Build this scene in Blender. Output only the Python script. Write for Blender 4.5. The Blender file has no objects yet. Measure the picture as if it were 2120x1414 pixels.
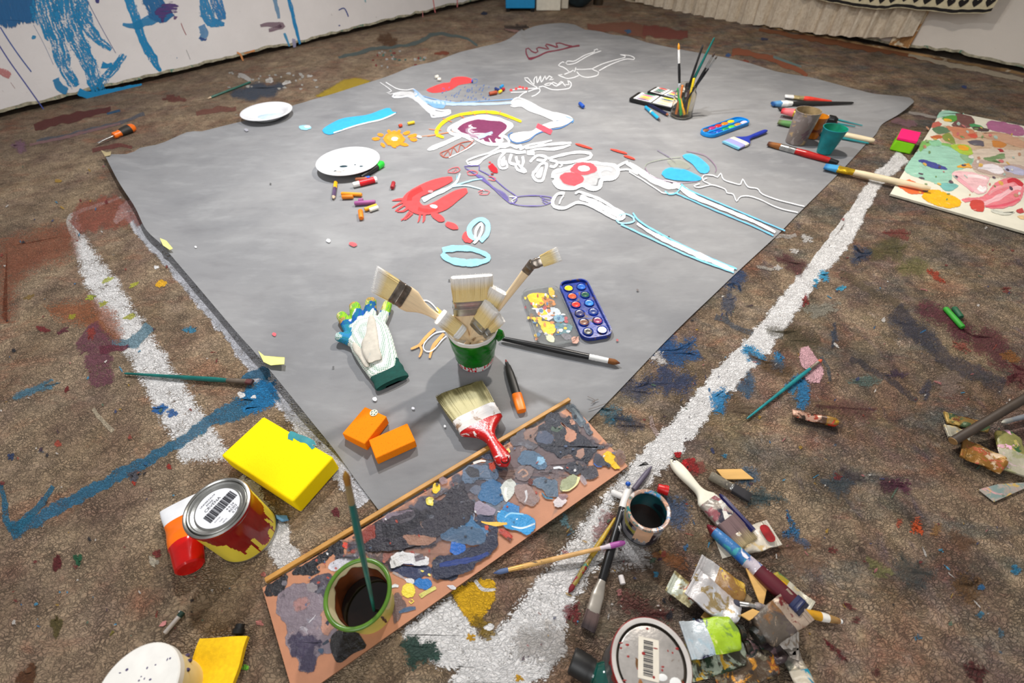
import bpy, math, random
from mathutils import Vector, Matrix, noise, geometry
C = bpy.context.scene.collection
scn = bpy.context.scene
rnd = random.Random(7)
V = Vector
pi = math.pi
# ------------------------------------------------------------------ camera model
H, FPX = 0.75, 942.0
_p, _r = math.radians(47.0), math.radians(-1.0)
_f = V((0, math.cos(_p), -math.sin(_p))); _x0 = V((1, 0, 0)); _u0 = V((0, math.sin(_p), math.cos(_p)))
_rt = _x0*math.cos(_r) + _u0*math.sin(_r)
_up = -_x0*math.sin(_r) + _u0*math.cos(_r)
EYE = V((0, 0, H))
def ray(x, y): return _f + _rt*((x-1060)/FPX) - _up*((y-707)/FPX)
def at(x, y, z=0.0):
    d = ray(x, y); return EYE + d*((z-H)/d.z)
def up_at(x, y, base):
    """point of the sight line that stands above/around `base`, in the vertical plane through it"""
    n = V((base.x, base.y, 0)).normalized(); d = ray(x, y)
    return EYE + d*((base-EYE).dot(n)/d.dot(n))
def zz(ox, oy, s): return lambda *L: [(ox+a/s, oy+b/s) for a, b in L]
# ------------------------------------------------------------------ tagging
def tag(o, label=None, cat=None, group=None, kind=None):
    if label: o['label'] = label
    if cat: o['category'] = cat
    if group: o['group'] = group
    if kind: o['kind'] = kind
    return o
def empty(name, label, cat, loc=(0, 0, 0), group=None, mat=None):
    o = bpy.data.objects.new(name, None); C.objects.link(o); o.empty_display_size = .02
    if mat is not None: o.matrix_world = mat
    else: o.location = loc
    return tag(o, label, cat, group)
# ------------------------------------------------------------------ colours & materials
def lin(c):
    c /= 255.0
    return c/12.92 if c <= .04045 else ((c+.055)/1.055)**2.4
def S(r, g, b): return (lin(r), lin(g), lin(b), 1)
class NT:
    def __init__(s, name):
        s.m = bpy.data.materials.new(name); s.m.use_nodes = True; s.t = s.m.node_tree
        s.b = s.t.nodes['Principled BSDF']; s.out = s.t.nodes['Material Output']
        s.co = s.n('ShaderNodeTexCoord').outputs['Object']
    def n(s, kind, **kw):
        nd = s.t.nodes.new(kind)
        for k, v in kw.items(): setattr(nd, k, v)
        return nd
    def L(s, a, b): s.t.links.new(a, b)
    def noise(s, scale, detail=4, rough=.55, vec=None, off=None, stretch=None, dist=0):
        v = vec or s.co
        if off or stretch:
            mp = s.n('ShaderNodeMapping'); s.L(v, mp.inputs[0])
            if off: mp.inputs['Location'].default_value = off
            if stretch: mp.inputs['Scale'].default_value = stretch
            v = mp.outputs[0]
        t = s.n('ShaderNodeTexNoise'); t.inputs['Scale'].default_value = scale; t.inputs['Detail'].default_value = detail
        t.inputs['Roughness'].default_value = rough; t.inputs['Distortion'].default_value = dist; s.L(v, t.inputs['Vector'])
        return t
    def ramp(s, src, a, b, lo=0, hi=1):
        r = s.n('ShaderNodeMapRange'); r.inputs[1].default_value = a; r.inputs[2].default_value = b
        r.inputs[3].default_value = lo; r.inputs[4].default_value = hi; s.L(src, r.inputs[0]); return r.outputs[0]
    def math(s, op, a, b=None, clamp=False):
        m = s.n('ShaderNodeMath', operation=op, use_clamp=clamp)
        for i, q in enumerate((a, b)):
            if q is None: continue
            if isinstance(q, (int, float)): m.inputs[i].default_value = q
            else: s.L(q, m.inputs[i])
        return m.outputs[0]
    def mix(s, fac, a, b, blend='MIX'):
        m = s.n('ShaderNodeMix', data_type='RGBA', blend_type=blend)
        for i, q in ((0, fac), (6, a), (7, b)):
            if isinstance(q, (int, float)): m.inputs[i].default_value = q if i == 0 else (q, q, q, 1)
            elif isinstance(q, tuple): m.inputs[i].default_value = q
            else: s.L(q, m.inputs[i])
        return m.outputs[2]
    def bump(s, h, strength, dist, normal=None):
        b = s.n('ShaderNodeBump'); b.inputs['Strength'].default_value = strength; b.inputs['Distance'].default_value = dist
        s.L(h, b.inputs['Height'])
        if normal: s.L(normal, b.inputs['Normal'])
        return b.outputs[0]
    def fin(s, col=None, rough=.5, metal=0, nrm=None, spec=None):
        if col is not None:
            if isinstance(col, tuple): s.b.inputs['Base Color'].default_value = col
            else: s.L(col, s.b.inputs['Base Color'])
        s.b.inputs['Roughness'].default_value = rough; s.b.inputs['Metallic'].default_value = metal
        if nrm: s.L(nrm, s.b.inputs['Normal'])
        if spec is not None: s.b.inputs['Specular IOR Level'].default_value = spec
        return s.m
_mc = {}
def M(name, col, rough=.5, metal=0, var=.12, scale=40, bump=0, bscale=300, spots=None, streak=None):
    """plain material: colour with slight tone variation, optional splatter `spots`=[(colour, scale, threshold)]"""
    if name in _mc: return _mc[name]
    s = NT(name); c = col
    st = streak
    nz = s.noise(scale, 3, stretch=st) if st else s.noise(scale, 3)
    dk = tuple(q*(1-var*1.6) for q in col[:3])+(1,); lt = tuple(min(1, q*(1+var)) for q in col[:3])+(1,)
    c = s.mix(s.ramp(nz.outputs[0], .3, .7), dk, lt)
    k = 0
    for (sc, ss, th) in (spots or []):
        k += 1
        n = s.noise(ss, 3, .6, off=(k*3.7+len(name)*.31, k*1.9, k*.77), dist=.6)
        c = s.mix(s.ramp(n.outputs[0], th, th+.03), c, sc)
    nr = None
    if bump: nr = s.bump(s.noise(bscale, 3).outputs[0], bump, .001)
    _mc[name] = s.fin(c, rough, metal, nr)
    return _mc[name]
def MV(name, rough=.5, metal=0, bump=0, bscale=400, stretch=None, var=.15):
    """material taking its colour from the mesh's Col attribute (fibre, print and paint colours)"""
    if name in _mc: return _mc[name]
    s = NT(name); a = s.n('ShaderNodeAttribute'); a.attribute_name = 'Col'
    n = s.noise(bscale, 3, stretch=stretch)
    c = s.mix(s.ramp(n.outputs[0], .3, .7, 0, var*2), a.outputs['Color'], (.02, .02, .02, 1))
    nr = s.bump(n.outputs[0], bump, .001) if bump else None
    _mc[name] = s.fin(c, rough, metal, nr); return _mc[name]
# ------------------------------------------------------------------ mesh builder
class MB:
    def __init__(s): s.v = []; s.f = []; s.m = []; s.c = []; s.col = (1, 1, 1, 1)
    def add(s, p): s.v.append(V(p)); s.c.append(s.col); return len(s.v)-1
    def face(s, ids, m=0): s.f.append(tuple(ids)); s.m.append(m)
    def rings(s, R, mats=0, cap0=True, cap1=True, closed=True):
        """R: list of rings (lists of points); mats int or per-span list"""
        ids = [[s.add(p) for p in r] for r in R]; n = len(ids[0])
        for i in range(len(ids)-1):
            mi = mats if isinstance(mats, int) else mats[min(i, len(mats)-1)]
            for j in range(n if closed else n-1):
                k = (j+1) % n
                s.face((ids[i][j], ids[i][k], ids[i+1][k], ids[i+1][j]), mi)
        m0 = mats if isinstance(mats, int) else mats[0]; m1 = mats if isinstance(mats, int) else mats[-1]
        if cap0: s.face(ids[0][::-1], m0)
        if cap1: s.face(ids[-1], m1)
        return ids
    def lathe(s, prof, n=40, mats=0, cap0=False, cap1=False, o=(0, 0, 0)):
        o = V(o)
        R = [[o+V((r*math.cos(2*pi*j/n), r*math.sin(2*pi*j/n), z)) for j in range(n)] for r, z in prof]
        return s.rings(R, mats, cap0, cap1)
    def tubex(s, st, n=14, mats=0, o=(0, 0, 0), sq=2.0, cap0=True, cap1=True):
        """stations (x, half width y, half height z[, y0, z0]) along +X; sq = superellipse power"""
        o = V(o); R = []
        for q in st:
            x, w, h = q[:3]; y0 = q[3] if len(q) > 3 else 0; z0 = q[4] if len(q) > 4 else 0
            ring = []
            for j in range(n):
                a = 2*pi*j/n; ca, sa = math.cos(a), math.sin(a)
                ring.append(o+V((x, y0+w*math.copysign(abs(ca)**(2/sq), ca), z0+h*math.copysign(abs(sa)**(2/sq), sa))))
            R.append(ring)
        return s.rings(R, mats, cap0, cap1)
    def box(s, lo, hi, m=0):
        x0, y0, z0 = lo; x1, y1, z1 = hi
        i = [s.add(p) for p in ((x0,y0,z0),(x1,y0,z0),(x1,y1,z0),(x0,y1,z0),(x0,y0,z1),(x1,y0,z1),(x1,y1,z1),(x0,y1,z1))]
        for q in ((3,2,1,0),(4,5,6,7),(0,1,5,4),(1,2,6,5),(2,3,7,6),(3,0,4,7)): s.face([i[k] for k in q], m)
    def prism(s, poly, z0, z1, m=0, mt=None):
        a = [s.add((p[0], p[1], z0)) for p in poly]; b = [s.add((p[0], p[1], z1)) for p in poly]; n = len(poly)
        s.face(a[::-1], m); s.face(b, m if mt is None else mt)
        for j in range(n): s.face((a[j], a[(j+1) % n], b[(j+1) % n], b[j]), m)
    def ell(s, c, r, n=12, k=7, m=0, rot=None):
        c = V(c); R = []
        for i in range(1, k):
            t = -pi/2+pi*i/k
            R.append([V((r[0]*math.cos(t)*math.cos(2*pi*j/n), r[1]*math.cos(t)*math.sin(2*pi*j/n), r[2]*math.sin(t))) for j in range(n)])
        R = [[c+(rot@p if rot else p) for p in q] for q in R]
        s.rings(R, m)
    def text(s, body, size, mw, m=0):
        cu = bpy.data.curves.new('txt', 'FONT'); cu.body = body; cu.size = size; cu.align_x = 'CENTER'; cu.align_y = 'CENTER'
        ob = bpy.data.objects.new('txt', cu); me = ob.to_mesh()
        o = len(s.v)
        for q in me.vertices: s.add(mw @ q.co)
        for p in me.polygons: s.face([o+k for k in p.vertices], m)
        ob.to_mesh_clear(); bpy.data.objects.remove(ob); bpy.data.curves.remove(cu)
    def xf(s, mw, a=0):
        for i in range(a, len(s.v)): s.v[i] = mw @ s.v[i]
    def build(s, name, mats, parent=None, smooth=True, bevel=0, seg=2, subsurf=0, ang=40):
        me = bpy.data.meshes.new(name); me.from_pydata([tuple(p) for p in s.v], [], s.f)
        if not isinstance(mats, (list, tuple)): mats = [mats]
        for m in mats: me.materials.append(m)
        me.polygons.foreach_set('material_index', s.m)
        if any(c != (1, 1, 1, 1) for c in s.c):
            at_ = me.color_attributes.new('Col', 'FLOAT_COLOR', 'POINT')
            at_.data.foreach_set('color', [q for c in s.c for q in c])
        me.update()
        if smooth:
            me.polygons.foreach_set('use_smooth', [True]*len(s.f))
            me.set_sharp_from_angle(angle=math.radians(ang))
        o = bpy.data.objects.new(name, me); C.objects.link(o)
        if bevel:
            b = o.modifiers.new('Bevel', 'BEVEL'); b.width = bevel; b.segments = seg; b.limit_method = 'ANGLE'; b.angle_limit = math.radians(40)
        if subsurf:
            b = o.modifiers.new('Sub', 'SUBSURF'); b.levels = b.render_levels = subsurf
        if parent is not None: o.parent = parent
        return o
def frame(A, B, roll=0, upv=(0, 0, 1)):
    """matrix with origin A, +X towards B, +Z as upright as it can be"""
    x = (B-A).normalized(); z = V(upv); z = z-x*z.dot(x)
    if z.length < 1e-4: z = V((0, 1, 0))-x*x.y
    z.normalize(); y = z.cross(x)
    m = Matrix((x, y, z)).transposed().to_4x4(); m.translation = A
    return m @ Matrix.Rotation(roll, 4, 'X')
# ------------------------------------------------------------------ flat paint on surfaces
def catmull(P, closed=False, step=4.0):
    n = len(P)
    if n < 3 and not closed:
        a, b = V(P[0]), V(P[1]); k = max(2, int((b-a).length/step))
        return [a.lerp(b, i/k) for i in range(k+1)]
    out = []; rng = range(n) if closed else range(n-1)
    g = lambda i: V(P[i % n]) if closed else V(P[max(0, min(n-1, i))])
    for i in rng:
        p0, p1, p2, p3 = g(i-1), g(i), g(i+1), g(i+2); k = max(1, int((p2-p1).length/step))
        for j in range(k):
            t = j/k
            out.append(.5*((2*p1)+(p2-p0)*t+(2*p0-5*p1+4*p2-p3)*t*t+(3*p1-p0-3*p2+p3)*t**3))
    if not closed: out.append(V(P[-1]))
    return out
class Paint(MB):
    """paint lying in the surface: vertices carry colour (rgb+opacity), cov/dry/streak and stroke coordinates"""
    def __init__(s, surf, m=1):
        super().__init__(); s.surf = surf; s.pc = []; s.st = []; s.mi = m; s.lay = 0; s.u0 = 0
    def pt(s, x, y, cov, dry, streak, u, w):
        i = s.add(s.surf(x, y, s.lay)); s.pc.append((cov, dry, streak)); s.st.append((u, w, 0)); return i
    def pad(s):
        while len(s.pc) < len(s.v): s.pc.append((1, 0, 0)); s.st.append((0, 0, 0))
    def nxt(s): s.lay += 1; s.u0 += 3.7; s.pad()
    def stroke(s, P, w, col, op=1, dry=.35, streak=0, taper=0, closed=False, jit=.0, cov=1, step=4.0):
        s.nxt(); s.col = col[:3]+(op,); Q = catmull(P, closed, step); n = len(Q); W = w if isinstance(w, (list, tuple)) else [w]
        if closed: Q = Q+[Q[0]]; n += 1
        u = 0; last = None
        for i, p in enumerate(Q):
            t = (Q[min(n-1, i+1)]-Q[max(0, i-1)])
            if t.length < 1e-6: t = V((1, 0))
            t.normalize(); nn = V((-t.y, t.x)); f = i/max(1, n-1)*(len(W)-1); a = int(min(f, len(W)-1)); b = min(a+1, len(W)-1)
            hw = .5*(W[a]+(W[b]-W[a])*(f-a))
            if taper: e = min(f/max(1e-6, len(W)-1 or 1), 1) if len(W) > 1 else i/(n-1); hw *= min(1, .25+min(e, 1-e)/taper)
            if jit: p = p+nn*(noise.noise((i*.21, s.u0, 0))*jit)
            if jit: hw *= 1+.35*noise.noise((i*.33, s.u0, 9))
            ce = 0 if (not closed and i in (0, n-1)) else 1
            if i: u += (p-pl).length/100
            pl = p
            ids = [s.pt(*(p+nn*hw*k), c*ce*cov, dry, streak, s.u0+u, k*hw/25) for k, c in ((-1.15, 0), (-.8, 1), (0, 1), (.8, 1), (1.15, 0))]
            if last:
                for j in range(4): s.face((last[j], last[j+1], ids[j+1], ids[j]), s.mi)
            last = ids
        return s
    def fill(s, P, col, op=1, dry=.35, streak=0, jit=0, edge=3, cov=1, step=6.0, smooth=True, ang=0):
        s.nxt(); s.col = col[:3]+(op,)
        Q = catmull(P, True, step) if smooth else [V(p) for p in P]
        area = sum(Q[i-1].x*Q[i].y-Q[i].x*Q[i-1].y for i in range(len(Q)))
        if area < 0: Q = Q[::-1]
        n = len(Q); ins, outs = [], []
        ca, sa = math.cos(ang), math.sin(ang)
        for i, p in enumerate(Q):
            t = Q[(i+1) % n]-Q[i-1]
            if t.length < 1e-6: t = V((1, 0))
            t.normalize(); nn = V((t.y, -t.x))
            if jit: p = p+nn*noise.fractal((p.x/18, p.y/18, s.u0), 1, 2, 3)*jit
            uv = lambda q: ((q.x*ca+q.y*sa)/100, (-q.x*sa+q.y*ca)/25)
            pi_, po = p-nn*edge*.4, p+nn*edge*.6
            ins.append(s.pt(pi_.x, pi_.y, cov, dry, streak, *uv(pi_))); outs.append(s.pt(po.x, po.y, 0, dry, streak, *uv(po)))
        co2 = [V((s.v[i].x, s.v[i].y, s.v[i].z)) for i in ins]
        flat = [V((q.x, q.y, 0)) for q in Q]
        tris = geometry.tessellate_polygon([[V((q[0], q[1], 0)) for q in Q]])
        for t in tris: s.face([ins[k] for k in t], s.mi)
        for i in range(n): s.face((ins[i], outs[i], outs[(i+1) % n], ins[(i+1) % n]), s.mi)
        return s
    def blob(s, x, y, rx, ry, col, op=1, ang=0, dry=.35, jit=.25, streak=0, n=20, edge=None, cov=1):
        P = []; sd = rnd.random()*50; ca, sa = math.cos(ang), math.sin(ang)
        for j in range(n):
            a = 2*pi*j/n; k = 1+jit*(noise.noise((math.cos(a)*1.3, math.sin(a)*1.3, sd))*1.5+noise.noise((math.cos(a)*3.4, math.sin(a)*3.4, sd+7))*1.1)
            px, py = rx*k*math.cos(a), ry*k*math.sin(a); P.append((x+px*ca-py*sa, y+px*sa+py*ca))
        return s.fill(P, col, op, dry, streak, 0, edge if edge else max(1.5, min(rx, ry)*.35), cov, max(3, rx/3), ang=ang)
    def fix(s):
        """let every paint face look along the surface normal"""
        s.pad()
    def build(s, name, mats, parent=None, **kw):
        s.pad(); o = super().build(name, mats, parent, **kw); me = o.data
        if 'Col' not in me.color_attributes:
            me.color_attributes.new('Col', 'FLOAT_COLOR', 'POINT')
        for nm, d in (('pc', s.pc), ('st', s.st)):
            a = me.attributes.new(nm, 'FLOAT_VECTOR', 'POINT'); a.data.foreach_set('vector', [q for c in d for q in c])
        return o
def paint_material(name, nscale=260, rough=.5, carpet=None, bump=.3, ndist=.0008, pw=.35, gain=5.0, cb=.6, dryk=1.0, mixes=(), detail=3):
    s = NT(name); a = s.n('ShaderNodeAttribute'); a.attribute_name = 'Col'
    pc = s.n('ShaderNodeAttribute'); pc.attribute_name = 'pc'; st = s.n('ShaderNodeAttribute'); st.attribute_name = 'st'
    sp = s.n('ShaderNodeSeparateXYZ'); s.L(pc.outputs['Vector'], sp.inputs[0])
    cov, dry, stk = sp.outputs
    fine = s.noise(nscale, detail, .6).outputs[0]
    streak = s.noise(1.0, 4, .6, vec=st.outputs['Vector'], stretch=(2.6, 6.0, 1)).outputs[0]
    base = s.mix(stk, fine, streak)                      # chooses which pattern breaks the paint up
    if carpet: base, nrm = carpet(s, base)
    else: nrm = None
    b2 = s.ramp(base, .28, .72)
    # alpha = clamp((cov - dry*noise)*k)
    k = s.math('SUBTRACT', cov, s.math('MULTIPLY', s.math('MULTIPLY', b2, dryk), dry))
    al = s.math('MULTIPLY', s.math('MULTIPLY', k, gain, True), a.outputs['Alpha'])
    tone = s.ramp(s.mix(stk, s.noise(nscale*.25, 3).outputs[0], streak), .3, .7, -pw*.5, pw*.5)
    tv = s.math('ADD', 1.0, tone)
    c = s.n('ShaderNodeVectorMath', operation='SCALE'); s.L(a.outputs['Color'], c.inputs[0]); s.L(tv, c.inputs['Scale'])
    cc = c.outputs[0]
    for k_, (mc, ms, mt, mo) in enumerate(mixes):
        cc = s.mix(s.math('MULTIPLY', s.ramp(s.noise(ms, 5, .65, off=(k_*3.3, k_*7.1, 2), dist=.8).outputs[0], mt, mt+.10), mo), cc, mc)
    if nrm is None: nrm = s.bump(s.mix(stk, fine, streak), bump, ndist)
    s.L(al, s.b.inputs['Alpha'])
    return s.fin(cc, rough, 0, nrm)

# ------------------------------------------------------------------ camera, light, view
cam = bpy.data.cameras.new('camera'); camo = bpy.data.objects.new('camera', cam); C.objects.link(camo)
mw = Matrix((_rt, _up, -_f)).transposed().to_4x4(); mw.translation = EYE; camo.matrix_world = mw
cam.sensor_width = 36; cam.lens = 36*FPX/2120; cam.clip_start = .01; scn.camera = camo
cam.dof.use_dof = True; cam.dof.focus_distance = .92; cam.dof.aperture_fstop = 4.0
scn.view_settings.view_transform = 'Standard'; scn.view_settings.look = 'None'; scn.view_settings.exposure = 0.40; scn.view_settings.gamma = 1
scn.cycles.transparent_max_bounces = 48
wd = bpy.data.worlds.new('world'); scn.world = wd; wd.use_nodes = True
wd.node_tree.nodes['Background'].inputs[0].default_value = (1.0, .975, .96, 1); wd.node_tree.nodes['Background'].inputs[1].default_value = .23
def lamp(loc, power, r, col, aim, cone=140, blend=.9):
    l = bpy.data.lights.new('ceiling_lamp', 'SPOT'); l.energy = power; l.shadow_soft_size = r; l.color = col
    l.spot_size = math.radians(cone); l.spot_blend = blend
    o = bpy.data.objects.new('ceiling_lamp', l); C.objects.link(o); o.location = loc
    o.rotation_euler = (V(aim)-V(loc)).to_track_quat('-Z', 'Y').to_euler(); return o
lamp((-.45, 1.55, 1.55), 88, .04, (.97, .98, 1), (-.3, 1.45, 0), 150, 1)
al = bpy.data.lights.new('fill_light', 'AREA'); al.energy = 20; al.size = 1.4; al.color = (.98, .99, 1); ao = bpy.data.objects.new('fill_light', al); C.objects.link(ao); ao.location = (-.3, -1.5, 1.9); ao.rotation_euler = (V((0, .8, 0))-V((-.3, -1.5, 1.9))).to_track_quat('-Z', 'Y').to_euler()  # soft fill added behind the camera to brighten faces turned towards it
lamp((.55, 1.75, 1.60), 100, .045, (1, .92, .82), (.4, 1.6, 0), 150, 1)
# ------------------------------------------------------------------ floor
Wa, Wb = at(0, 247), at(1030, -2); Ra, Rb = at(1300, 0), at(2120, 152)
wl = (Wb-Wa).normalized(); wr = (Rb-Ra).normalized()
den = wl.x*wr.y-wl.y*wr.x; tt = ((Ra.x-Wa.x)*wr.y-(Ra.y-Wa.y)*wr.x)/den
CORN = Wa+wl*tt
nl = V((wl.y, -wl.x, 0)); nr_ = V((wr.y, -wr.x, 0))        # left wall faces +x-y ; right wall faces -x-y
if nl.dot(-CORN) < 0: nl = -nl
if nr_.dot(-CORN) < 0: nr_ = -nr_
def carpet_nodes(s):
    """short matted pile with worn clumps: returns (height, crevice)"""
    w = s.noise(30, 3, .6); mp = s.n('ShaderNodeVectorMath', operation='SCALE'); s.L(w.outputs['Color'], mp.inputs[0]); mp.inputs['Scale'].default_value = .022
    ad = s.n('ShaderNodeVectorMath', operation='ADD'); s.L(s.co, ad.inputs[0]); s.L(mp.outputs[0], ad.inputs[1])
    st = s.n('ShaderNodeMapping'); s.L(ad.outputs[0], st.inputs[0]); st.inputs['Scale'].default_value = (1, 1.8, 1); st.inputs['Rotation'].default_value = (0, 0, .5)
    v = s.n('ShaderNodeTexVoronoi', feature='DISTANCE_TO_EDGE'); v.inputs['Scale'].default_value = 120; s.L(st.outputs[0], v.inputs['Vector'])
    fine = s.noise(520, 3, .65).outputs[0]; mid = s.noise(70, 3, .6).outputs[0]; patch = s.noise(26, 3, .6, off=(4, 4, 1)).outputs[0]
    rid = s.math('ABSOLUTE', s.math('SUBTRACT', s.noise(62, 2.5, .6, vec=st.outputs[0], dist=.9).outputs[0], .5))
    e1 = s.math('MINIMUM', s.ramp(s.math('ADD', v.outputs['Distance'], s.math('MULTIPLY', patch, .34)), .115, .31), s.ramp(s.math('ADD', rid, s.math('MULTIPLY', patch, .06)), .024, .09))
    e2 = s.noise(210, 3, .6).outputs[0]
    h = s.math('ADD', s.math('MULTIPLY', e1, .55), s.math('ADD', s.math('MULTIPLY', e2, .55), s.math('ADD', s.math('MULTIPLY', fine, .55), s.math('MULTIPLY', mid, .45))))
    return h, e1, fine
def carpet_hook(s, base):
    h, e, f = carpet_nodes(s)
    b = s.mix(.72, base, s.math('SUBTRACT', 1.46, s.math('MULTIPLY', h, .95)))
    return b, s.bump(h, .85, .008)
def floor_material():
    s = NT('carpet'); h, e, fine = carpet_nodes(s)
    n1 = s.noise(7, 5, .6).outputs[0]; n2 = s.noise(2.2, 4, .6, off=(3, 1, 0)).outputs[0]
    c = s.mix(s.ramp(n1, .35, .68), S(166, 140, 114), S(226, 198, 164))
    c = s.mix(s.ramp(n2, .42, .66, 0, .65), c, S(150, 128, 108))
    # soaked-in colour: denser on the right half of the room
    pos = s.n('ShaderNodeSeparateXYZ'); s.L(s.co, pos.inputs[0])
    dens = s.ramp(s.math('SUBTRACT', pos.outputs[0], s.math('MULTIPLY', pos.outputs[1], .25)), -.45, .35, 0, 1)
    cols = [(S(153, 74, 56), 3.1, .60, .55, .75), (S(76, 89, 107), 4.3, .55, .15, .85), (S(112, 61, 79), 5.2, .58, .45, .8), (S(76, 117, 125), 5.9, .6, .1, .75),
            (S(161, 135, 76), 4.6, .6, .3, .7), (S(204, 117, 84), 6.3, .62, .65, .65), (S(84, 84, 66), 3.7, .57, .15, .75), (S(220, 192, 179), 9, .64, .25, .7),
            (S(66, 76, 117), 11, .66, .05, .85), (S(148, 53, 56), 14, .69, .35, .8), (S(243, 230, 217), 17, .70, .12, .8), (S(81, 107, 84), 9, .66, .1, .7),(S(48, 56, 69),7.5,.62,.0,.75)]
    for k, (cc, sc, th, left, op) in enumerate(cols):
        n = s.noise(sc, 5, .62, off=(k*5.3+1.7, k*2.9, k*1.3), stretch=(1, 1.9, 1) if k % 2 else (1.7, 1, 1), dist=.5).outputs[0]
        m = s.ramp(n, th-.07, th+.07)
        m = s.math('MULTIPLY', m, s.mix(dens, left, op))
        m = s.math('MULTIPLY', m, s.ramp(fine, .25, .6, .22, .66))
        c = s.mix(m, c, cc)
    # small specks of every colour
    for k, (cc, sc) in enumerate([(S(205, 196, 184), 34), (S(150, 44, 40), 29), (S(48, 120, 160), 27), (S(210, 160, 50), 31)]):
        n = s.noise(sc, 2, .5, off=(k*9.1, 4.4, k)).outputs[0]
        c = s.mix(s.ramp(n, .76, .79, 0, .8), c, cc)
    c = s.mix(s.ramp(s.math('ADD', e, s.math('MULTIPLY', fine, .5)), .15, .95, .85, 0), c, S(44, 35, 28))        # crevice shade painted in between the tufts, along with some grime
    s.fin(c, .82, 0, s.bump(h, 1.0, .011), .3)
    return s.m
fm = MB()
o = CORN+(nl+nr_)*-.15; e1 = -wl*6.2; e2 = wr*6.2
N = 24
g = [[fm.add(o+e1*(i/N)+e2*(j/N)) for j in range(N+1)] for i in range(N+1)]
FLOORP = Paint(lambda x, y, l: at(x, y, .0005+l*.000004), 1)
WH = S(248, 246, 245); BLU = S(30, 128, 178); NAVY = S(38, 64, 110)
F_ = FLOORP
_ob = F_.blob
def _blob(*a, **k):
    if len(a) < 9: k.setdefault('jit', .55)
    if len(a) < 8: k.setdefault('dry', .9)
    k.setdefault('edge', max(1.8, min(a[2], a[3])*.7))
    return _ob(*a, **k)
F_.blob = _blob
def ff(P, c, op=.95, dry=.8, jit=4, edge=10, **k): F_.fill(P, c, op, dry, 0, jit, edge, smooth=False, **k)
def dens(P, k=10):
    out = []
    for i in range(len(P)-1):
        a, b = V(P[i]), V(P[i+1])
        for j in range(k): out.append(tuple(a.lerp(b, j/k)))
    return out+[P[-1]]
# white guide lines painted on the carpet
z4 = zz(0, 475, 2.977)
ff(dens(z4((430,-60),(475,120),(530,330),(640,560),(790,770),(905,1000),(1030,1210),(1120,1414)))+dens(z4((1410,1414),(1270,1170),(1120,950),(960,700),(850,530),(640,220),(520,60),(465,-80))), WH, .9, 1.02, 6, 18)
F_.stroke([(480,1000),(540,1075),(590,1150),(612,1200)], [70, 75, 60, 40], WH, .85, .85, jit=6)
F_.stroke([(258,418),(290,470),(330,515),(400,590),(470,680),(540,765),(600,840),(660,915),(715,985),(760,1040)], [34,30,34,42,30,50,44,50,48,40], S(222,222,228), .9, 1.0, jit=6)
F_.stroke([(236,462),(270,430),(300,455)], [8,30,16], WH, .8, .85, jit=4)
F_.stroke([(252,408),(190,428),(150,446),(143,470),(160,500)], [5,7,9,10,12], S(205,196,188), .85, .8, jit=3)
F_.stroke([(1872,322),(1800,395),(1751,490),(1675,575),(1590,690),(1500,785),(1410,890),(1330,980),(1290,1030)], [30,30,34,40,50,52,55,60,50], WH, .97, .84, jit=6)
F_.stroke([(1852,334),(1780,415),(1700,520),(1600,655),(1480,775)], [6,10,10,12,10], WH, .9, .6, jit=3)
ff(dens([(1315,955),(1217,1073),(1165,1145),(1120,1200),(1068,1260),(1028,1312),(1005,1316)])+dens([(985,1330),(930,1420),(1060,1430),(1130,1400),(1165,1350),(1170,1300),(1185,1240),(1250,1150),(1262,1050),(1300,1000),(1345,955)]), WH, .97, .86, 6, 20)
ff(dens([(930,1240),(880,1270),(836,1312),(850,1350),(900,1380),(985,1390),(1010,1345),(985,1300),(945,1250)]), WH, .97, .86, 6, 18)
F_.blob(1120,1335,60,40,S(140,128,116),.35,.4,1.1,.6,edge=30)
F_.blob(1215,1165,60,28,WH,.7,-.7,.85); F_.blob(1270,1150,50,40,WH,.6,0,.9)
ff(dens([(935,1225),(975,1205),(1020,1200),(1025,1240),(1000,1275),(985,1300),(960,1270),(945,1245)],4), S(232,180,20), .95, .7, 5, 8)
F_.blob(1000,1300,28,16,S(150,120,30),.7,.5); F_.blob(975,1320,9,6,S(225,170,30),.9)
F_.blob(868,1350,32,28,S(38,72,62),.85,.4,.7); F_.blob(900,1360,14,10,S(60,90,80),.8); F_.blob(1012,1299,7,6,WH,1,0,.1); F_.blob(1073,1404,8,6,S(225,170,30),.9)
F_.stroke([(982,1200),(1000,1220),(1027,1220)], [7,8,5], WH,.8,.6)
# blue and other strokes on the left
F_.stroke([(566,800),(520,828),(470,858),(428,877),(360,920),(290,962),(220,1000),(140,1042),(70,1080),(20,1102)], [58,46,30,20,22,26,22,24,26,40], S(34,118,156), .72, .98, jit=6)
F_.blob(535,822,44,20,S(22,124,182),.9,-.45,.9); F_.stroke([(560,770),(512,778),(500,790)], [30,18,6], S(40,120,160),.7,.8,jit=3)
F_.stroke([(2,1000),(10,1050),(24,1096),(70,1060),(112,1006)], [10,12,22,14,9], S(34,116,150), .72, 1.0, jit=5)
F_.stroke([(310,672),(280,705),(230,712)], [20,26,10], S(110,150,168), .7, .8, jit=4); F_.blob(392,683,14,6,S(60,140,175),.8,-.3)
F_.blob(326,846,14,8,S(40,110,180),.9); F_.blob(356,856,10,6,S(50,110,180),.8); F_.blob(75,806,40,9,S(70,140,170),.6,-.35); F_.blob(500,818,8,4,WH,1,0,.1); F_.blob(525,822,4,3,WH,1,0,.1)
ff([(100,640),(140,632),(200,628),(235,650),(250,690),(245,705),(215,690),(180,670),(120,660)], S(172,98,56), .6, 1.0, 8, 26)
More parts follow.
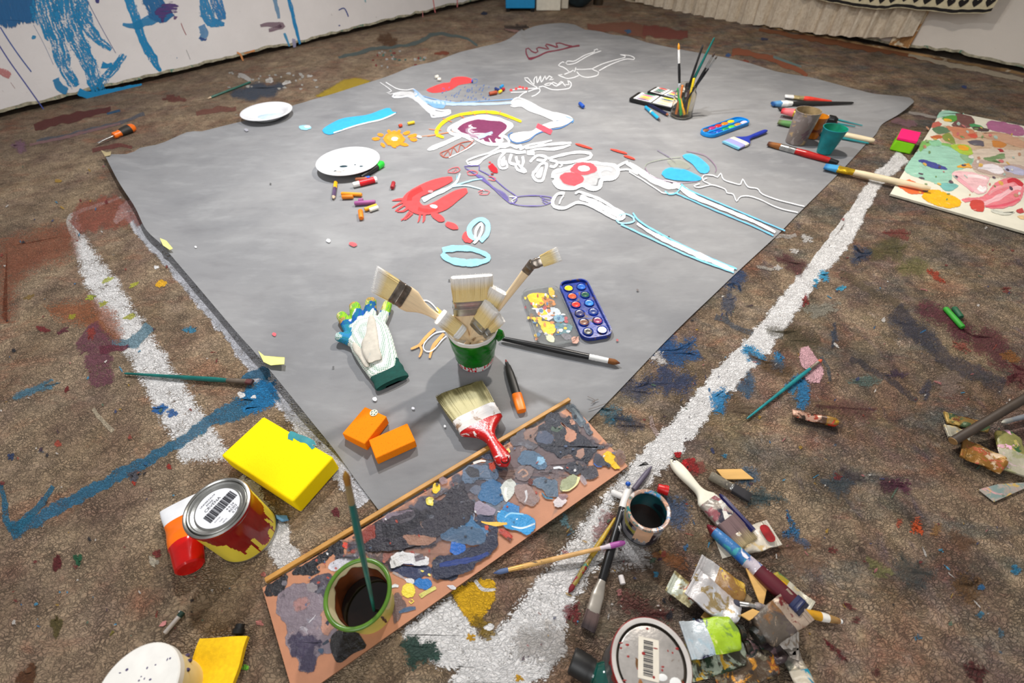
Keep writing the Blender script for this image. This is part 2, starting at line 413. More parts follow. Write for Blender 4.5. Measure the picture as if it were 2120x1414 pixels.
ff([(0,505),(60,488),(120,470),(150,480),(150,520),(110,540),(60,560),(20,600),(15,660),(0,670)], S(164,92,62), .55, 1.0, 8, 40)
F_.stroke([(152,470),(180,450),(240,440),(300,448),(312,470)], [40,66,66,50,24], S(172,92,72), .6, 1.05, jit=8)
F_.stroke([(170,690),(200,715),(205,760),(215,800)], [54,60,48,40], S(124,66,88), .65, 1.1, jit=9); F_.blob(188,690,8,14,S(160,60,50),.8); F_.stroke([(205,725),(250,720),(268,715)],[20,14,6],S(120,50,70),.7,.8,jit=4)
F_.blob(186,665,4,14,S(150,60,60),.0); F_.blob(90,682,12,6,S(130,40,44),.8,.4); F_.blob(130,685,14,5,S(110,40,60),.7,-.4)
for (x,y,c) in [(213,628,(200,200,60)),(190,615,(190,200,70)),(222,580,(200,205,90)),(270,655,(190,190,60)),(277,590,(205,205,70)),(150,655,(180,170,50)),(60,615,(150,120,60))]: F_.blob(x,y,9,4,S(*c),.7,-.4,.7)
F_.blob(333,586,10,5,S(240,180,30),1,-.2,.2); F_.blob(323,553,4,3,WH,1,0,.1)
F_.stroke([(192,845),(210,870),(235,893)], [7,9,9], S(190,175,150), .85, .6, jit=2)
for (x,y,rx,ry,c) in [(118,1165,14,9,(100,24,30)),(163,1161,9,7,(26,96,62)),(324,1147,9,6,(130,50,44)),(318,1162,10,7,(190,180,160)),(277,998,6,4,(190,60,40)),(120,917,7,5,(180,80,60)),(350,967,5,4,(170,50,40)),(138,806,5,4,(120,30,30)),(23,945,7,5,(50,70,110)),(275,986,14,8,(90,90,100)),(696,1060,9,7,(110,40,50)),(537,1290,8,4,(205,130,120)),(232,1310,6,3,(120,110,40)),(118,1295,18,10,(96,84,40)),(60,1400,22,14,(100,60,30)),(508,1382,5,5,(120,200,60)),(545,1190,5,4,(200,120,110))]:
    F_.blob(x,y,rx,ry,S(*c),.85,rnd.random()*3,.5)
# smears behind the cloth at the left wall
F_.stroke([(70,262),(140,245),(230,224)], [16,18,8], S(112,46,40),.85,.7,jit=4); F_.stroke([(75,294),(150,278),(230,258),(300,236)],[10,9,7,8],S(110,116,130),.6,.8,jit=3)
F_.stroke([(60,300),(130,285),(250,255)],[5,6,4],S(172,130,130),.7,.7,jit=2); F_.blob(42,302,13,13,S(150,110,130),.8,.4); F_.stroke([(190,312),(240,302),(275,304)],[8,10,6],S(130,66,60),.7,.8,jit=3)
F_.stroke([(405,236),(440,228),(490,225)],[9,12,9],S(140,84,70),.7,.8,jit=3); F_.blob(540,188,42,16,S(66,80,100),.75,-.12,.8); F_.stroke([(220,236),(250,228)],[4,5],S(50,100,140),.8)
ff([(655,200),(690,180),(712,166),(740,162),(765,168),(750,182),(715,194),(680,198)], S(188,158,30), .9, .65, 3, 6)
F_.stroke([(492,155),(505,158),(520,168)],[8,9,8],S(205,200,195),.9,.6,jit=2); F_.blob(557,166,8,4,S(215,210,205),1,.1,.3); F_.blob(594,171,7,3,S(220,215,210),1,-.3,.2); F_.blob(640,157,5,2.5,S(215,210,205),1); F_.blob(360,204,20,7,S(130,62,54),.7)
for i in range(34): F_.blob(470+rnd.random()*190,150+rnd.random()*35,1.2+rnd.random()*2.2,.8+rnd.random(),S(205,200,192),.9,0,.1)
F_.blob(805,84,15,12,S(104,66,30),.8,.3); F_.blob(918,110,16,4,S(140,66,36),.9,-.1); F_.stroke([(700,120),(760,104),(860,90),(900,70),(960,78),(990,95)],[6,8,6,8,6,5],S(96,116,116),.7,.8,jit=3)
for i in range(30): F_.blob(770+rnd.random()*110,105+rnd.random()*35,1+rnd.random()*2,.8+rnd.random(),rnd.choice([S(200,195,190),S(150,60,55),S(90,130,120)]),.9,0,.1)
F_.blob(1072,57,22,8,S(78,62,50),.85); F_.blob(1065,64,14,2.5,S(170,130,120),.8,.15); F_.blob(1002,28,5,3,S(30,40,70),1,0,.1)
F_.stroke([(1215,56),(1290,58),(1340,66)],[10,20,30],S(150,92,70),.7,.8,jit=4); F_.stroke([(1330,60),(1390,70),(1425,72)],[20,26,14],S(140,66,56),.75,.8,jit=5); F_.blob(1301,65,5,3,S(40,90,130),1)
F_.stroke([(1515,106),(1580,116),(1640,140),(1672,158)],[14,12,12,8],S(158,86,54),.85,.6,jit=4); F_.stroke([(1600,117),(1630,128),(1660,138)],[5,5,3],S(120,150,150),.7); F_.blob(1540,129,12,4,S(150,70,50),.8,.2)
F_.stroke([(1570,63),(1650,75),(1750,92),(1860,108),(1950,128)],[6,10,14,16,8],S(150,88,46),.85,.7,jit=4); F_.stroke([(1880,113),(1960,132),(2060,152),(2120,166)],[7,9,10,9],S(205,190,165),.9,.6,jit=3)
F_.blob(1581,81,8,3,S(50,60,100),1,.1); F_.blob(1506,114,6,3,S(50,90,150),.9); F_.blob(1997,180,6,3,S(50,70,130),.9); F_.stroke([(1880,232),(1925,241),(1955,246)],[5,6,4],S(190,180,172),.8,.6,jit=2); F_.blob(1872,252,26,8,S(160,120,130),.6,.15,.8)
# the right side, close to the cloth
for (x,y,rx,ry,a,c,op) in [(1400,720,44,24,.2,(24,86,142),.9),(1366,742,16,9,.4,(225,220,216),.95),(1380,790,44,26,0,(40,66,108),.75),(1320,800,30,22,.3,(60,72,104),.6),(1270,860,32,18,.3,(58,118,140),.7),(1300,880,30,16,.2,(70,70,90),.6),(1495,828,16,20,.5,(24,140,200),.95),(1560,732,12,20,-.9,(30,150,205),.95),(1610,750,12,18,.3,(30,140,195),.9),(1640,800,10,16,.2,(40,140,185),.8),(1662,815,14,26,-.1,(30,130,185),.9),(1545,800,12,24,.1,(50,110,150),.6),
    (1708,570,9,8,.2,(60,170,215),1),(1690,582,5,4,0,(60,170,215),1),(1738,596,9,4,0,(70,180,220),.95),(1688,592,5,4,0,(40,150,200),1),(1668,622,6,10,.2,(150,30,34),.95),(1600,760,40,14,.4,(110,84,54),.7),(1640,700,40,22,.2,(84,76,50),.6),(1520,585,16,20,.2,(40,76,120),.8),(1510,630,10,24,.1,(60,80,110),.6),(1670,494,12,5,.2,(225,220,215),.9),(1645,520,8,4,0,(225,220,215),.9),(1610,555,7,4,0,(225,220,215),.9),
    (1640,548,30,14,.3,(96,48,54),.75),(1860,485,24,8,.1,(140,56,52),.7),(1840,520,40,18,0,(110,104,60),.6),(1885,552,36,16,.1,(128,126,72),.6),(1938,570,22,7,.6,(192,66,36),.9),(1780,530,16,20,.1,(50,72,104),.7),(2085,600,12,5,0,(150,50,50),.7),(1890,690,46,24,.6,(70,76,92),.6),(1728,695,6,20,.1,(56,70,90),.8),
    (1960,665,50,22,.5,(110,48,64),.8),(2050,720,70,26,.55,(104,40,54),.75),(2110,770,30,30,.3,(112,40,50),.7),(1995,722,20,8,.5,(170,90,74),.8),(2090,735,20,8,.4,(170,110,50),.7),(1855,775,20,8,.1,(70,50,84),.6),(1700,640,36,10,-.2,(170,165,150),.7),(1790,790,26,10,0,(100,130,124),.6),(1920,805,8,24,.5,(64,72,96),.6),(1960,790,30,20,0,(165,145,135),.45),
    (1540,850,30,16,.2,(120,100,84),.5),(1700,880,40,16,.2,(70,60,60),.6),(1770,850,60,18,.1,(118,72,72),.45),(1636,1075,16,5,1.1,(26,110,160),.95),(1648,1108,9,16,-.5,(28,110,160),.95),(1660,1123,14,7,.8,(30,116,165),.95),(1628,1105,8,10,.4,(30,110,160),.8),(1897,1090,14,12,.4,(230,92,34),.95),(1862,1082,6,9,.2,(200,90,60),.7),(1940,1098,10,12,.2,(180,130,70),.6),
    (1866,1005,16,14,.2,(96,36,66),.8),(1838,1003,12,14,.1,(80,34,56),.75),(1760,985,30,14,.4,(70,60,70),.5),(1550,985,18,22,.4,(70,110,140),.6),(1500,944,5,4,0,(50,140,180),.9),(1730,1000,30,14,.4,(60,84,100),.5),(2010,1215,26,22,.3,(120,84,40),.6),(1990,1120,24,14,.4,(120,86,60),.6),(2103,1181,9,7,.3,(40,130,170),.9),(2028,1273,7,5,0,(50,120,150),.9),(2072,1311,6,6,0,(70,110,130),.8),(1900,1320,7,5,0,(60,120,150),.9),(1948,1140,5,3,0,(60,140,170),.9),
    (1760,1258,16,5,.6,(108,26,34),.85),(1735,1350,26,7,.75,(112,24,32),.9),(1712,1330,10,4,.7,(112,24,32),.9),(2020,1395,24,18,.2,(84,20,24),.85),(1775,1285,9,6,.3,(110,40,44),.7),(1815,1392,8,7,0,(96,30,34),.7),(1725,1140,8,6,.2,(120,30,34),.8),(1735,985,7,6,0,(130,36,40),.7),(1250,1095,20,26,.2,(140,48,48),.6),(1310,1090,18,20,.1,(120,50,50),.5),(1200,1040,22,30,.5,(90,80,60),.5),(1150,1095,40,24,-.4,(80,78,62),.5),(1170,1080,7,18,-.5,(100,140,150),.7),
    (1400,1060,26,30,.3,(66,100,140),.6),(1388,1160,30,14,.4,(176,110,60),.6),(1330,1260,50,26,.3,(110,44,46),.6),(1300,1180,50,24,0,(110,96,84),.4),(1190,1270,16,22,.3,(130,34,44),.8),(1450,1130,30,20,.1,(120,110,80),.4),(1250,1300,40,16,.3,(150,140,120),.4),(1570,1030,40,20,.3,(50,90,100),.6),(1480,1040,24,14,.3,(40,96,80),.5),(1650,1150,60,30,.3,(150,112,88),.45),(1820,1180,30,12,.5,(150,150,90),.5),(1900,1180,40,24,.5,(70,80,80),.55)]:
    F_.blob(x,y,rx,ry,S(*c),op*.85,a,1.0,.6,edge=max(2,min(rx,ry)*.9))
for (P,w,c) in [([(1560,480),(1600,490),(1650,487)],6,(210,205,200)),([(1565,553),(1590,555),(1605,554)],5,(215,210,200)),([(1480,655),(1520,672),(1560,690)],9,(70,90,110)),([(1345,860),(1352,885),(1366,900)],7,(215,190,185)),([(1700,735),(1712,760),(1720,790)],6,(60,84,100)),([(1740,560),(1800,600),(1880,640)],12,(120,104,80)),([(1850,640),(1900,690),(1990,760),(2080,800)],26,(72,70,84)),([(1760,740),(1830,780),(1900,830)],10,(60,60,74))]:
    F_.stroke(P,w*1.3,S(*c),.5,1.15,jit=6)
ff([(1660,722),(1672,718),(1685,735),(1698,752),(1702,775),(1696,792),(1684,792),(1676,770),(1660,755),(1655,740)], S(226,176,184), .95, .45, 3, 5)
F_.blob(1685,775,14,17,S(226,176,184),.95,.4,.45)
for (x,y) in [(1404,940),(1424,957),(1431,954),(1416,963),(1425,970),(1438,965),(1441,972),(1420,975)]: F_.blob(x,y,6,5,S(196,20,30),1,0,.15)
F_.blob(1440,965,22,14,S(150,60,56),.5,.2,.9)
# loose splashes all over the right half and a few on the left
pal = [(226,220,214),(226,220,214),(40,110,160),(120,36,40),(60,150,190),(190,150,60),(60,70,110),(150,66,54),(90,120,100),(20,30,44),(190,120,120),(70,46,70)]
for i in range(170):
    x = 1250+rnd.random()*870; y = 420+rnd.random()*900
    if x+y < 2080: continue
    k = .5+y/1100; F_.blob(x,y,(.8+rnd.random()**3*6)*k,(.6+rnd.random()**3*3.2)*k,S(*rnd.choice(pal)),.75,rnd.random()*3,.55,n=8)
for i in range(120):
    x = rnd.random()*480; y = 330+rnd.random()*1000
    if x > 220+(y-325)*.72: continue
    F_.blob(x,y,1+rnd.random()**2*5,.8+rnd.random()**2*3,S(*rnd.choice(pal)),.8,rnd.random()*3,.6,n=8)
for i in range(60):
    x = 1080+rnd.random()*400; y = 1060+rnd.random()*330
    F_.blob(x,y,1+rnd.random()**2*9,1+rnd.random()**2*6,S(*rnd.choice(pal)),.7,rnd.random()*3,.7,n=8)

for i in range(N):
    for j in range(N):
        FLOORP_base = (g[i][j], g[i+1][j], g[i+1][j+1], g[i][j+1])
        fm.face(FLOORP_base, 0)
FLOORP.pad(); off = len(FLOORP.v)
for p in fm.v: FLOORP.add(p)
FLOORP.pad()
for f in fm.f: FLOORP.face([k+off for k in f], 0)
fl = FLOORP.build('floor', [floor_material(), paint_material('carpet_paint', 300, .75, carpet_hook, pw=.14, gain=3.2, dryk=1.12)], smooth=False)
tag(fl, kind='structure')
# ------------------------------------------------------------------ walls
def wall_mat(name, col):
    s = NT(name); n = s.noise(5, 4, .6).outputs[0]; c = s.mix(s.ramp(n, .35, .7), col, tuple(q*.93 for q in col[:3])+(1,))
    n2 = s.noise(60, 2, .5).outputs[0]; c = s.mix(s.ramp(n2, .74, .78, 0, .35), c, S(150, 140, 130))
    hh = s.math('ADD', s.noise(12, 4).outputs[0], s.math('MULTIPLY', s.noise(180, 3).outputs[0], .35))
    return s.fin(c, .7, 0, s.bump(hh, .5, .004))
WHITE = wall_mat('wall_plaster', S(240, 236, 235)); WHITE2 = wall_mat('wall_plaster_warm', S(232, 224, 214))
DARK = M('wall_gap_masonry', S(48, 38, 28), .95, var=.4, scale=25, bump=1, bscale=60)
CRUMB = M('crumbled_plaster', S(190, 184, 160), .9, var=.3, scale=60, bump=.8, bscale=120, spots=[(S(110, 150, 130), 30, .6)])
def wall(name, A, dirv, n, length, hgt, mats, paint=None, thick=.10, seed=0):
    """slab whose lower edge is broken off in a ragged line over a darker set-back foot"""
    w = paint if paint is not None else MB(); K = int(length/.018)
    low = []
    for i in range(K+1):
        u = length*i/K; z = .024+.012*noise.fractal((u*3.0, seed, 0), 1, 2, 4)+.007*noise.noise((u*21, seed, 5))
        low.append((A+dirv*u, max(.008, z)))
    f0 = [w.add(p+V((0, 0, z))) for p, z in low]; f1 = [w.add(p+V((0, 0, z+.012+.006*noise.noise((i*.3, seed, 8))))+n*.003) for i, (p, z) in enumerate(low)]
    f2 = [w.add(p+V((0, 0, hgt))+n*.003) for p, z in low]; bk = [w.add(p-n*thick+V((0, 0, z))) for p, z in low]
    tb = [w.add(p-n*thick+V((0, 0, hgt))) for p, z in low]
    s0 = [w.add(p-n*.03+V((0, 0, -.002))) for p, z in low]; s1 = [w.add(p-n*.03+V((0, 0, .09))) for p, z in low]
    for i in range(K):
        w.face((f0[i], f0[i+1], f1[i+1], f1[i]), 3); w.face((f1[i], f1[i+1], f2[i+1], f2[i]), 0)
        w.face((bk[i], bk[i+1], f0[i+1], f0[i]), 2); w.face((f2[i], f2[i+1], tb[i+1], tb[i]), 0)
        w.face((s0[i], s0[i+1], s1[i+1], s1[i]), 2); w.face((tb[i], tb[i+1], bk[i+1], bk[i]), 0)
    ob = w.build(name, mats, smooth=False); tag(ob, kind='structure'); return ob
def wsurf(A, n, k=.0038):
    def f(x, y, l):
        d = ray(x, y); t = (A+n*(k+l*.00002)-EYE).dot(n)/d.dot(n); return EYE+d*t
    return f
PWALL = paint_material('wall_paint', 160, .45, pw=.25, gain=3.0)
lp = Paint(wsurf(Wa, nl), 1)
z1 = zz(0, 0, 2.977); BW = S(30, 140, 196)
L_ = lp
def wstroke(P, w, c=BW, op=1, dry=1.5, streak=.62, jit=5): L_.stroke(z1(*P), [q/2.977 for q in w] if isinstance(w,(list,tuple)) else w/2.977, c, op, dry, streak, jit=jit/2.977*1.0)
L_.fill(z1((-60,-60),(200,-60),(215,60),(200,135),(130,140),(80,175),(20,160),(-60,130)), S(36,104,160), 1, .95, .9, 5, 12, ang=1.3)
wstroke([(270,-60),(290,80),(350,250),(400,420),(470,540)], [200,190,120,100,60]); wstroke([(400,-60),(430,150),(500,300),(560,420),(600,540),(640,590)], [170,190,150,110,110,80])
wstroke([(480,-20),(520,120),(600,240),(690,310)], [130,110,80,30]); wstroke([(340,480),(370,540),(420,570)], [50,70,40], dry=1.0, op=.8)
wstroke([(770,330),(720,400),(650,480),(600,560)], [40,60,70,40]); wstroke([(480,560),(560,590),(650,580),(740,560),(880,525)], [40,60,60,40,24], dry=.95)
wstroke([(620,400),(660,410),(700,395)], [50,40,20], dry=1)
wstroke([(780,-40),(820,60),(850,160),(885,260),(930,340),(990,445)], [50,64,56,60,64,14], dry=1.2)
wstroke([(750,148),(840,160),(900,130),(980,110)], [14,40,60,70], dry=.95, op=.8)
wstroke([(930,-30),(960,40),(1000,90),(1060,60)], [140,150,110,70], S(38,110,165), dry=1.15); L_.fill(z1((960,70),(1000,20),(1060,10),(1095,40),(1090,75),(1040,85),(1000,145),(980,120)), S(92,66,130), .9, 1.2, .9, 4, 8)
wstroke([(1060,110),(1090,105),(1070,130)], [24,20,8], S(110,80,130), .8, 1)
wstroke([(1250,-20),(1270,60),(1300,130),(1340,140),(1390,150)], [40,80,90,70,14], S(50,140,195), dry=1.3); wstroke([(1320,-20),(1350,50),(1370,130)], [70,80,40], S(48,130,190), dry=1.35); wstroke([(1240,150),(1260,210),(1230,250)], [50,60,30], S(90,150,200), .75, 1)
wstroke([(1225,230),(1265,245),(1280,230)], [16,18,8], S(60,90,150), .9, .8)
wstroke([(1690,-20),(1710,60),(1720,120)], [30,30,14], S(110,160,200), .7, 1); wstroke([(1600,160),(1660,150),(1740,160),(1650,190)], [20,30,40,16], S(130,100,120), .65, 1)
wstroke([(1780,-10),(1805,90),(1830,200),(1850,278)], [24,26,22,14], S(40,140,200), dry=1.1); wstroke([(1750,200),(1770,250),(1785,292)], [14,16,8], S(80,160,205), .9, .8); wstroke([(1810,230),(1815,300)], [26,16], S(170,170,205), .7, .9)
wstroke([(1455,325),(1480,335),(1500,380)], [16,12,5], S(226,150,90), .9, .7); wstroke([(1500,330),(1550,315),(1575,310)], [5,8,16], S(226,150,90), .9, .7)
wstroke([(0,165),(60,260),(130,360),(195,445)], 7, S(74,100,170), .95, .3, 0, 0); wstroke([(-20,255),(60,380),(160,520),(275,682)], 7, S(80,90,165), .95, .3, 0, 0)
wstroke([(535,0),(620,160),(715,330)], 4, S(90,100,150), .8, .8, 0, 0); wstroke([(205,150),(270,270),(330,400)], 3, S(120,140,180), .7, .8, 0, 0)
wstroke([(1115,140),(1130,180),(1150,220)], 4, S(160,50,60), .9, .3, 0, 0); wstroke([(1145,300),(1175,372)], 3, S(150,150,150), .7, .5, 0, 0); wstroke([(1085,345),(1093,370)], 6, S(70,130,180), .9)
wstroke([(-20,430),(30,450),(70,470)], [40,60,30], S(205,110,110), .6, 1); wstroke([(60,500),(100,558)], 4, S(170,120,120), .7)
L_.blob(*z1((208,230))[0],4,4,S(60,150,200),.9); L_.blob(*z1((600,0))[0],5,6,S(60,60,130),.9)
wstroke([(440,630),(470,640)], 14, S(210,160,140), .8)
z2 = zz(700, 0, 2.977)
for P, c, w in [([(0,65),(35,50),(55,80),(65,108)],(50,70,150),7),([(0,160),(15,155)],(50,70,150),8),([(585,-10),(592,40),(600,85)],(226,130,130),6),([(735,-10),(735,50)],(226,130,130),7),([(520,60),(523,118)],(230,150,150),4),([(165,-10),(170,20)],(150,200,210),8)]:
    L_.stroke(z2(*P), w/2.977, S(*c), .85, .5)

lp.pad(); wall('wall_left', CORN-wl*5.4, wl, nl, 5.4, 2.3, [WHITE, PWALL, DARK, CRUMB], lp, seed=1)
rp = Paint(wsurf(Ra, nr_), 1)
for (P, w) in [([(1862, 100), (1880, 70), (1900, 40)], 6), ([(1700, 70), (1760, 86), (1850, 104)], 5)]:
    rp.stroke(P, w, S(190, 150, 100), .6, .9)
rp.pad(); wall('wall_right', CORN, wr, nr_, 5.4, 2.3, [WHITE2, PWALL, DARK, CRUMB], rp, seed=7)
# bits of fallen plaster and the pale strip lying along the right wall
tm = MB()
for i in range(0, 210):
    u = .05+i*.016; a = CORN+wr*u+nr_*(.012+.012*noise.noise((u*9, 2, 0))); h = .006+.006*noise.noise((u*13, 7, 0))
    b = CORN+wr*(u+.017)+nr_*(.03+.02*noise.noise((u*7, 4, 0)))
    tm.box((0, 0, 0), (1, 1, 1)); tm.xf(Matrix(((b.x-a.x if False else wr.x*.018, nr_.x*.022, 0, a.x), (wr.y*.018, nr_.y*.022, 0, a.y), (0, 0, max(.003, h), 0), (0, 0, 0, 1))), len(tm.v)-8)
t1 = tm.build('trim_1', M('dusty_floor_strip', S(150, 118, 78), .9, var=.4, scale=9, bump=.6, spots=[(S(205, 190, 165), 6, .55), (S(128, 62, 30), 5, .62)]), smooth=False)
tag(t1, kind='structure')
# bare wooden upright behind the curtain
b0 = at(1368+505, 97); 
du = (b0-CORN).dot(wr); bm = MB()
P0 = CORN+wr*(du-.055)+nr_*.004
bm.box((0, 0, .02), (.095, .02, 2.2))
bm.xf(Matrix(((wr.x, nr_.x, 0, P0.x), (wr.y, nr_.y, 0, P0.y), (0, 0, 1, 0), (0, 0, 0, 1))))
t2 = bm.build('trim_2', M('peeling_wood', S(176, 128, 76), .75, var=.25, scale=14, streak=(6, 6, .7), spots=[(S(226, 208, 176), 16, .52)], bump=.4), smooth=False, bevel=.002)
tag(t2, kind='structure')

# ------------------------------------------------------------------ the grey drop cloth with its unfinished painting
eL = [(222,325),(245,372),(262,402),(290,445),(312,490),(345,522),(385,568),(440,632),(500,702),(545,752),(600,818),(650,880),(700,942),(745,1005),(785,1058),(888,1196)]
eF = [(222,325),(249,330),(279,318),(296,308),(336,304),(396,281),(416,281),(460,268),(497,256),(605,222),(638,215),(709,195),(767,175),(814,158),(861,141),(915,127),(996,102),(1053,86),(1094,61),(1157,50),(1190,53)]
eT = [(1190,53),(1215,64),(1240,66),(1272,74),(1297,76),(1322,84),(1350,92),(1420,106),(1510,122),(1558,134),(1611,151),(1672,161),(1712,171),(1776,188),(1813,198),(1857,202),(1882,205)]
eR = [(888,1196),(1060,1030),(1250,842),(1380,706),(1480,609),(1530,561),(1610,487),(1650,446),(1740,356),(1790,302),(1812,280),(1826,258),(1857,242),(1874,232),(1889,216),(1882,205)]
def resamp(P, n, zl=None):
    Q = catmull(P, False, 3.0); Lc = [0]
    W = [at(q.x, q.y, zl(q) if zl else 0) for q in Q]
    W = [V((q.x, q.y, 0)) for q in W]
    for i in range(1, len(W)): Lc.append(Lc[-1]+(W[i]-W[i-1]).length)
    out = []; k = 0
    for i in range(n+1):
        t = Lc[-1]*i/n
        while k < len(Lc)-2 and Lc[k+1] < t: k += 1
        f = (t-Lc[k])/max(1e-9, Lc[k+1]-Lc[k]); out.append(W[k].lerp(W[k+1], min(1, max(0, f))))
    return out
NU, NV = 90, 110                         # u along L->T, v along L->B
bF, bR, bL, bT = resamp(eF, NU), resamp(eR, NU), resamp(eL, NV, lambda q: .026*min(1, max(0, (975-q.y)/130))), resamp(eT, NV)
def segd(p, poly):
    best = 9
    for i in range(0, len(poly)-1, 2):
        a, b = poly[i], poly[min(len(poly)-1, i+2)]; ab = b-a; t = max(0, min(1, (p-a).dot(ab)/max(1e-9, ab.dot(ab)))); best = min(best, (p-a-ab*t).length)
    return best
PLATE0 = at(552, 231, .01); PLATE0.z = 0
def zc(p):
    q = V((p.x, p.y, 0)); z = .0035+.0012*noise.noise((p.x*3.1, p.y*3.1, 0))+.0008*noise.noise((p.x*8, p.y*8, 3))
    d = segd(q, bL)
    if d < .2 and p.y > .40: z += (.0225+.007*noise.noise((p.y*5.5, 1, 0)))*math.exp(-(d/.05)**2)*min(1, (p.y-.40)/.12)
    d = segd(q, bF)
    if d < .3 and p.x < .1: z += (.009+.012*noise.noise((p.x*6, 5, 0)))*math.exp(-(d/.09)**2)*(1-math.exp(-((q-PLATE0).length/.17)**4))
    d = (q-at(1850, 222)).length
    z += .020*math.exp(-(d/.10)**2)
    d = (q-at(1145, 62)).length
    z += .012*math.exp(-(d/.12)**2)
    return max(.0022, z)
cl = Paint(None, 1)
def csurf(x, y, l):
    p = at(x, y, .004); h = zc(p)+.0009+l*.000012; return at(x, y, h)
cl.surf = csurf
WT = S(246, 247, 250); RED = S(232, 70, 72); LB = S(120, 195, 232); SKY = S(50, 172, 224)
z2 = zz(700, 0, 2.977); z5 = zz(1000, 0, 6.057); z3 = zz(1410, 0, 2.977)
def cs(P, w, c=WT, op=1, dry=.35, z=z2, s=2.977, **k):
    k.setdefault('jit', .5)
    if c is WT and z is z2:
        w = [q*.80 for q in w] if isinstance(w, list) else w*.80; dry = max(dry, .6)
    cl.stroke(z(*P) if z else P, [q/s for q in w] if isinstance(w, list) else w/s, c, op, dry, **k)
def cf(P, c=WT, op=1, dry=.3, z=z2, **k):
    k.setdefault('jit', .6); k.setdefault('edge', 1.6)
    cl.fill(z(*P) if z else P, c, op, dry, **k)
def cb(x, y, rx, ry, c=WT, op=1, ang=0, z=z2, s=2.977, **k):
    q = z((x, y))[0] if z else (x, y); k.setdefault('jit', .15); cl.blob(q[0], q[1], rx/s, ry/s, c, op, ang, **k)
PX = None
# maroon crown
MAR = S(112, 34, 52)
cs([(555,735),(600,735),(700,700),(800,655),(900,635),(1000,615),(1100,590),(1215,568)], [34,20,18,16,14,16,18,20], MAR, z=z5, s=6.057)
cs([(1130,582),(1040,565),(960,540),(915,545),(935,592),(860,570),(795,555),(785,570),(825,615),(760,605),(700,595),(672,608),(690,645),(660,660),(610,640),(570,602),(540,612),(545,680),(575,735)], 15, MAR, z=z5, s=6.057)
# small chalk skeleton far away
for P in [[(1490,635),(1400,665),(1300,710),(1160,790),(1130,800),(1060,810),(1035,790),(1060,765),(1130,770),(1160,760),(1280,690),(1400,650),(1395,630),(1430,615),(1450,640)],
          [(1030,790),(1000,775),(945,820),(1000,840),(1050,870),(1090,905),(1130,880),(1150,900),(1165,830)], [(1160,870),(1250,870),(1370,865),(1390,880),(1450,905),(1440,940),(1350,965),(1270,965),(1210,940),(1170,890)],
          [(1370,862),(1500,800),(1650,755),(1780,718),(1782,700),(1720,685),(1850,700),(1900,730),(1890,745),(1780,742),(1600,810),(1450,890)], [(1210,940),(1150,970),(1060,985),(1000,965),(940,942),(1010,935)],
          [(690,1100),(600,1050),(530,1000),(520,975),(560,975),(600,1020),(640,1060),(640,1000),(670,960),(680,1040),(720,950),(730,1030),(780,950),(790,1000),(830,950),(870,970),(830,1000),(900,990)],
          [(690,1100),(750,1080),(860,1120),(1000,1120),(1090,1100),(1105,1040),(1060,1010),(1080,1060),(1020,1060),(1040,1090),(980,1020),(940,1060),(880,1030),(830,1070),(770,1060),(850,1040),(920,1080),(1010,1020)],
          [(560,1150),(640,1120),(710,1110),(715,1140),(660,1190),(600,1211)], [(340,1158),(450,1155),(560,1145)], [(360,1130),(450,1112),(560,1108),(690,1104)], [(440,1225),(500,1170),(560,1150)], [(1090,905),(1060,915),(1010,935)]]:
    cs(P, 9, WT, .9, .55, z=z5, s=6.057)
for x, y in [(352,1130),(415,1112),(462,1092),(545,1108),(500,1100)]: cb(x, y, 16, 14, RED, .75, z=z5, s=6.057)
# red cloud with blue rain
cf([(545,555),(560,545),(610,525),(650,512),(690,510),(700,485),(740,475),(790,475),(825,490),(825,508),(790,515),(740,525),(700,550),(640,565),(580,570)], RED, .95)
cs([(830,485),(858,490),(855,508),(825,515)], 3, S(80,120,190), .8)
for i in range(60):
    x = 640+rnd.random()*300; y = 525+rnd.random()*95-(x-780)*.06
    cs([(x, y), (x-6, y+13)], 3.5, S(70, 110, 180), .8, .4)
# arms and bones in pale blue
cs([(470,560),(540,620),(640,632),(720,640),(820,640),(950,640),(1075,632)], [20,34,26,18,16,14,16], S(190,212,240), .75, .6); cs([(520,590),(600,612),(700,632),(800,628),(940,620),(1080,610)], 4, S(120,170,225), .9, .4)
cf([(535,620),(590,635),(660,650),(650,665),(590,660)], S(130,185,238), .7, .5)
for x in (580, 605, 630, 655): cs([(x, 622), (x+8, 650)], 6, S(130,180,230), .8)
cs([(255,505),(330,560),(300,570),(320,580),(365,570)], 5, WT, .9); cs([(290,505),(360,545),(420,555),(465,548),(490,570)], 6, WT, .9)
cs([(345,585),(400,575),(460,590),(520,640),(580,690),(640,700),(690,682)], [26,40,40,36,36,30,16], WT, .55, .5)
cs([(480,575),(500,610),(560,655),(630,680),(690,680),(692,698),(640,715),(580,720),(572,702),(600,690),(560,662),(500,612),(440,592),(380,598),(335,597),(345,580),(385,572)], 9, S(236,240,250), .95)
cs([(460,550),(495,575),(470,600)], 9, S(150,190,235), .8)
# blue swash, its white edge, a drop
cf([(668,270),(682,258),(712,245),(760,238),(800,224),(807,224),(813,232),(821,233),(790,246),(740,258),(702,272),(680,278)], SKY, 1, .25, PX)
cs([(690,275),(740,259),(790,247),(820,234)], 2.4, WT, .9, .4, PX, 1); cb(632, 264, 12, 4.5, S(150,210,235), .95, 0, PX, 1); cb(636, 262, 6, 2, WT, .9, 0, PX, 1)
